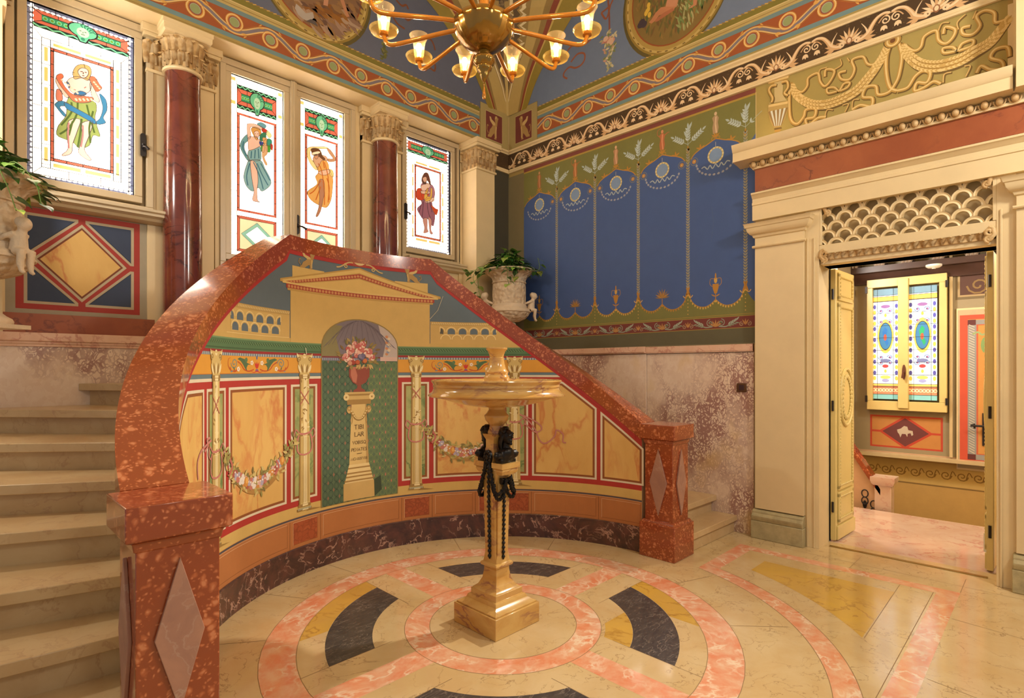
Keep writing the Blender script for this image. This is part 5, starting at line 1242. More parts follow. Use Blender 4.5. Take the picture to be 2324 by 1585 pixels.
for px0, px1, bird in ((1980, 2040, E_(40, 110, 190, .9)), (2061, 2127, E_(40, 160, 110, .9))):
    y1, y0 = vg(px0, 700)[0], vg(px1, 700)[0]; g = G5(y0, y1, zbot, ztop); w_ = y1-y0; h_ = ztop-zbot; um = (y0+y1)/2
    g.L = 2
    g.r(0, 0, 1, 0.06, E_(120, 160, 190, .8)); g.r(0, 0.07, 1, 0.115, E_(246, 200, 96, 1)); g.r(0, 0.88, 1, 0.955, E_(226, 150, 120, .8)); g.r(0, 0.955, 1, 1, E_(130, 200, 214, .9)); g.r(0, 0.86, 1, 0.88, E_(240, 210, 120, 1)); g.L = 3
    for i in range(8): p = g.q((i+0.5)/8, 0.917); g.ring(p[0], p[1], 0.012, 0.02, E_(250, 240, 200, 1), 10)
    for sg in (0.09, 0.91):
        for k in range(14): p = g.q(sg, 0.16+0.05*k); g.ell(p[0], p[1], 0.016, 0.028, [E_(90, 90, 190, .9), E_(246, 206, 96, 1)][k % 2], 8)
    v = zbot+h_*0.57
    g.L = 4; g.ell(um, v, w_*0.30, h_*0.155, E_(246, 206, 100, 1), 24); g.L = 5; g.ell(um, v, w_*0.25, h_*0.125, K, 24); g.L = 6; g.ell(um, v, w_*0.235, h_*0.118, E_(60, 130, 190, .8), 24); g.L = 7
    g.add([(um-w_*0.05, v-h_*0.09), (um+w_*0.08, v-h_*0.02), (um+w_*0.12, v+h_*0.04), (um+w_*0.02, v+h_*0.085), (um-w_*0.08, v+h_*0.06), (um-w_*0.03, v), (um-w_*0.12, v-h_*0.06)], bird); g.L = 8; g.ell(um+w_*0.01, v-h_*0.01, w_*0.06, h_*0.03, E_(190, 90, 70, .8), 10)
    for bb, ww, c in ((0.24, 0.05, E_(246, 200, 80, 1)), (0.70, 0.12, E_(190, 70, 80, .9)), (0.745, 0.05, E_(240, 190, 90, 1)), (0.80, 0.20, E_(250, 216, 110, 1.1)), (0.83, 0.14, E_(150, 160, 220, 1)), (0.16, 0.18, E_(150, 110, 180, .8)), (0.65, 0.2, E_(120, 130, 190, .8))): p = g.q(0.5, bb); g.ell(p[0], p[1], w_*ww, h_*0.016, c, 14)
    for sg in (-1, 1):
        for bb in (0.2, 0.3, 0.62, 0.67): p = g.q(0.5+sg*0.17, bb); g.line(spiral(p[0], p[1], 0.03, 1.2, 0, sg, 10), 0.007, E_(90, 120, 190, .9)); g.ell(p[0], p[1], 0.012, 0.012, E_(170, 110, 170, .9), 8)
    for k in range(1, 9): g.ln([(0, k/9), (1, k/9)], 0.004)
    for a_ in (0.2, 0.8): g.ln([(a_, 0), (a_, 1)], 0.003)
    pane(r5, g)
h = MB(); hu, hv = vg(2054, 845); h.prism([(hu+0.018*math.cos(i*PI/6), hv+0.09*math.sin(i*PI/6)) for i in range(12)], 'x', XV-0.135, XV-0.12); h.tube([(XV-0.13, hu, hv), (XV-0.17, hu, hv), (XV-0.175, hu+0.01, hv-0.07)], 0.011, 8); h.build('handle', plain('rust brown iron', (96, 52, 38), 0.4, 0.1), r5)
h = MB()
for px, py in ((1968, 660), (1968, 905), (2150, 645), (2150, 912)): u, v = vg(px, py); h.box(XV-0.115, u-0.012, v-0.04, XV-0.10, u+0.012, v+0.04)
h.build('hinge', M['iron'], r5)
# painted door with handle
r6 = thing('door_3', None, None, kind='structure')
P = Paint(lambda u, v, o: (XV-0.03-o, u, v)); b = MB(); va = lambda x, y: on_x(x, y, XV-0.03)
vq = cv(1860, 560, 2.0583, va); (yA, zA), (_, zB) = vq(640, 290), vq(640, 1040)
b.box(XV-0.03, -1.2, zB, XV-0.002, yA, zA)
P.rect(-1.1, zB+0.02, yA-0.01, zA-0.02, (190, 172, 140)); (y2, z2), (_, z3) = vq(655, 322), vq(655, 1010); P.L = 2
P.rect(-1.1, z3, y2, z2, (206, 84, 60)); P.L = 3; P.rect(-1.1, z3+0.05, y2-0.07, z2-0.05, (214, 150, 88)); (y4, z4), (_, z5) = vq(692, 345), vq(692, 985); P.L = 4; P.rect(-1.1, z5-0.02, y4, z4, (150, 150, 150)); P.L = 5; P.rect(-1.1, z5+0.04, y4-0.075, z4-0.05, (196, 96, 66)); P.L = 6; P.rect(-1.1, z5+0.05, y4-0.09, z4-0.06, (206, 148, 78)); P.L = 7
for zz in (z4-0.025, z5+0.01): P.rect(y4-0.07, zz-0.03, y4, zz+0.03, (96, 48, 50))
for i in range(50): z = z5+0.05+(z4-z5-0.1)*i/50; P.line([(y4-0.06, z), (y4-0.01, z+0.03)], 0.008, (206, 200, 186))
P.line(curve([vq(715, 410), vq(740, 400), vq(760, 412), vq(785, 400)], 5), 0.02, (150, 170, 120)); u, v = vq(775, 460); P.ell(u, v, 0.04, 0.09, (130, 160, 100), 12)
P.build('leaf', r6, ('cream',), b)
h = MB(); u, v = va(2235, 967); h.box(XV-0.045, u-0.02, v-0.22, XV-0.03, u+0.02, v+0.14); u2, v2 = va(2212, 967); h.tube([(XV-0.04, u, v), (XV-0.10, u, v), (XV-0.105, u2+0.03, v), (XV-0.10, u2, v+0.015), (XV-0.09, u2-0.005, v-0.03)], [0.012, 0.012, 0.012, 0.014, 0.010], 8); h.build('door_handle', M['iron'], r6)
d = MB(); u0, u1 = vx(2163, 900)[0], vx(2156, 900)[0]; d.box(XV-0.05, u0, zdiv+0.05, XV-0.002, u1, 2.9); d.box(XV-0.16, yR-0.3, zdiv, XV-0.001, yL+0.4, zdiv+0.035)
tag(d.build('trim_28', M['cream2']), kind='structure')
# left reveal: side wall with a red strip, cornice with corbels
yv = vx(1962, 800)[0]
P = Paint(lambda u, v, o: (u, yv+0.10-o, v)); b = MB(); b.box(7.2, yv+0.10, -2.6, XV-0.002, yv+0.3, 3.05)
P.rect(7.2, zdiv, XV-0.002, 3.0, (170, 152, 122)); P.L = 2; P.rect(7.5, zdiv+0.3, 7.86, 2.55, (190, 92, 66)); P.L = 3; P.rect(7.53, zdiv+0.33, 7.83, 2.52, (206, 146, 110))
tag(P.build('trim_29', None, ('cream',), b), kind='structure')
d = MB(); zc = vx(2080, 610)[1]; ZC = min(zc, 3.0)
d.box(XV-0.22, -1.1, ZC-0.02, XV-0.001, 3.1, ZC+0.05); d.sweep([(0, ZC-0.14), (0.05, ZC-0.14), (0.06, ZC-0.10), (0.10, ZC-0.06), (0.12, ZC-0.02), (0, ZC-0.02)], (XV-0.001, -1.1, 0), (-1, 0, 0), (0, 0, 1), (0, 1, 0), 4.2)
d.box(7.0, -1.1, ZC+0.20, XV-0.001, 3.1, 3.05)
tag(d.build('trim_30', M['darkwood']), kind='structure')
cb = None
for px in (1900, 1945, 2004, 2065, 2135, 2210, 2290):
    u = vx(px, 600)[0]
    if cb is None:
        cb = thing('ceiling_corbel', 'dark carved corbel under the ceiling of the next room', 'corbel', (XV-0.12, u, ZC+0.05), group='carved corbels beyond the door')
        m = MB(); m.box(-0.12, -0.075, 0.10, 0.12, 0.075, 0.152); m.sweep([(-0.10, 0.10), (-0.10, 0.02), (-0.06, 0.0), (0.10, 0.0), (0.10, 0.10)], (0, -0.055, 0), (1, 0, 0), (0, 0, 1), (0, 1, 0), 0.11); m.build('bracket', M['darkwood'], cb)
        m = MB()
        for k in (-1, 0, 1): acanthus(m, (-0.10, k*0.034, 0.0), (-1, 0, 0), 0.10, 0.05, 0.03)
        m.build('carving', plain('silvered carving', (150, 132, 116), 0.4, 0.3, 30), cb)
    else: c = copy_tree(cb); c.location.y = u
# smoke detector and balustrade
u, v = on_x(2120, 631, XV-0.4); o = thing('smoke_detector', 'round white smoke detector under the ceiling beyond the door', 'smoke detector', (XV-0.30, vx(2120, 630)[0]*0.965, ZC-0.02))
m = MB(); m.lathe([(0.075, 0.0), (0.075, -0.02), (0.055, -0.035), (0.02, -0.038), (0.0, -0.038)], n=24); m.build('housing', M['white'], o); m = MB(); m.lathe([(0.02, -0.037), (0.018, -0.045), (0, -0.046)], n=16); m.build('sensor', M['white'], o)
XB = 7.02; bx = lambda x, y: on_x(x, y, XB)
t = thing('stair_balustrade', 'pink marble balustrade with pierced panels seen through the open door', 'balustrade', (XB, bx(2005, 1150)[0], -0.3))
def loc(mb):
    lx, ly, lz = t.location; mb.v = [(a-lx, b-ly, c-lz) for a, b, c in mb.v]; return mb
un = bx(2007, 1100)[0]; zt_ = bx(2007, 1088)[1]
m = MB(); m.box(XB-0.08, un-0.075, -0.3, XB+0.08, un+0.075, zt_-0.05); loc(m).build('newel', M['vfloor'], t, bevel=0.006)
m = MB(); m.sq([(0.09, 0.085, zt_-0.06), (0.105, 0.10, zt_-0.04), (0.115, 0.11, zt_-0.01), (0.115, 0.11, zt_+0.03)], XB, un); loc(m).build('newel_cap', M['vfloor'], t)
ra, rb = bx(1930, 985), bx(2003, 1108)
m = MB(); q = [(ra[0]+0.5, ra[1]+0.72), (rb[0], rb[1])]; m.prism([q[0], q[1], (q[1][0], q[1][1]-0.09), (q[0][0], q[0][1]-0.09)], 'x', XB-0.08, XB+0.08); loc(m).build('handrail', M['rosso'], t, bevel=0.006)
m = MB(); m.prism([(q[0][0], q[0][1]-0.09), (q[1][0], q[1][1]-0.09), (q[1][0], -0.3), (q[0][0], -0.3)], 'x', XB-0.04, XB+0.04); loc(m).build('panel', plain('buff marble panel', (196, 158, 122), 0.4, 0.1, 5), t)
m = MB()
for px, py in ((1965, 1125), (1985, 1150)):
    u, v = bx(px, py)
    for dz in (-0.05, 0.03): m.tube([(XB-0.042, u+0.03*math.cos(a), v+dz+0.04*math.sin(a)) for a in [2*PI*i/16 for i in range(16)]], 0.006, 6, closed=True)
    m.prism([(u+0.02*math.cos(2*PI*i/12), v-0.09+0.045*math.sin(2*PI*i/12)) for i in range(12)], 'x', XB-0.044, XB-0.039)
loc(m).build('tracery', M['iron'], t)
lamp('stair_hall_fill_light', (6.5, 2.0, 2.7), 70, (1.0, 0.95, 0.88), 0.15); lamp('stair_hall_fill_light', (6.3, -0.4, 2.7), 45, (1.0, 0.95, 0.88), 0.15)  # unseen fill lights added to brighten the room beyond the door
# ---------------------------------------------------------------- curved stair: flights, landing, parapet, newels
SR = 0.155
angL = [188.5, 180.5, 171.8, 164.0, 155.3, 147.3, 138.4, 129.5, 121.0, 113.0, 105.0]
XL, XRR, YT = -0.62, 5.046, 5.018
def rect_hit(a):
    """where the ray from the stair centre meets the walls"""
    c, s = math.cos(math.radians(a)), math.sin(math.radians(a)); ts = []
    if c > 1e-6: ts.append((XRR-CX)/c)
    if c < -1e-6: ts.append((XL-CX)/c)
    if s > 1e-6: ts.append((YT-CY)/s)
    t = min(x for x in ts if x > 0)
    return (CX+t*c, CY+t*s)
def wedge(a0, a1, r0=1.80):
    """plan of a step between angles a0 and a1 (degrees)"""
    n = 4
    inner = [(CX+r0*math.cos(math.radians(a0+(a1-a0)*i/n)), CY+r0*math.sin(math.radians(a0+(a1-a0)*i/n))) for i in range(n+1)]
    outer = [rect_hit(a0)]; lo_, hi = min(a0, a1), max(a0, a1)
    for cx_, cy_ in ((XRR, YT), (XL, YT)):
        ca = math.degrees(math.atan2(cy_-CY, cx_-CX))
        if lo_ < ca < hi: outer.append((cx_, cy_))
    outer.append(rect_hit(a1))
    return inner+outer[::-1]
for side, label in ((1, 'left flight of curving beige stone steps rising behind the red marble parapet'), (-1, 'right flight of beige stone steps rising beside the pink marble dado')):
    t = thing('staircase', label, 'staircase', (CX, CY, 0)); a = angL if side > 0 else [180-x for x in angL]
    for n in range(9):
        z = SR*(n+1); m = MB(); a0, a1 = a[n], a[n+1]+(-3 if side > 0 else 3)
        rim = 1.848
        body = wedge(a0, a1, rim); nose = wedge(a0+side*1.0, a1, rim)
        if n == 0:
            if side < 0: body = [(4.21, 2.12), (XRR, 2.105), (XRR, 2.55), (4.21, 2.55)]; nose = [(4.21, 2.095), (XRR, 2.078), (XRR, 2.55), (4.21, 2.55)]
            else: body = [(0.36, 2.12), (XL, 2.105), (XL, 2.55), (0.36, 2.55)]; nose = [(0.36, 2.095), (XL, 2.078), (XL, 2.55), (0.36, 2.55)]
        m.prism([(x-CX, y-CY) for x, y in body], 'z', 0.0, z-0.05); m.prism([(x-CX, y-CY) for x, y in nose], 'z', z-0.05, z)
        o = m.build('step', M['step'], t, bevel=0.004)
m = MB(); m.prism(wedge(67, 113, 1.848), 'z', 0.0, SR*10-0.002)
lnd = tag(m.build('landing', M['step']), 'beige stone landing below the stained glass windows', 'landing')
# corner block carrying the right urn
m = MB(); m.box(4.42, 4.42, SR*10-0.002, 5.028, 5.012, 1.752); tag(m.build('corner_plinth', M['pinkcap']), 'pale marble corner plinth under the right urn', 'plinth')

RI, RO = 1.65, 1.872
def rail_top(t):
    """top of the coping at t degrees from the middle of the arc"""
    t = abs(t)
    return 2.46 if t <= 22 else 2.46-0.02125*(t-22)
par = thing('stair_parapet', 'curved stair parapet with painted architecture and red marble coping', 'parapet', (CX, CY, 0))
m = MB(); N = 88; vs = []; ts = [-88+2*i for i in range(N+1)]; ts = sorted(set(ts+[-22, 22]))
def bottomdrop(t): return 0.105 if abs(t) <= 22 else 0.142
for t in ts:
    a = math.radians(90-t); z1 = rail_top(t); z0 = z1-bottomdrop(t)-(0.0)
    if abs(t) == 22: z0 = z1-0.105
    for r, z in ((RI, z0), (RI, z1), (RO, z1), (RO, z0)): vs.append((r*math.cos(a), r*math.sin(a), z))
k = len(ts); m.add(vs, [(i*4+j, i*4+(j+1) % 4, i*4+4+(j+1) % 4, i*4+4+j) for i in range(k-1) for j in range(4)]+[(0, 1, 2, 3), (4*k-4, 4*k-3, 4*k-2, 4*k-1)])
m.build('coping', M['rosso'], par, ang=30)
m = MB(); vs = []
for t in ts:
    a = math.radians(90-t); z1 = rail_top(t)-bottomdrop(t)+0.02
    for r, z in ((RW, 0.0), (RW, z1), (1.845, z1), (1.845, 0.0)): vs.append((r*math.cos(a), r*math.sin(a), z))
wall_body = MB(); wall_body.add([(x+CX, y+CY, z) for x, y, z in vs], [(i*4+j, i*4+(j+1) % 4, i*4+4+(j+1) % 4, i*4+4+j) for i in range(k-1) for j in range(4)]+[(0, 1, 2, 3), (4*k-4, 4*k-3, 4*k-2, 4*k-1)])
m = MB(); vs = []
for t in ts:
    a = math.radians(90-t)
    for r, z in ((RW-0.012, 0.0), (RW-0.012, 0.198), (RW-0.006, 0.204), (RW, 0.204), (RW, 0.0)): vs.append((r*math.cos(a), r*math.sin(a), z))
m.add(vs, [(i*5+j, i*5+(j+1) % 5, i*5+5+(j+1) % 5, i*5+5+j) for i in range(k-1) for j in range(5)]); m.build('plinth', M['purple'], par)

# ---- the painting on the inside of the parapet; s = metres along the arc from the middle
DG = RW*PI/180
P = Paint(map_cyl, GRID)
CRM, CRM2, REDC, WHT, BRN, SKY = (218, 184, 112), (196, 158, 92), (178, 52, 44), (226, 214, 188), (146, 84, 40), (98, 112, 122)
def rb(t, d): return rail_top(t)-bottomdrop(t)-d             # line parallel below the coping
def T(t): return t*DG
E0 = 88
P.rect(T(-E0), 0.20, T(E0), 0.425, (184, 118, 66)); P.rect(T(-E0), 0.425, T(E0), 0.502, (212, 178, 104))
P.L = 2; P.rect(T(-E0), 0.411, T(E0), 0.422, (74, 76, 84)); P.rect(T(-E0), 0.405, T(E0), 0.409, (206, 160, 120))
# panels of the brown socle
edges = [-88, -84.5, -76, -71.6, -59.5, -52.9, -35.5, -30, -22.3, -12.3, 12.7, 22.3, 31, 36.4, 53, 58, 74.4, 88]
sq = [(-76.8, -72.4), (-21, -13.2), (14, 21.6), (48, 52.5) if False else (46.0, 52.8)]
for a in (-87, -71.8, -21.9, -12.1, 13.2, 22.6, 36.0, 53.4, 74.4): P.rect(T(a)-0.002, 0.206, T(a)+0.002, 0.404, (132, 80, 42))
def socle(a, b, mat=None):
    if mat: P.rect(T(a), 0.232, T(b), 0.388, mat)
    for x0, z0, x1, z1, c in ((a, 0.388, b, 0.391, (222, 180, 140)), (a, 0.229, b, 0.232, (140, 84, 44))): P.rect(T(x0), z0, T(x1), z1, c)
    P.rect(T(a)-0.003, 0.229, T(a), 0.391, (222, 180, 140)); P.rect(T(b), 0.229, T(b)+0.003, 0.391, (140, 84, 44))
for a, b in ((-71, -22.8), (-11.2, 12.2), (23.6, 35), (54.5, 73.5), (75.4, 87.5)): socle(a, b)
for a, b in ((-87, -74), (-20.8, -13.2), (14.1, 21.6), (37.2, 52.5)): socle(a, b, 'fauxred')
# red field with the marbled panels
def clip_rail(a, b, z0, z1, c):
    """band between z0 and z1 kept below the red line"""
    for i in range(int(a), int(b)):
        t0, t1 = i, min(i+1, b); h0, h1 = min(z1, rb(t0, 0.0)), min(z1, rb(t1, 0.0))
        if max(h0, h1) > z0: P.add([(T(t0), z0), (T(t1), z0), (T(t1), max(z0, h1)), (T(t0), max(z0, h0))], c); P.k -= 1
    P.k += 1
P.L = 1; clip_rail(-E0, E0, 0.502, 1.430, REDC)
P.L = 2; clip_rail(-E0, E0, 1.428, 1.446, WHT); clip_rail(-E0, E0, 1.446, 1.470, (104, 124, 132))
def panel(a, b, mat, z0=0.545, cut=False):
    top = 1.388
    steps = ((0, WHT, 0), (0.016, BRN, 0), (0.033, mat, 0))
    for i, (d, c, _) in enumerate(steps):
        P.L = 3+i; A, B = T(a)+d*1.1, T(b)-d*1.1; z1 = top-d
        if abs(a) < 50: pts = [(A, z0+d), (B, z0+d), (B, z1), (A, z1)]
        else:
            sg = 1 if a > 0 else -1; dd = 0.055+d*1.3
            lim = lambda s_: rb(s_/DG, dd)
            xs = [A, B]; s_star = sg*DG*(22+(2.46-0.142-dd-z1)/0.02125)
            pts = [(A, z0+d), (B, z0+d)]
            if sg > 0:
                if s_star >= B: pts += [(B, z1), (A, z1)]
                elif s_star > A: pts += [(B, lim(B)), (s_star, z1), (A, z1)]
                else: pts += [(B, lim(B)), (A, lim(A))]
            else:
                if s_star <= A: pts += [(B, z1), (A, z1)]
                elif s_star < B: pts += [(B, z1), (s_star, z1), (A, lim(A))]
                else: pts += [(B, lim(B)), (A, lim(A))]
        P.add(pts, c)
for sg in (-1, 1):
    def pr(a, b, m_): panel(*((a, b) if sg > 0 else (-b, -a)), m_)
    pr(13.2, 21.6, 'fauxgreen'); pr(23.0, 43.2, 'faux'); pr(44.4, 52.4, 'fauxgreen'); pr(53.6, 73.8, 'faux'); pr(75.0, 88.6, 'faux')
# orange grotesque frieze, dentils, cornice
P.L = 3
clip_rail(-64, 64, 1.470, 1.582, (222, 158, 58)); clip_rail(-62, 62, 1.582, 1.600, (112, 124, 140)); clip_rail(-61, 61, 1.600, 1.617, (156, 48, 46)); clip_rail(-60, 60, 1.617, 1.693, (88, 122, 84))
P.L = 4
for i in range(150):
    s = T(-61)+i*T(122)/150
    if 1.60 > rb(s/DG, 0.0): continue
    P.rect(s, 1.583, s+0.012, 1.599, (176, 184, 184)); P.line([(s, 1.672), (s+0.02, 1.656)], 0.008, (62, 96, 60)); P.line([(s+0.01, 1.672), (s+0.03, 1.656)], 0.004, (128, 156, 110))
P.rect(T(-50), 1.684, T(50), 1.693, (120, 150, 104)); P.rect(T(-53), 1.625, T(53), 1.634, (70, 100, 66)); P.rect(T(-60), 1.470, T(60), 1.474, (196, 120, 40))
ORG = [(196, 84, 40), (84, 112, 76), (120, 140, 150), (206, 60, 46), (236, 226, 206)]
for c0 in (-33, 33):
    for sg in (-1, 1):
        if c0 == 0: continue
        s0 = T(c0)
        P.L = 5
        def z(v): return 1.528+v
        P.line(curve([(s0+sg*0.03, z(-0.03)), (s0+sg*0.08, z(-0.042)), (s0+sg*0.13, z(-0.03)), (s0+sg*0.16, z(0.0)), (s0+sg*0.20, z(0.02))], 5), 0.008, (196, 84, 40))
        P.add([(s0+sg*a, z(b)) for a, b in ((0.06, 0.0), (0.10, 0.012), (0.125, 0.035), (0.175, 0.045), (0.20, 0.035), (0.165, 0.022), (0.14, 0.0), (0.12, -0.025), (0.10, -0.045), (0.105, -0.02), (0.09, 0.0))], (84, 112, 76))   # winged creature
        P.ell(s0+sg*0.108, z(0.03), 0.014, 0.016, (96, 126, 84), 10)
        P.line(spiral(s0+sg*0.235, z(0.01), 0.036, 1.5, PI, -sg, 18), 0.007, (128, 146, 140)); P.line(curve([(s0+sg*0.20, z(-0.035)), (s0+sg*0.26, z(-0.04)), (s0+sg*0.30, z(-0.01)), (s0+sg*0.30, z(0.03)), (s0+sg*0.275, z(0.042))], 5), 0.012, (196, 96, 44), taper=True)
        for (a, b) in ((0.05, 0.012), (0.19, -0.028)):
            for q in range(5): P.ell(s0+sg*a+0.010*math.cos(q*1.257), z(b)+0.010*math.sin(q*1.257), 0.007, 0.007, (240, 232, 214), 6)
            P.L = 6; P.ell(s0+sg*a, z(b), 0.004, 0.004, (206, 90, 50), 6); P.L = 5
        for q in range(4): P.leaf(s0+sg*(0.21+0.02*q), z(-0.038), (PI/2-sg*0.5) if q % 2 else (-sg*0.3+(0 if sg > 0 else PI)), 0.03, 0.012, ORG[q % 3])
    if c0:
        s0 = T(c0); P.L = 5
        for q in range(3): P.leaf(s0, 1.50, PI/2+(q-1)*0.45, 0.05, 0.018, (206, 56, 44))
        P.ell(s0, 1.575, 0.007, 0.014, (90, 110, 160), 8); P.ell(s0, 1.490, 0.016, 0.010, (120, 100, 150), 10)
        for sg in (-1, 1): P.line(curve([(s0, 1.488), (s0+sg*0.03, 1.478), (s0+sg*0.065, 1.488)], 4), 0.008, (206, 60, 46), taper=True)
# sky, attic parapet and open-work balustrades
P.L = 1
sk = [(T(t), rb(t, -0.012)) for t in range(-62, 63, 2)]
P.add([(T(-58), 1.69)]+[p for p in sk if p[1] > 1.69]+[(T(58), 1.69)], SKY)
P.L = 2
# red line under the coping, following it
rl_t = list(range(-87, -22, 2))+[-22]+list(range(-20, 21, 2))+[22]+list(range(24, 88, 2))
for a, b in zip(rl_t, rl_t[1:]):
    P.L = 7; P.add([(T(a), rb(a, 0.030)), (T(b), rb(b, 0.030)), (T(b), rb(b, -0.015)), (T(a), rb(a, -0.015))], (172, 48, 46))
P.L = 2
for sg in (-1, 1):
    r_ = lambda a, b: (a, b) if sg > 0 else (-b, -a)
    clip_rail(*r_(12, 58), 1.693, 1.722, (206, 172, 100)); clip_rail(*r_(22, 56), 1.722, 1.885, (208, 172, 102)); P.L = 3
    clip_rail(*r_(22, 50), 1.885, 1.915, (192, 158, 92)); P.L = 4
    for i in range(44):
        s = sg*(T(22.5)+i*0.0165)
        if 1.91 < rb(s/DG, 0.03): P.line([(s, 1.892), (s+0.010, 1.908)], 0.007, (226, 202, 140))
    P.L = 4; P.rect(*sorted((sg*T(22.2), sg*T(44)))[:1], 1.722, sorted((sg*T(22.2), sg*T(44)))[1], 1.726, (232, 206, 140))
    a, b = sorted((sg*T(25), sg*T(42.5))); P.rect(a, 1.735, b, 1.878, (214, 180, 108)); P.L = 5
    n = 5
    for row in range(2):
        for i in range(n+(1 if row else 0)):
            s = a+(b-a)*((i+0.5)/n if not row else i/n); zz = 1.742 if not row else 1.808; w_ = (b-a)/n*0.33
            half0, half1 = (0 if (row and i == n) else 1), (0 if (row and i == 0) else 1)
            x0, x1 = s-w_*half1, s+w_*half0
            pts = [(x0, zz), (x1, zz)]+[(max(x0, min(x1, s+w_*math.cos(q))), zz+0.022+0.030*math.sin(q)) for q in [PI*j/8 for j in range(9)]]
            P.add(pts, SKY)
            P.L = 6; P.line([(max(a, min(b, s+w_*1.32*math.cos(q))), zz+0.020+0.042*math.sin(q)) for q in [PI*j/10 for j in range(11)]], 0.007, (236, 212, 150)); P.L = 5
# temple front
P.L = 6
wA = 21.8
P.rect(T(-wA), 1.693, T(wA), 2.12, (212, 176, 104)); P.rect(T(-21.2), 2.09, T(-11), 2.245, (214, 180, 108)); P.rect(T(11), 2.09, T(21.2), 2.245, (214, 180, 108))
P.L = 7
wp = 25.2
P.add([(T(-wp), 2.115), (T(wp), 2.115), (T(wp), 2.135), (0, 2.318), (T(-wp), 2.135)], (190, 152, 82)); P.L = 8
P.add([(T(-wp+0.6), 2.128), (0, 2.306), (T(wp-0.6), 2.128), (T(wp-2.0), 2.118), (0, 2.276), (T(-wp+2.0), 2.118)], (220, 186, 112)); P.add([(T(-wp+1.8), 2.122), (0, 2.268), (T(wp-1.8), 2.122), (T(wp-5), 2.122), (0, 2.234), (T(-wp+5), 2.122)], (168, 70, 54)); P.add([(T(-wp+6), 2.122), (T(wp-6), 2.122), (0, 2.226)], (218, 182, 108))
P.rect(T(-wp+2.4), 2.062, T(wp-2.4), 2.078, (194, 156, 86)); P.rect(T(-wp+2), 2.078, T(wp-2), 2.108, (168, 70, 54)); P.rect(T(-wp+0.8), 2.108, T(wp-0.8), 2.122, (222, 190, 118))
P.L = 9
for i in range(46): s = T(-wp+2.4)+(T(2*wp-4.8))*(i+0.5)/46; P.ell(s, 2.092, 0.011, 0.011, (206, 146, 92), 8)
for sg in (-1, 1):
    for i in range(24): q = (i+0.5)/24; P.ell(sg*T(wp-3.2)*(1-q), 2.124+0.126*q, 0.011, 0.010, (206, 146, 92), 8)
# palmette on the gable and the two sphinxes
P.add([(T(-2), 2.325), (T(2), 2.325), (T(2.6), 2.37), (T(1.6), 2.405), (0, 2.43), (T(-1.6), 2.405), (T(-2.6), 2.37)], (168, 66, 52)); P.L = 10
for i in range(7): P.leaf(0, 2.335, PI/2+(i-3)*0.36, 0.075, 0.018, (222, 196, 140))
for sg in (-1, 1): P.line(spiral(sg*T(4.2), 2.318, 0.020, 1.3, PI/2, -sg, 12), 0.008, (206, 176, 116)); P.line(curve([(sg*T(2), 2.35), (sg*T(3.6), 2.345), (sg*T(6), 2.305), (sg*T(7.2), 2.298)], 5), 0.010, (206, 176, 116))
for sg in (-1, 1):
    fx = (lambda x, y: (T(-18.9)+0.0016*(x-10), 2.243+0.00140*y)) if sg < 0 else (lambda x, y: (T(18.9)-0.0016*(x-10), 2.243+0.00140*y))
    P.L = 9; sphinx(P, lambda x, y: fx(110-x, y), 0.5)
# niche with shell vault
P.L = 8
def arch_pts(w_, zs_, h, n=18): return [(w_*math.cos(PI*i/n), zs_+h*math.sin(PI*i/n)) for i in range(n+1)]
nw = T(12.0)
P.add([(-nw, 0.445), (nw, 0.445)]+arch_pts(nw, 1.675, 0.228), (148, 126, 74)); P.L = 9; nw -= 0.008
P.add([(-nw, 0.447), (nw, 0.447), (nw, 1.60), (-nw, 1.60)], (90, 112, 84)); P.add([(-nw, 1.60), (nw, 1.60)]+arch_pts(nw, 1.672, 0.222), (128, 116, 124)); P.L = 10
P.add([(nw*0.62, 1.60), (nw, 1.60)]+[p for p in arch_pts(nw, 1.672, 0.222) if p[0] > nw*0.35]+[(nw*0.55, 1.80), (nw*0.70, 1.72)], (196, 180, 172)); P.add([(-nw, 1.60), (-nw*0.5, 1.60), (-nw*0.62, 1.74), (-nw*0.45, 1.84)]+[p for p in arch_pts(nw, 1.672, 0.222) if p[0] < -nw*0.5], (140, 130, 88)); P.L = 11
for i in range(1, 17):
    q = PI*i/17; P.line(curve([(nw*0.98*math.cos(q), 1.66+0.20*math.sin(q)*0.25), (nw*0.55*math.cos(q), 1.672+0.222*(0.45+0.42*math.sin(q))), (nw*0.10*math.cos(q), 1.672+0.222*0.97)], 4), 0.003, (104, 92, 100))
for i in range(10): P.ell(nw*(0.72+0.03*(i % 3)), 1.625+0.016*i, 0.014, 0.012, [(206, 140, 96), (150, 152, 170), (226, 206, 170)][i % 3], 8)
P.rect(-nw, 1.588, nw, 1.60, (132, 60, 64)); P.rect(-nw, 1.566, nw, 1.588, (112, 116, 140)); P.rect(nw*0.55, 1.566, nw, 1.60, (214, 180, 168))
for i in range(40): s = -nw+2*nw*i/40; P.rect(s, 1.568, s+0.006, 1.586, (176, 172, 178))
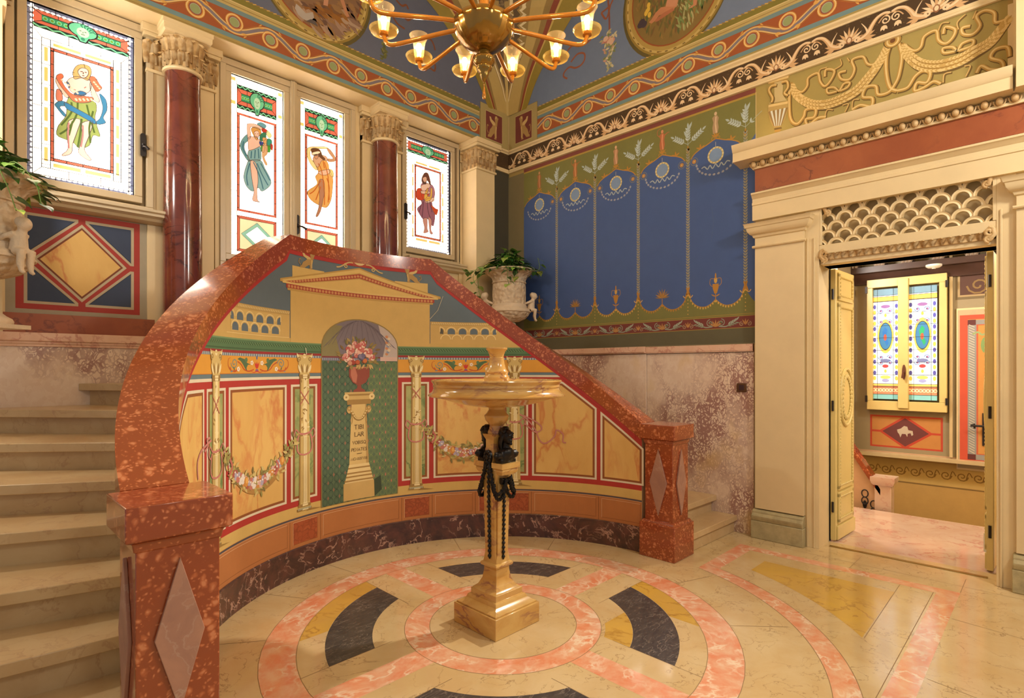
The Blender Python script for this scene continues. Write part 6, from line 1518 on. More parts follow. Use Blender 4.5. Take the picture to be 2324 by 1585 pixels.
# lattice of ovals
for r_i in range(19):
    for c_i in range(13):
        s = -nw+0.028+(2*nw-0.056)*c_i/12+(0.0 if r_i % 2 == 0 else 0); z = 0.475+0.0585*r_i
        if z > 1.55: continue
        lt = c_i > 7; c1_, c2_ = ((128, 146, 88), (96, 122, 70)) if lt else ((64, 92, 72), (80, 108, 84))
        P.L = 10; P.ring(s, z, 0.019, 0.0225, c1_ if lt else (50, 74, 62), 14, ry=1.32); P.L = 11; P.ring(s, z, 0.010, 0.012, c1_, 10, ry=1.7)
        if (r_i+c_i) % 2 == 0 and c_i < 12: P.L = 10; P.add([(s+0.027, z+0.012), (s+0.035, z+0.029), (s+0.027, z+0.046), (s+0.019, z+0.029)], (180, 124, 96) if lt else (150, 104, 82))
# pedestal with inscription
P.L = 12; G_, GL, GD = (206, 172, 106), (228, 202, 142), (164, 128, 68)
P.add([(-0.145, 0.452), (0.135, 0.452), (0.135, 0.59), (-0.145, 0.59)], G_); P.add([(0.135, 0.452), (0.20, 0.50), (0.19, 0.62), (0.13, 0.59)], (60, 74, 52)); P.L = 13
P.add([(-0.135, 0.59), (0.125, 0.59), (0.085, 0.735), (-0.095, 0.735)], GL); P.L = 14
for z, w_ in ((0.60, 0.133), (0.632, 0.118), (0.66, 0.112), (0.70, 0.10)): P.rect(-w_-0.004, z, w_-0.006, z+0.012, GD)
P.L = 13; P.add([(-0.093, 0.735), (0.083, 0.735), (0.062, 1.215), (-0.072, 1.215)], (216, 184, 118)); P.add([(0.060, 0.735), (0.083, 0.735), (0.062, 1.215), (0.050, 1.215)], (186, 150, 88))
P.add([(-0.115, 1.255), (0.105, 1.255), (0.100, 1.215), (-0.110, 1.215)], GD); P.L = 14; P.add([(-0.135, 1.255), (0.125, 1.255), (0.125, 1.315), (-0.135, 1.315)], G_); P.L = 15; P.rect(-0.125, 1.285, 0.115, 1.300, GD)
for sg in (-1, 1): P.ring(-0.005+sg*0.115, 1.275, 0.008, 0.026, GL, 16); P.ell(-0.005+sg*0.115, 1.275, 0.008, 0.008, GD, 8); P.ell(-0.005+sg*0.088, 1.175, 0.022, 0.030, G_, 12); P.ring(-0.005+sg*0.088, 1.185, 0.010, 0.018, GD, 12); P.line(curve([(-0.005+sg*0.075, 1.155), (-0.005+sg*0.06, 1.10), (-0.005+sg*0.066, 1.06)], 4), 0.006, GD)
P.L = 16; gq = curve([(-0.075, 1.165), (-0.04, 1.11), (-0.005, 1.095), (0.03, 1.11), (0.065, 1.165)], 6); P.line(gq, 0.022, (150, 116, 60)); P.L = 17
for i, p in enumerate(gq): P.ell(p[0], p[1]+0.004, 0.009, 0.007, GL if i % 2 else (186, 150, 80), 6)
STK = {'T': [[(0, 1), (.7, 1)], [(.35, 1), (.35, 0)]], 'I': [[(.12, 0), (.12, 1)]], 'B': [[(0, 0), (0, 1), (.35, 1), (.5, .88), (.5, .66), (.35, .54), (0, .54)], [(.35, .54), (.55, .42), (.55, .14), (.36, 0), (0, 0)]],
 'L': [[(0, 1), (0, 0), (.5, 0)]], 'A': [[(0, 0), (.38, 1), (.76, 0)], [(.15, .36), (.61, .36)]], 'R': [[(0, 0), (0, 1), (.36, 1), (.52, .88), (.52, .62), (.36, .5), (0, .5)], [(.3, .5), (.62, 0)]], 'V': [[(0, 1), (.36, 0), (.72, 1)]],
 'O': [[(.4+.4*math.cos(PI*i/8), .5+.5*math.sin(PI*i/8)) for i in range(17)]], 'S': [[(.48, .86), (.36, 1), (.14, 1), (.02, .86), (.04, .66), (.44, .38), (.48, .16), (.34, 0), (.12, 0), (0, .14)]], 'Q': [[(.4+.4*math.cos(PI*i/8), .5+.5*math.sin(PI*i/8)) for i in range(17)], [(.45, .16), (.86, -.12)]],
 'P': [[(0, 0), (0, 1), (.36, 1), (.52, .86), (.52, .6), (.36, .46), (0, .46)]], 'E': [[(.5, 1), (0, 1), (0, 0), (.52, 0)], [(0, .52), (.4, .52)]], 'N': [[(0, 0), (0, 1), (.64, 0), (.64, 1)]], 'M': [[(0, 0), (.1, 1), (.44, .1), (.78, 1), (.88, 0)]], 'C': [[(.66, .86), (.48, 1), (.28, 1), (.06, .8), (0, .5), (.06, .2), (.28, 0), (.48, 0), (.66, .14)]], 'X': [[(0, 0), (.66, 1)], [(0, 1), (.66, 0)]]}
ADV = {'I': .24, 'M': .88, 'O': .8, 'Q': .8, 'A': .76, 'V': .72, 'T': .7, 'B': .55, 'R': .6, 'P': .52, 'L': .5, 'E': .52, 'N': .64, 'S': .48, 'C': .66, 'X': .66}
def write(txt, s0, z0, h, c):
    gap = 0.24; tot = sum(ADV[ch]+gap for ch in txt)-gap; x = s0-tot*h/2
    for ch in txt:
        for st in STK[ch]:
            P.line([(x+a*h, z0+b*h) for a, b in st], h*0.13, c)
            for e in (st[0], st[-1]):
                if ch not in 'OQ': P.rect(x+e[0]*h-h*0.10, z0+e[1]*h-h*0.03, x+e[0]*h+h*0.10, z0+e[1]*h+h*0.03, c)
        x += (ADV[ch]+gap)*h
P.L = 18; INK = (96, 70, 40)
write('TIBI', -0.004, 1.017, 0.033, INK); write('LAR', -0.004, 0.958, 0.033, INK); write('VOBISQ', -0.004, 0.897, 0.0245, INK); write('PENATES', -0.004, 0.840, 0.0245, INK); P.rect(-0.025, 0.817, 0.020, 0.821, INK); write('MCMXXVIII', -0.004, 0.768, 0.0205, INK)
# vase of flowers on the pedestal
P.L = 14; VR, VRL = (146, 72, 56), (190, 116, 92)
P.add([(-0.058, 1.316), (0.052, 1.316), (0.048, 1.330), (0.018, 1.345), (0.012, 1.375), (-0.018, 1.375), (-0.024, 1.345), (-0.054, 1.330)], VR); P.add([(-0.02, 1.372), (0.015, 1.372), (0.055, 1.39), (0.088, 1.44), (0.090, 1.49), (0.080, 1.515), (-0.086, 1.515), (-0.096, 1.49), (-0.094, 1.44), (-0.06, 1.39)], VR); P.L = 15
P.add([(-0.06, 1.40), (-0.03, 1.385), (-0.02, 1.45), (-0.04, 1.51), (-0.078, 1.51), (-0.08, 1.45)], VRL); P.rect(-0.09, 1.508, 0.084, 1.518, VRL)
r = random.Random(11); fl_c = [(216, 150, 140), (232, 186, 168), (200, 112, 104), (226, 200, 176), (190, 96, 90), (236, 210, 190)]
for i in range(70):
    a = r.uniform(0, PI); d_ = r.uniform(0.3, 1.0); s = 0.19*d_*math.cos(a)*1.0; z = 1.545+0.19*d_*math.sin(a)
    P.leaf(s, z, a+r.uniform(-0.6, 0.6), 0.05, 0.022, r.choice([(150, 128, 70), (116, 112, 66), (170, 146, 92), (132, 104, 60)]))
P.L = 16
for s, z, R in ((0.0, 1.665, 0.048), (-0.085, 1.655, 0.042), (0.075, 1.635, 0.042), (-0.12, 1.59, 0.038), (-0.02, 1.615, 0.03), (0.11, 1.595, 0.03), (0.03, 1.70, 0.03), (-0.07, 1.56, 0.03), (-0.045, 1.70, 0.025)):
    for q in range(8):
        a = q*PI/4+r.random(); P.L = 16; P.ell(s+R*0.5*math.cos(a), z+R*0.5*math.sin(a), R*0.55, R*0.48, fl_c[(q+int(R*900)) % 6], 9)
    P.L = 17; P.ell(s, z, R*0.4, R*0.36, (196, 100, 92), 9); P.L = 18; P.ell(s+R*0.12, z+R*0.1, R*0.2, R*0.16, (238, 200, 186), 7)
P.L = 18
for s, z, c in ((-0.06, 1.55, (170, 70, 54)), (-0.02, 1.553, (196, 96, 60)), (0.045, 1.565, (206, 116, 62)), (0.02, 1.59, (120, 110, 140)), (0.005, 1.60, (136, 126, 152)), (0.03, 1.605, (112, 104, 136)), (-0.09, 1.545, (210, 150, 120))):
    P.L = 18; P.ell(s, z, 0.024, 0.022, tuple(int(x*0.72) for x in c), 10); P.L = 19; P.ell(s+0.003, z+0.003, 0.019, 0.017, c, 9)
for i in range(14): a = r.uniform(PI*1.05, PI*1.95); P.L = 17; P.leaf(r.uniform(-0.1, 0.1), 1.54, a, 0.05, 0.02, r.choice([(206, 170, 110), (170, 140, 80), (150, 130, 70)]))
# painted columns with ribbons and garlands
def pcol(t):
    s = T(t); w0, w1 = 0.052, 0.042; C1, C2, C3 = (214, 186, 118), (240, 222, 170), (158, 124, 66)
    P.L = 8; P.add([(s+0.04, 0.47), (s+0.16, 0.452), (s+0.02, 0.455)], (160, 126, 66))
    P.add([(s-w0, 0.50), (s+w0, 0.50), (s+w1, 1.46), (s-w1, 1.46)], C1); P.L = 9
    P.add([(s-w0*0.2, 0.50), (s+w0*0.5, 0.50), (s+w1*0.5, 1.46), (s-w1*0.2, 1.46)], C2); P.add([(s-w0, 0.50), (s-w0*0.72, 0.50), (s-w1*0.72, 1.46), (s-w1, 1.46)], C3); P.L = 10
    for i in range(6): x = -0.75+0.3*i; P.line([(s+w0*x, 0.52), (s+(w0-0.003)*x, 1.0)], 0.003, C3)
    for i in range(26): z = 1.03+0.41*r.random(); P.leaf(s+r.uniform(-0.03, 0.03), z, r.random()*6.3, 0.03, 0.012, C3 if i % 2 else C2)
    P.L = 11
    for z, ww in ((0.462, 0.066), (0.492, 0.058), (1.008, 0.05), (1.43, 0.046), (1.447, 0.05)): P.rect(s-ww, z, s+ww, z+0.018, C3); P.rect(s-ww*0.3, z+0.002, s+ww*0.55, z+0.016, C2)
    for i in range(10): P.ell(s-0.055+0.0122*i, 0.476, 0.005, 0.009, (170, 176, 150), 6)
    P.add([(s-0.042, 1.46), (s+0.042, 1.46), (s+0.058, 1.55), (s+0.075, 1.60), (s-0.075, 1.60), (s-0.058, 1.55)], C1); P.L = 12
    for i in range(5): P.leaf(s+(i-2)*0.016, 1.47, PI/2-(i-2)*0.22, 0.07, 0.026, C2 if i % 2 == 0 else C3)
    for sg in (-1, 1): P.line(spiral(s+sg*0.048, 1.572, 0.020, 1.4, -PI/2, sg, 14), 0.007, C3); P.leaf(s+sg*0.055, 1.575, PI/2-sg*0.4, 0.045, 0.02, C2)
    P.ell(s, 1.595, 0.016, 0.018, C2, 8); P.line([(s-0.07, 1.604), (s, 1.597), (s+0.07, 1.604)], 0.008, C1)
    P.L = 13
    for a, b in ((1.34, 1.24), (1.24, 1.34)): P.line([(s-0.04, a), (s+0.04, b)], 0.008, (186, 110, 92))
    RB = (196, 124, 112)
    P.line(curve([(s-0.05, 1.03), (s, 1.022), (s+0.05, 1.032)], 4), 0.014, RB)
    for sg in (-1, 1): P.line(curve([(s+sg*0.05, 1.03), (s+sg*0.08, 1.06), (s+sg*0.095, 1.02), (s+sg*0.07, 0.99), (s+sg*0.055, 1.02)], 5), 0.010, RB); P.line(curve([(s+sg*0.055, 1.02), (s+sg*0.07, 0.93), (s+sg*0.05, 0.885), (s, 0.87)], 5), 0.012, RB)
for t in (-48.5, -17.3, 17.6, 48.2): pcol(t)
def garland(t0, t1):
    s0, s1 = T(t0), T(t1); q = [(s0+(s1-s0)*i/30, 1.0-0.245*math.sin(PI*i/30)**0.8) for i in range(31)]
    P.L = 14; P.line([(a+0.01, b-0.03) for a, b in q[3:-3]], [0.03+0.06*math.sin(PI*i/24) for i in range(25)], (176, 132, 70)); P.L = 15
    for i, (a, b) in enumerate(q):
        w_ = 0.02+0.045*math.sin(PI*i/30)
        for k_ in range(7): P.leaf(a+r.uniform(-w_, w_), b+r.uniform(-w_, w_), r.random()*6.3, 0.05, 0.022, r.choice([(184, 166, 96), (150, 144, 82), (206, 184, 120), (130, 116, 66)]))
    P.L = 16
    for i in range(5, 26):
        a, b = q[i]; w_ = 0.045*math.sin(PI*i/30); c = [(176, 166, 186), (196, 120, 104), (226, 216, 206), (206, 140, 70), (214, 170, 160), (170, 90, 72)][i % 6]
        for k_ in range(6): P.L = 16; P.ell(a+r.uniform(-w_, w_)*0.7, b+r.uniform(-w_, w_)*0.7, 0.016, 0.014, c, 8)
        P.L = 17; P.ell(a, b+0.004, 0.008, 0.007, (240, 226, 206), 6)
    P.L = 18
    for f in (0.35, 0.86): a, b = q[int(30*f)]; P.ell(a, b, 0.022, 0.034, (206, 140, 62), 10); P.L = 19; P.ell(a+0.005, b+0.006, 0.012, 0.02, (230, 176, 96), 8); P.L = 18
    for f in (0.12, 0.78): a, b = q[int(30*f)]; P.line(curve([(a-0.02, b-0.05), (a+0.015, b), (a-0.01, b+0.05)], 4), 0.016, (192, 108, 96))
garland(-45.2, -20.6); garland(20.6, 45.2)
P.L = 14; RB = (198, 130, 120)
mp_ = lambda x, y: on_cyl(880+x/2.0854, 540+y/2.0854)
for pts in ([(625, 835), (660, 860), (700, 910), (720, 960), (750, 972), (790, 940), (800, 910), (830, 930), (830, 965), (845, 970)], [(640, 840), (700, 870), (730, 900), (700, 920), (650, 880)]): P.line(curve([mp_(*p) for p in pts], 5), 0.012, RB)
ml_ = lambda x, y: on_cyl(250+x/3.774, 700+y/3.774)
for pts in ([(860, 1130), (810, 1180), (770, 1230), (740, 1330), (745, 1470)], [(850, 1110), (820, 1130), (830, 1180), (800, 1230)]): P.line(curve([ml_(*p) for p in pts], 5), 0.014, RB)
P.L = 20; P.line([on_cyl(1005, 673), on_cyl(993, 705), on_cyl(975, 725)], 0.003, (226, 214, 180)); P.line([on_cyl(692, 790), on_cyl(694, 805)], 0.006, (226, 220, 190))
pw_ = P.build('painted_wall', None, ('cream', 'faux', 'fauxgreen', 'fauxred'), wall_body)
for v_ in pw_.data.vertices: v_.co.x -= CX; v_.co.y -= CY
pw_.parent = par

# ---- newel posts
def newel(x, y, label):
    t = thing('newel_post', label, 'newel post', (x, y, 0)); hx, hy = 0.16, 0.155
    m = MB(); m.sq([(hx, hy, 0), (hx, hy, 0.27), (hx-0.012, hy-0.012, 0.272), (hx-0.020, hy-0.020, 0.29), (hx-0.032, hy-0.032, 0.295)], 0, 0); m.build('base', M['rosso'], t, bevel=0.004)
    m = MB(); m.sq([(hx-0.034, hy-0.034, 0.29), (hx-0.034, hy-0.034, 0.935)], 0, 0); m.build('shaft', M['rosso'], t, bevel=0.003)
    m = MB(); m.sq([(hx-0.034, hy-0.034, 0.90), (hx-0.028, hy-0.028, 0.905), (hx-0.022, hy-0.022, 0.935), (hx-0.010, hy-0.010, 0.940), (hx, hy, 0.945), (hx, hy, 1.058)], 0, 0); m.build('cap', M['rosso'], t, bevel=0.004)
    w_ = 0.075; zm = 0.60; h = 0.262
    for ax, sg, hh in (('y', -1, hy-0.034), ('x', -1, hx-0.034), ('x', 1, hx-0.034)):
        m = MB(); a0, a1 = sorted((sg*hh, sg*(hh+0.013))); m.prism([(-w_, zm), (0, zm-h), (w_, zm), (0, zm+h)], ax, a0, a1)
        m.build('lozenge', M['rose'], t, bevel=0.002)
    return t
newel(0.531, 2.238, 'red marble newel post at the foot of the left flight of steps'); newel(4.038, 2.235, 'red marble newel post at the foot of the right flight of steps')
# ---------------------------------------------------------------- fountain
FX, FY = 2.255, 2.36
ft = thing('fountain', 'yellow marble fountain with black bronze busts standing on the inlaid floor', 'fountain', (FX, FY, 0))
m = MB(); m.sq([(0.18, 0.18, 0), (0.18, 0.18, 0.118)], 0, 0); m.build('plinth', M['siena'], ft, bevel=0.004)
m = MB(); m.sq([(0.168, 0.168, 0.118), (0.168, 0.168, 0.126), (0.15, 0.15, 0.134), (0.128, 0.128, 0.150), (0.122, 0.122, 0.166), (0.118, 0.118, 0.17), (0.108, 0.108, 0.172), (0.108, 0.108, 0.205), (0.100, 0.100, 0.21), (0.078, 0.078, 0.228), (0.060, 0.060, 0.265), (0.053, 0.053, 0.315), (0.053, 0.053, 0.335), (0.066, 0.066, 0.340), (0.071, 0.071, 0.35), (0.066, 0.066, 0.36), (0.056, 0.056, 0.365)], 0, 0)
m.build('foot', M['siena'], ft, ang=30, bevel=0.002)
m = MB()                                            # tapering shaft with hollowed corners
def oct_sec(h, c, z): return [(-h+c, -h, z), (-h+c, -h+c*0.0, z)]
secs = [(0.056, 0.365, 0.0), (0.053, 0.385, 0.0), (0.053, 0.42, 0.012), (0.0615, 0.84, 0.014), (0.063, 0.88, 0.0), (0.063, 0.93, 0.0)]
vs = []
for h, z, c in secs:
    c = max(c, 0.0008)
    for k in range(4):
        ca, sa = [(1, 0), (0, 1), (-1, 0), (0, -1)][k]
        for x, y in ((-h+c, -h), (-h+c+0.35*(h-c), -h), (h-c-0.35*(h-c), -h), (h-c, -h), (h-c, -h+c)): vs.append((x*ca-y*sa, x*sa+y*ca, z))
n = 20; m.add(vs, [(j*n+i, j*n+(i+1) % n, (j+1)*n+(i+1) % n, (j+1)*n+i) for j in range(len(secs)-1) for i in range(n)]+[tuple(range(n)), tuple((len(secs)-1)*n+i for i in range(n))])
m.sq([(0.060, 0.034, 0.93), (0.060, 0.034, 1.03), (0.056, 0.032, 1.04), (0.056, 0.034, 1.085), (0.066, 0.044, 1.105), (0.07, 0.048, 1.118)], 0, 0)
m.build('shaft', M['siena'], ft, ang=25)
for sg in (-1, 1):
    m = MB(); m.sq([(0.052, 0.022, 0.885), (0.060, 0.03, 0.895), (0.065, 0.036, 0.91), (0.060, 0.034, 0.918), (0.074, 0.044, 0.925), (0.074, 0.044, 0.955)], 0, sg*0.078); m.build('bracket', M['siena'], ft, ang=30)
m = MB(); m.lathe([(0.053, 1.118), (0.054, 1.128), (0.046, 1.145), (0.042, 1.165), (0.048, 1.172), (0.052, 1.18), (0.066, 1.195), (0.074, 1.222), (0.072, 1.228), (0.062, 1.236), (0.05, 1.255), (0.047, 1.262), (0.05, 1.272), (0.04, 1.285)], n=40); m.build('baluster', M['siena'], ft)
m = MB(); m.lathe([(0.03, 1.275), (0.09, 1.275), (0.157, 1.283), (0.24, 1.30), (0.33, 1.328), (0.385, 1.336), (0.404, 1.343), (0.405, 1.350), (0.395, 1.357), (0.380, 1.368), (0.372, 1.385), (0.372, 1.392), (0.376, 1.396), (0.376, 1.402), (0.374, 1.41), (0.380, 1.42), (0.386, 1.428), (0.384, 1.435), (0.374, 1.438), (0.35, 1.43), (0.28, 1.40), (0.12, 1.385), (0.0, 1.385)], n=96); m.build('basin', M['siena'], ft)
m = MB(); m.lathe([(0.05, 1.38), (0.074, 1.42), (0.077, 1.44), (0.077, 1.452), (0.070, 1.458), (0.066, 1.468), (0.069, 1.474), (0.069, 1.484), (0.064, 1.49), (0.058, 1.498), (0.048, 1.53), (0.043, 1.56), (0.044, 1.567), (0.041, 1.57), (0.044, 1.585), (0.052, 1.605), (0.064, 1.618), (0.064, 1.626), (0.058, 1.628), (0.036, 1.628), (0.032, 1.60), (0.0, 1.60)], n=48); m.build('spout', M['siena'], ft)
def bust(sg):
    """bronze bust turned outwards along y"""
    y = lambda v: sg*(0.080+v); m = MB(); z0 = 0.953
    m.sph((0, y(0.000), z0+0.042), 0.066, 0.034, 0.050, 14, 10); m.sph((0, y(0.012), z0+0.058), 0.046, 0.030, 0.034, 12, 8); m.tube([(0, y(-0.004), z0+0.07), (0, y(0.0), z0+0.125)], [0.027, 0.022], 10)
    m.box(-0.060, min(y(-0.028), y(0.022)), z0, 0.060, max(y(-0.028), y(0.022)), z0+0.02)
    hz = z0+0.155
    m.sph((0, y(0.004), hz), 0.033, 0.040, 0.044, 16, 12); m.sph((0, y(0.020), hz-0.020), 0.024, 0.024, 0.026, 12, 10)                 # skull and jaw
    m.tube([(0, y(0.042), hz+0.012), (0, y(0.054), hz-0.008)], [0.005, 0.008], 6); m.sph((0, y(0.042), hz-0.022), 0.011, 0.006, 0.004, 8, 6); m.sph((0, y(0.040), hz-0.030), 0.010, 0.007, 0.005, 8, 6); m.sph((0, y(0.040), hz-0.042), 0.011, 0.009, 0.009, 8, 6)  # nose, lips, chin
    for e in (-1, 1): m.sph((e*0.014, y(0.041), hz+0.006), 0.008, 0.004, 0.004, 8, 6); m.sph((e*0.015, y(0.041), hz+0.018), 0.012, 0.006, 0.004, 8, 6); m.sph((e*0.034, y(-0.002), hz-0.004), 0.006, 0.010, 0.014, 8, 6)
    for e in (-1, 1):                               # cut-off arms with a boss
        m.tube([(e*0.055, y(0.0), z0+0.045), (e*0.082, y(0.002), z0+0.048)], [0.026, 0.022], 10); m.sph((e*0.088, y(0.002), z0+0.048), 0.014, 0.010, 0.010, 8, 6)
    m.build('bust', M['bronze'], ft, remesh=0.0035)
    h = MB(); rr = random.Random(2 if sg < 0 else 5)
    for i in range(44):
        a = rr.uniform(0, 2*PI); b = rr.uniform(0.1, 1.35); d = Vector((math.cos(a)*math.cos(b), math.sin(a)*math.cos(b), math.sin(b)))
        if d.y*1 > 0.75 and d.z < 0.5: continue
        h.sph((d.x*0.036, y(d.y*0.042+0.0), hz+0.008+d.z*0.044), 0.010, 0.010, 0.009, 7, 5)
    h.tube([(0, y(-0.030), hz-0.01), (0, y(-0.036), hz-0.06), (0, y(-0.030), hz-0.10)], [0.026, 0.024, 0.014], 9); h.sph((0, y(-0.012), hz+0.012), 0.036, 0.034, 0.040, 12, 8)
    for e in (-1, 1): h.tube([(e*0.030, y(0.0), hz), (e*0.034, y(-0.012), hz-0.04), (e*0.03, y(-0.008), hz-0.08)], [0.012, 0.012, 0.006], 7)
    h.build('hair', M['bronze'], ft, remesh=0.004)
bust(-1); bust(1)
def leafy(m, pts, r, seed):
    rr = random.Random(seed); q = curve(pts, 6); m.tube(q, r*0.8, 7)
    for i, p in enumerate(q):
        for k in range(5): a = rr.random()*6.28; m.sph((p[0]+math.cos(a)*r*0.75, p[1]+math.sin(a)*r*0.75, p[2]+rr.uniform(-0.5, 0.5)*r), r*0.42, r*0.42, r*0.5, 6, 4)
# festoons: -x and +x faces carry a rosette, the other faces a bow
for sg in (-1, 1):
    X = lambda v: sg*(0.064+v)
    m = MB(); m.lathe([(0.0, 0.018), (0.012, 0.02), (0.016, 0.012), (0.03, 0.014), (0.034, 0.0)], n=16)
    for i in range(10): a = 2*PI*i/10; m.sph((0.025*math.cos(a), 0.025*math.sin(a), 0.012), 0.010, 0.010, 0.007, 6, 4)
    m.v = [(X(z), x*0.95, 0.985+y*1.25) for x, y, z in m.v]; m.build('rosette', M['bronze'], ft)
    m = MB()
    for e in (-1, 1): leafy(m, [(X(0.008), e*0.010, 0.955), (X(0.012), e*0.036, 0.87), (X(0.012), e*0.056, 0.80), (X(0.006), e*0.075, 0.775), (X(-0.03), e*0.092, 0.80), (X(-0.052), e*0.094, 0.86)], 0.012, 7+e)
    m.build('festoon', M['bronze'], ft, fix=False)
    m = MB(); zz = 0.94; i = 0
    while zz > 0.40:
        xx = sg*(0.053+(0.0615-0.053)*max(0, min(1, (zz-0.42)/0.42))); m.lathe([(0.002, 0), (0.010, -0.006), (0.013, -0.016), (0.008, -0.024), (0.004, -0.032)], xx+sg*0.004, 0, 7); m.v = m.v[:-35]+[(a, b, c+zz) for a, b, c in m.v[-35:]]; zz -= 0.029
    m.tube([(sg*0.066, 0, 0.94), (sg*0.056, 0, 0.40)], 0.005, 6); m.build('husk_chain', M['bronze'], ft, fix=False)
    Yf = lambda v: sg*(0.064+v)
    m = MB(); m.sph((0, Yf(0.012), 0.83), 0.016, 0.010, 0.016, 8, 6)
    for e in (-1, 1): m.tube([(0, Yf(0.012), 0.83), (e*0.02, Yf(0.018), 0.858), (e*0.038, Yf(0.016), 0.862), (e*0.036, Yf(0.014), 0.838), (e*0.012, Yf(0.012), 0.832)], [0.006, 0.011, 0.013, 0.011, 0.006], 7)
    m.lathe([(0.0, 0.012), (0.012, 0.012), (0.020, 0.004), (0.02, 0)], 0, 0, 14); nn = 14*4; m.v = m.v[:-nn]+[(a, Yf(c+0.008), 0.80+b) for a, b, c in m.v[-nn:]]; m.build('bow', M['bronze'], ft, fix=False)
    m = MB()
    for e in (-1, 1): leafy(m, [(e*0.006, Yf(0.012), 0.795), (e*0.030, Yf(0.014), 0.755), (e*0.058, Yf(0.012), 0.745), (e*0.078, Yf(0.002), 0.775), (e*0.074, Yf(-0.012), 0.83)], 0.011, 17+e)
    m.build('festoon', M['bronze'], ft, fix=False)
    m = MB(); zz = 0.79
    while zz > 0.41:
        yy = sg*(0.053+(0.0615-0.053)*max(0, min(1, (zz-0.42)/0.42))); m.lathe([(0.002, 0), (0.009, -0.006), (0.012, -0.014), (0.007, -0.022), (0.004, -0.03)], 0, yy+sg*0.004, 7); m.v = m.v[:-35]+[(a, b, c+zz) for a, b, c in m.v[-35:]]; zz -= 0.027
    m.tube([(0, sg*0.064, 0.79), (0, sg*0.057, 0.41)], 0.005, 6); m.build('husk_chain', M['bronze'], ft, fix=False)

# ---------------------------------------------------------------- urns and trailing plants
def relief_mat():
    m, nt, b = new_mat('carved terracotta'); v = coords(nt)
    n = node(nt, 'ShaderNodeTexVoronoi', Scale=26.0, feature='SMOOTH_F1'); nt.links.new(v, n.inputs['Vector'])
    n2 = node(nt, 'ShaderNodeTexNoise', Scale=40.0, Detail=4.0); nt.links.new(v, n2.inputs['Vector'])
    r = ramp(nt, [(0.2, lin((232, 208, 176))), (0.8, lin((206, 174, 138)))], n.outputs[0]); nt.links.new(r.outputs[0], b.inputs['Base Color']); b.inputs['Roughness'].default_value = 0.7
    ad = node(nt, 'ShaderNodeMath', operation='MULTIPLY_ADD'); nt.links.new(n2.outputs[0], ad.inputs[0]); ad.inputs[1].default_value = 0.3; nt.links.new(n.outputs[0], ad.inputs[2])
    bn = node(nt, 'ShaderNodeBump', Strength=1.0, Distance=0.03); bn.invert = True; nt.links.new(ad.outputs[0], bn.inputs['Height']); nt.links.new(bn.outputs[0], b.inputs['Normal'])
    return m
M['relief'] = relief_mat()
def putto(m, sg):
    """seated child leaning on the urn wall; outward along +x*sg"""
    X = lambda v: sg*(0.232+v)
    m.sph((X(0.070), 0, 0.455), 0.040, 0.040, 0.044, 12, 10); m.sph((X(0.050), 0, 0.47), 0.034, 0.036, 0.034, 10, 8); m.sph((X(0.106), 0, 0.447), 0.010, 0.010, 0.010, 6, 5)      # head, hair, nose
    m.tube([(X(0.055), 0, 0.415), (X(0.035), 0, 0.35), (X(0.030), 0, 0.29)], [0.026, 0.044, 0.05], 10)
    for e in (-1, 1):
        m.tube([(X(0.045), e*0.034, 0.395), (X(0.00), e*0.055, 0.375), (X(-0.05), e*0.05, 0.355)], [0.019, 0.016, 0.013], 8)
        m.tube([(X(0.035), e*0.026, 0.29), (X(0.085), e*0.030, 0.285), (X(0.075), e*0.030, 0.215), (X(0.085), e*0.030, 0.165), (X(0.105), e*0.030, 0.155)], [0.030, 0.026, 0.021, 0.014, 0.012], 8)
def urn(x, y, z, rz, label):
    t = thing('urn', label, 'urn', (x, y, z), rz)
    m = MB(); m.sq([(0.165, 0.165, 0), (0.165, 0.165, 0.026)], 0, 0); m.lathe([(0.150, 0.026), (0.154, 0.045), (0.146, 0.062), (0.12, 0.078), (0.084, 0.11), (0.060, 0.16), (0.052, 0.22), (0.056, 0.262), (0.078, 0.276), (0.084, 0.288), (0.076, 0.30), (0.066, 0.312), (0.0, 0.316)], n=36); m.build('foot', M['terracotta'], t)
    def up(m): m.v = [(x, y, z+0.175) for x, y, z in m.v]; return m
    m = MB(); m.lathe([(0.065, 0.138), (0.12, 0.146), (0.19, 0.175), (0.232, 0.215), (0.25, 0.25)], n=56, fl=lambda a, z: 1+0.010*math.sin(24*a)); up(m).build('bowl', M['relief'], t)
    m = MB(); m.lathe([(0.25, 0.25), (0.262, 0.256), (0.264, 0.268), (0.254, 0.276), (0.250, 0.284), (0.246, 0.292), (0.222, 0.305), (0.214, 0.32), (0.214, 0.335), (0.206, 0.345), (0.204, 0.352)], n=56); up(m).build('moulding', M['terracotta'], t)
    m = MB(); m.lathe([(0.204, 0.35), (0.202, 0.37), (0.203, 0.52), (0.200, 0.585), (0.196, 0.60)], n=56); up(m).build('frieze_drum', M['relief'], t)
    m = MB(); m.lathe([(0.196, 0.60), (0.208, 0.606), (0.208, 0.616), (0.200, 0.624), (0.202, 0.65), (0.222, 0.685), (0.27, 0.72), (0.305, 0.74), (0.316, 0.752), (0.312, 0.765), (0.296, 0.768), (0.26, 0.74), (0.21, 0.69), (0.0, 0.68)], n=64, fl=lambda a, z: 1+(0.012*math.sin(20*a) if 0.63 < z < 0.76 else 0)); up(m).build('rim', M['relief'], t)
    for sg in (-1, 1):
        m = MB(); putto(m, sg); up(m).build('figure_handle', M['terracotta'], t, remesh=0.007)
    return t
UZ = 1.752
urn(0.10, 4.70, UZ-0.0, math.radians(-52), 'carved terracotta urn standing on the ledge at the left edge'); urn(4.70, 4.70, UZ, math.radians(-45), 'carved terracotta urn in the corner before the blue wall')
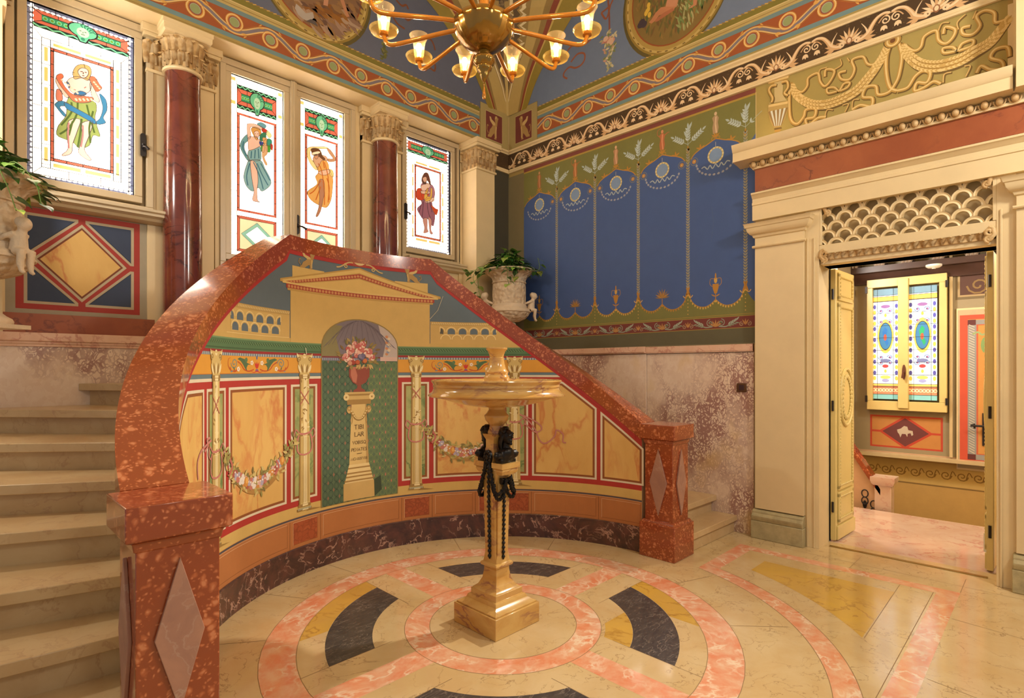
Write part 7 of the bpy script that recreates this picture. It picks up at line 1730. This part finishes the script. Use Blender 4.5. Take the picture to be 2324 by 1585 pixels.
def leaf_mats():
    m, nt, b = new_mat('pothos leaf'); at = nt.nodes.new('ShaderNodeAttribute'); at.attribute_name = 'Col'
    n = node(nt, 'ShaderNodeTexNoise', Scale=22.0, Detail=3.0); nt.links.new(coords(nt), n.inputs['Vector']); r = ramp(nt, [(0.52, (1, 1, 1)), (0.62, (2.2, 1.7, 1.6))], n.outputs[0])
    nt.links.new(mixc(nt, at.outputs['Color'], r.outputs[0], 1.0, 'MULTIPLY'), b.inputs['Base Color']); b.inputs['Roughness'].default_value = 0.3
    b.inputs['Subsurface Weight'].default_value = 0.0
    return m
M['leaf'] = leaf_mats(); M['vine'] = plain('green stem', (110, 140, 60), 0.5, 0.2)
def heart(m, base, d, up, L, W, fold, col):
    """heart-shaped leaf from base along d"""
    d = Vector(d).normalized(); s = d.cross(Vector(up)); s = s.normalized() if s.length > 1e-4 else d.orthogonal().normalized(); n = s.cross(d)
    prof = [(-0.10, 0.34), (0.05, 0.50), (0.25, 0.52), (0.5, 0.40), (0.75, 0.20), (1.0, 0.0)]; b = Vector(base); vs = [b]; k = len(prof)
    mid = [(0.0, 0.0), (0.1, 0.02), (0.25, 0.03), (0.5, 0.02), (0.75, -0.03), (1.0, -0.12)]
    mv = [b+d*(a*L)+n*(z*L) for a, z in mid]; lv = [b+d*(a*L)+s*(w_*W)+n*(fold*w_*W+(-0.10*L if a > 0.9 else 0)) for a, w_ in prof]; rv = [b+d*(a*L)-s*(w_*W)+n*(fold*w_*W+(-0.10*L if a > 0.9 else 0)) for a, w_ in prof]
    fs = []
    for i in range(k-1): fs += [(i, i+1, k+i+1, k+i), (i, 2*k+i, 2*k+i+1, i+1)]
    m.add(mv+lv+rv, fs, lin(col))
GRNS = [(46, 96, 36), (62, 118, 42), (36, 80, 34), (84, 136, 50), (110, 156, 62), (54, 104, 48), (148, 176, 84)]
def pothos(cx, cy, cz, seed, trails, label, R=0.30, H=0.30, lim=9.0):
    t = thing('pothos_plant', label, 'plant', (cx, cy, cz)); r = random.Random(seed); m = MB(); v = MB()
    made = 0
    for i in range(900):
        if made >= 230: break
        a = r.uniform(0, 2*PI); q = r.random()**0.7; h = H*(1-q*0.85)*r.uniform(0.35, 1.0); rr = R*q*r.uniform(0.8, 1.08)
        p = Vector((rr*math.cos(a), rr*math.sin(a), 0.01+h)); d = Vector((math.cos(a)*(0.5+q), math.sin(a)*(0.5+q), r.uniform(-0.5, 0.35)-q*0.35)); L = r.uniform(0.07, 0.125)
        e = p+d.normalized()*L*1.1
        if max(cx+e.x, cy+e.y, cx+p.x+0.05, cy+p.y+0.05) > lim: continue
        made += 1
        v.tube([(0.3*p.x, 0.3*p.y, -0.02), (0.75*p.x, 0.75*p.y, p.z*0.8), tuple(p)], 0.0022, 5); heart(m, p, d, (0, 0, 1), L, L*0.72, r.uniform(0.05, 0.35), r.choice(GRNS))
    for tr in trails:
        q = curve(tr, 6); v.tube(q, 0.003, 5)
        for i in range(2, len(q), 3):
            p = Vector(q[i]); a = r.uniform(0, 2*PI); d = Vector((math.cos(a), math.sin(a), -0.55)); L = r.uniform(0.055, 0.095); e = p+d*0.03
            v.tube([tuple(p), tuple(e)], 0.0016, 4); heart(m, e, d, (0, 0, 1), L, L*0.8, r.uniform(0.05, 0.3), r.choice(GRNS))
    m.build('foliage', M['leaf'], t, ang=180, fix=False); v.build('vines', M['vine'], t, ang=180, fix=False)
PZ = UZ+0.865
Rv = (_R.x, _R.y); Fv = (_F.x, _F.y)
def dirp(rt, fw, z): return (Rv[0]*rt+Fv[0]*fw, Rv[1]*rt+Fv[1]*fw, z)
pothos(0.10, 4.70, PZ, 4, [[dirp(0.1, -0.1, 0.12), dirp(0.26, -0.2, 0.1), dirp(0.36, -0.22, -0.05), dirp(0.40, -0.2, -0.2)], [dirp(0.1, 0, 0.1), dirp(0.3, -0.1, 0.12), dirp(0.42, -0.1, 0.0), dirp(0.46, -0.1, -0.14)], [dirp(0.1, -0.1, 0.1), dirp(0.2, -0.3, 0.08), dirp(0.24, -0.36, -0.1), dirp(0.26, -0.36, -0.22)], [dirp(0, -0.1, 0.1), dirp(0.05, -0.3, 0.1), dirp(0.1, -0.37, -0.02), dirp(0.14, -0.38, -0.12)]], 'variegated trailing plant in the urn before the left window', 0.31, 0.36)
pothos(4.70, 4.70, PZ, 9, [[dirp(-0.2, -0.1, 0.1), dirp(-0.36, -0.2, 0.08), dirp(-0.42, -0.22, -0.05), dirp(-0.38, -0.22, -0.14)], [dirp(-0.2, -0.1, 0.08), dirp(-0.4, -0.12, 0.06), dirp(-0.52, -0.14, 0.04), dirp(-0.56, -0.14, 0.08)], [dirp(0, -0.2, 0.1), dirp(0.0, -0.34, 0.07), dirp(-0.02, -0.36, -0.06), dirp(0.0, -0.36, -0.14)], [dirp(0.05, -0.2, 0.1), dirp(0.08, -0.33, 0.06), dirp(0.09, -0.35, -0.05)], [dirp(0.2, -0.1, 0.1), dirp(0.33, -0.15, 0.05), dirp(0.36, -0.15, 0.1), dirp(0.34, -0.15, 0.2)], [dirp(-0.3, -0.15, 0.06), dirp(-0.36, -0.2, -0.08), dirp(-0.35, -0.2, -0.22), dirp(-0.33, -0.2, -0.26)]], 'variegated trailing plant in the corner urn before the blue wall', 0.32, 0.36, 5.02)

# ---------------------------------------------------------------- chandelier
def glassy(name, c, rough=0.05, trans=0.85, alpha=1.0):
    m, nt, b = new_mat(name); b.inputs['Base Color'].default_value = (*c, 1); b.inputs['Roughness'].default_value = rough; b.inputs['Transmission Weight'].default_value = trans; b.inputs['IOR'].default_value = 1.45
    return m
def thin_glass(name, c, opac):
    m, nt, b = new_mat(name); b.inputs['Base Color'].default_value = (*c, 1); b.inputs['Roughness'].default_value = 0.08
    tr = nt.nodes.new('ShaderNodeBsdfTransparent'); tr.inputs[0].default_value = (*[0.55+0.45*x for x in c], 1)
    lw = node(nt, 'ShaderNodeLayerWeight', Blend=0.35); mr = node(nt, 'ShaderNodeMapRange'); nt.links.new(lw.outputs['Facing'], mr.inputs[0]); mr.inputs[3].default_value = opac*0.55; mr.inputs[4].default_value = min(1, opac*3)
    mx = nt.nodes.new('ShaderNodeMixShader'); nt.links.new(mr.outputs[0], mx.inputs[0]); nt.links.new(tr.outputs[0], mx.inputs[1]); nt.links.new(b.outputs[0], mx.inputs[2])
    nt.links.new(mx.outputs[0], nt.nodes['Material Output'].inputs[0])
    return m
M['amber'] = plain('amber glass bowl', (150, 112, 40), 0.16, 0.15, 4, 0.75, coat=0.6)
M['amberarm'] = plain('amber glass arm', (206, 134, 42), 0.12, 0.15, 6, 0.45, coat=0.8)
M['pan'] = thin_glass('pale amber glass', (0.72, 0.58, 0.22), 0.30); M['shade'] = thin_glass('clear glass shade', (0.95, 0.80, 0.55), 0.16)
mb, nt, b = new_mat('bulb'); b.inputs['Emission Color'].default_value = (1.0, 0.80, 0.48, 1); b.inputs['Emission Strength'].default_value = 30.0; M['bulb'] = mb
HX, HY = 2.30, 2.52
ch = thing('chandelier', 'amber glass chandelier with upturned bell shades hanging under the vault', 'chandelier', (HX, HY, 3.47))
m = MB(); m.lathe([(0.0, 0.0), (0.03, 0.0), (0.07, 0.012), (0.12, 0.04), (0.165, 0.09), (0.188, 0.145), (0.190, 0.175), (0.180, 0.182), (0.0, 0.182)], n=96, fl=lambda a, z: 1+0.012*abs(math.sin(10*a))); m.build('bowl', M['amber'], ch, ang=60)
m = MB(); m.lathe([(0.0, -0.19), (0.008, -0.185), (0.02, -0.16), (0.030, -0.14), (0.028, -0.13), (0.045, -0.115), (0.05, -0.10), (0.046, -0.092), (0.066, -0.07), (0.07, -0.045), (0.055, -0.03), (0.04, -0.028), (0.036, 0.0)], n=40, fl=lambda a, z: 1+0.03*math.cos(12*a)); m.build('finial', M['amber'], ch, ang=60)
m = MB(); m.lathe([(0.0, -0.295), (0.009, -0.29), (0.013, -0.275), (0.010, -0.255), (0.004, -0.225), (0.002, -0.205), (0.004, -0.20), (0.0, -0.19)], n=16); m.build('drop', M['amberarm'], ch)
m = MB(); m.lathe([(0.0, 0.18), (0.09, 0.185), (0.10, 0.20), (0.05, 0.24), (0.03, 0.30), (0.045, 0.38), (0.03, 0.46), (0.014, 0.5), (0.012, 2.64), (0.0, 2.64)], n=32); m.build('stem', M['amberarm'], ch)
m = MB(); m.lathe([(0.0, 2.55), (0.09, 2.58), (0.12, 2.63), (0.12, 2.65), (0, 2.65)], n=32); m.build('ceiling_rose', M['amber'], ch)
arm0 = None
base_a = math.atan2(_F.y, _F.x)+math.radians(15)
for i in range(12):
    a = base_a+i*PI/6
    if arm0 is None:
        m = MB(); pts = curve([(0.17, 0, 0.165), (0.30, 0, 0.160), (0.50, 0, 0.145), (0.615, 0, 0.140), (0.665, 0, 0.158), (0.685, 0, 0.20), (0.688, 0, 0.225)], 6); m.tube(pts, [0.014]*len(pts), 10); arm0 = m.build('arm', M['amberarm'], ch)
        m = MB(); m.lathe([(0.012, 0.205), (0.03, 0.212), (0.026, 0.222), (0.03, 0.23), (0.022, 0.24)], 0.688, 0, 20); s_ = m.build('socket', M['amberarm'], arm0)
        m = MB(); m.lathe([(0.02, 0.222), (0.055, 0.224), (0.085, 0.234), (0.094, 0.250), (0.091, 0.252), (0.08, 0.240), (0.05, 0.230), (0.02, 0.228)], 0.688, 0, 40); m.build('drip_pan', M['pan'], arm0)
        m = MB(); m.lathe([(0.028, 0.238), (0.034, 0.26), (0.038, 0.31), (0.045, 0.35), (0.060, 0.385), (0.068, 0.395), (0.066, 0.396), (0.056, 0.385), (0.042, 0.35), (0.035, 0.31), (0.031, 0.262)], 0.688, 0, 32); m.build('shade', M['shade'], arm0)
        m = MB(); m.lathe([(0.0, 0.245), (0.013, 0.25), (0.014, 0.275), (0.020, 0.30), (0.022, 0.318), (0.014, 0.338), (0.0, 0.345)], 0.688, 0, 16); m.build('bulb', M['bulb'], arm0)
        ar = arm0
    else: ar = copy_tree(arm0, ch)
    ar.rotation_euler = (0, 0, a)
    lamp('chandelier_lamp', (HX+0.688*math.cos(a), HY+0.688*math.sin(a), 3.47+0.30), 9.0, (1.0, 0.82, 0.56), 0.03)
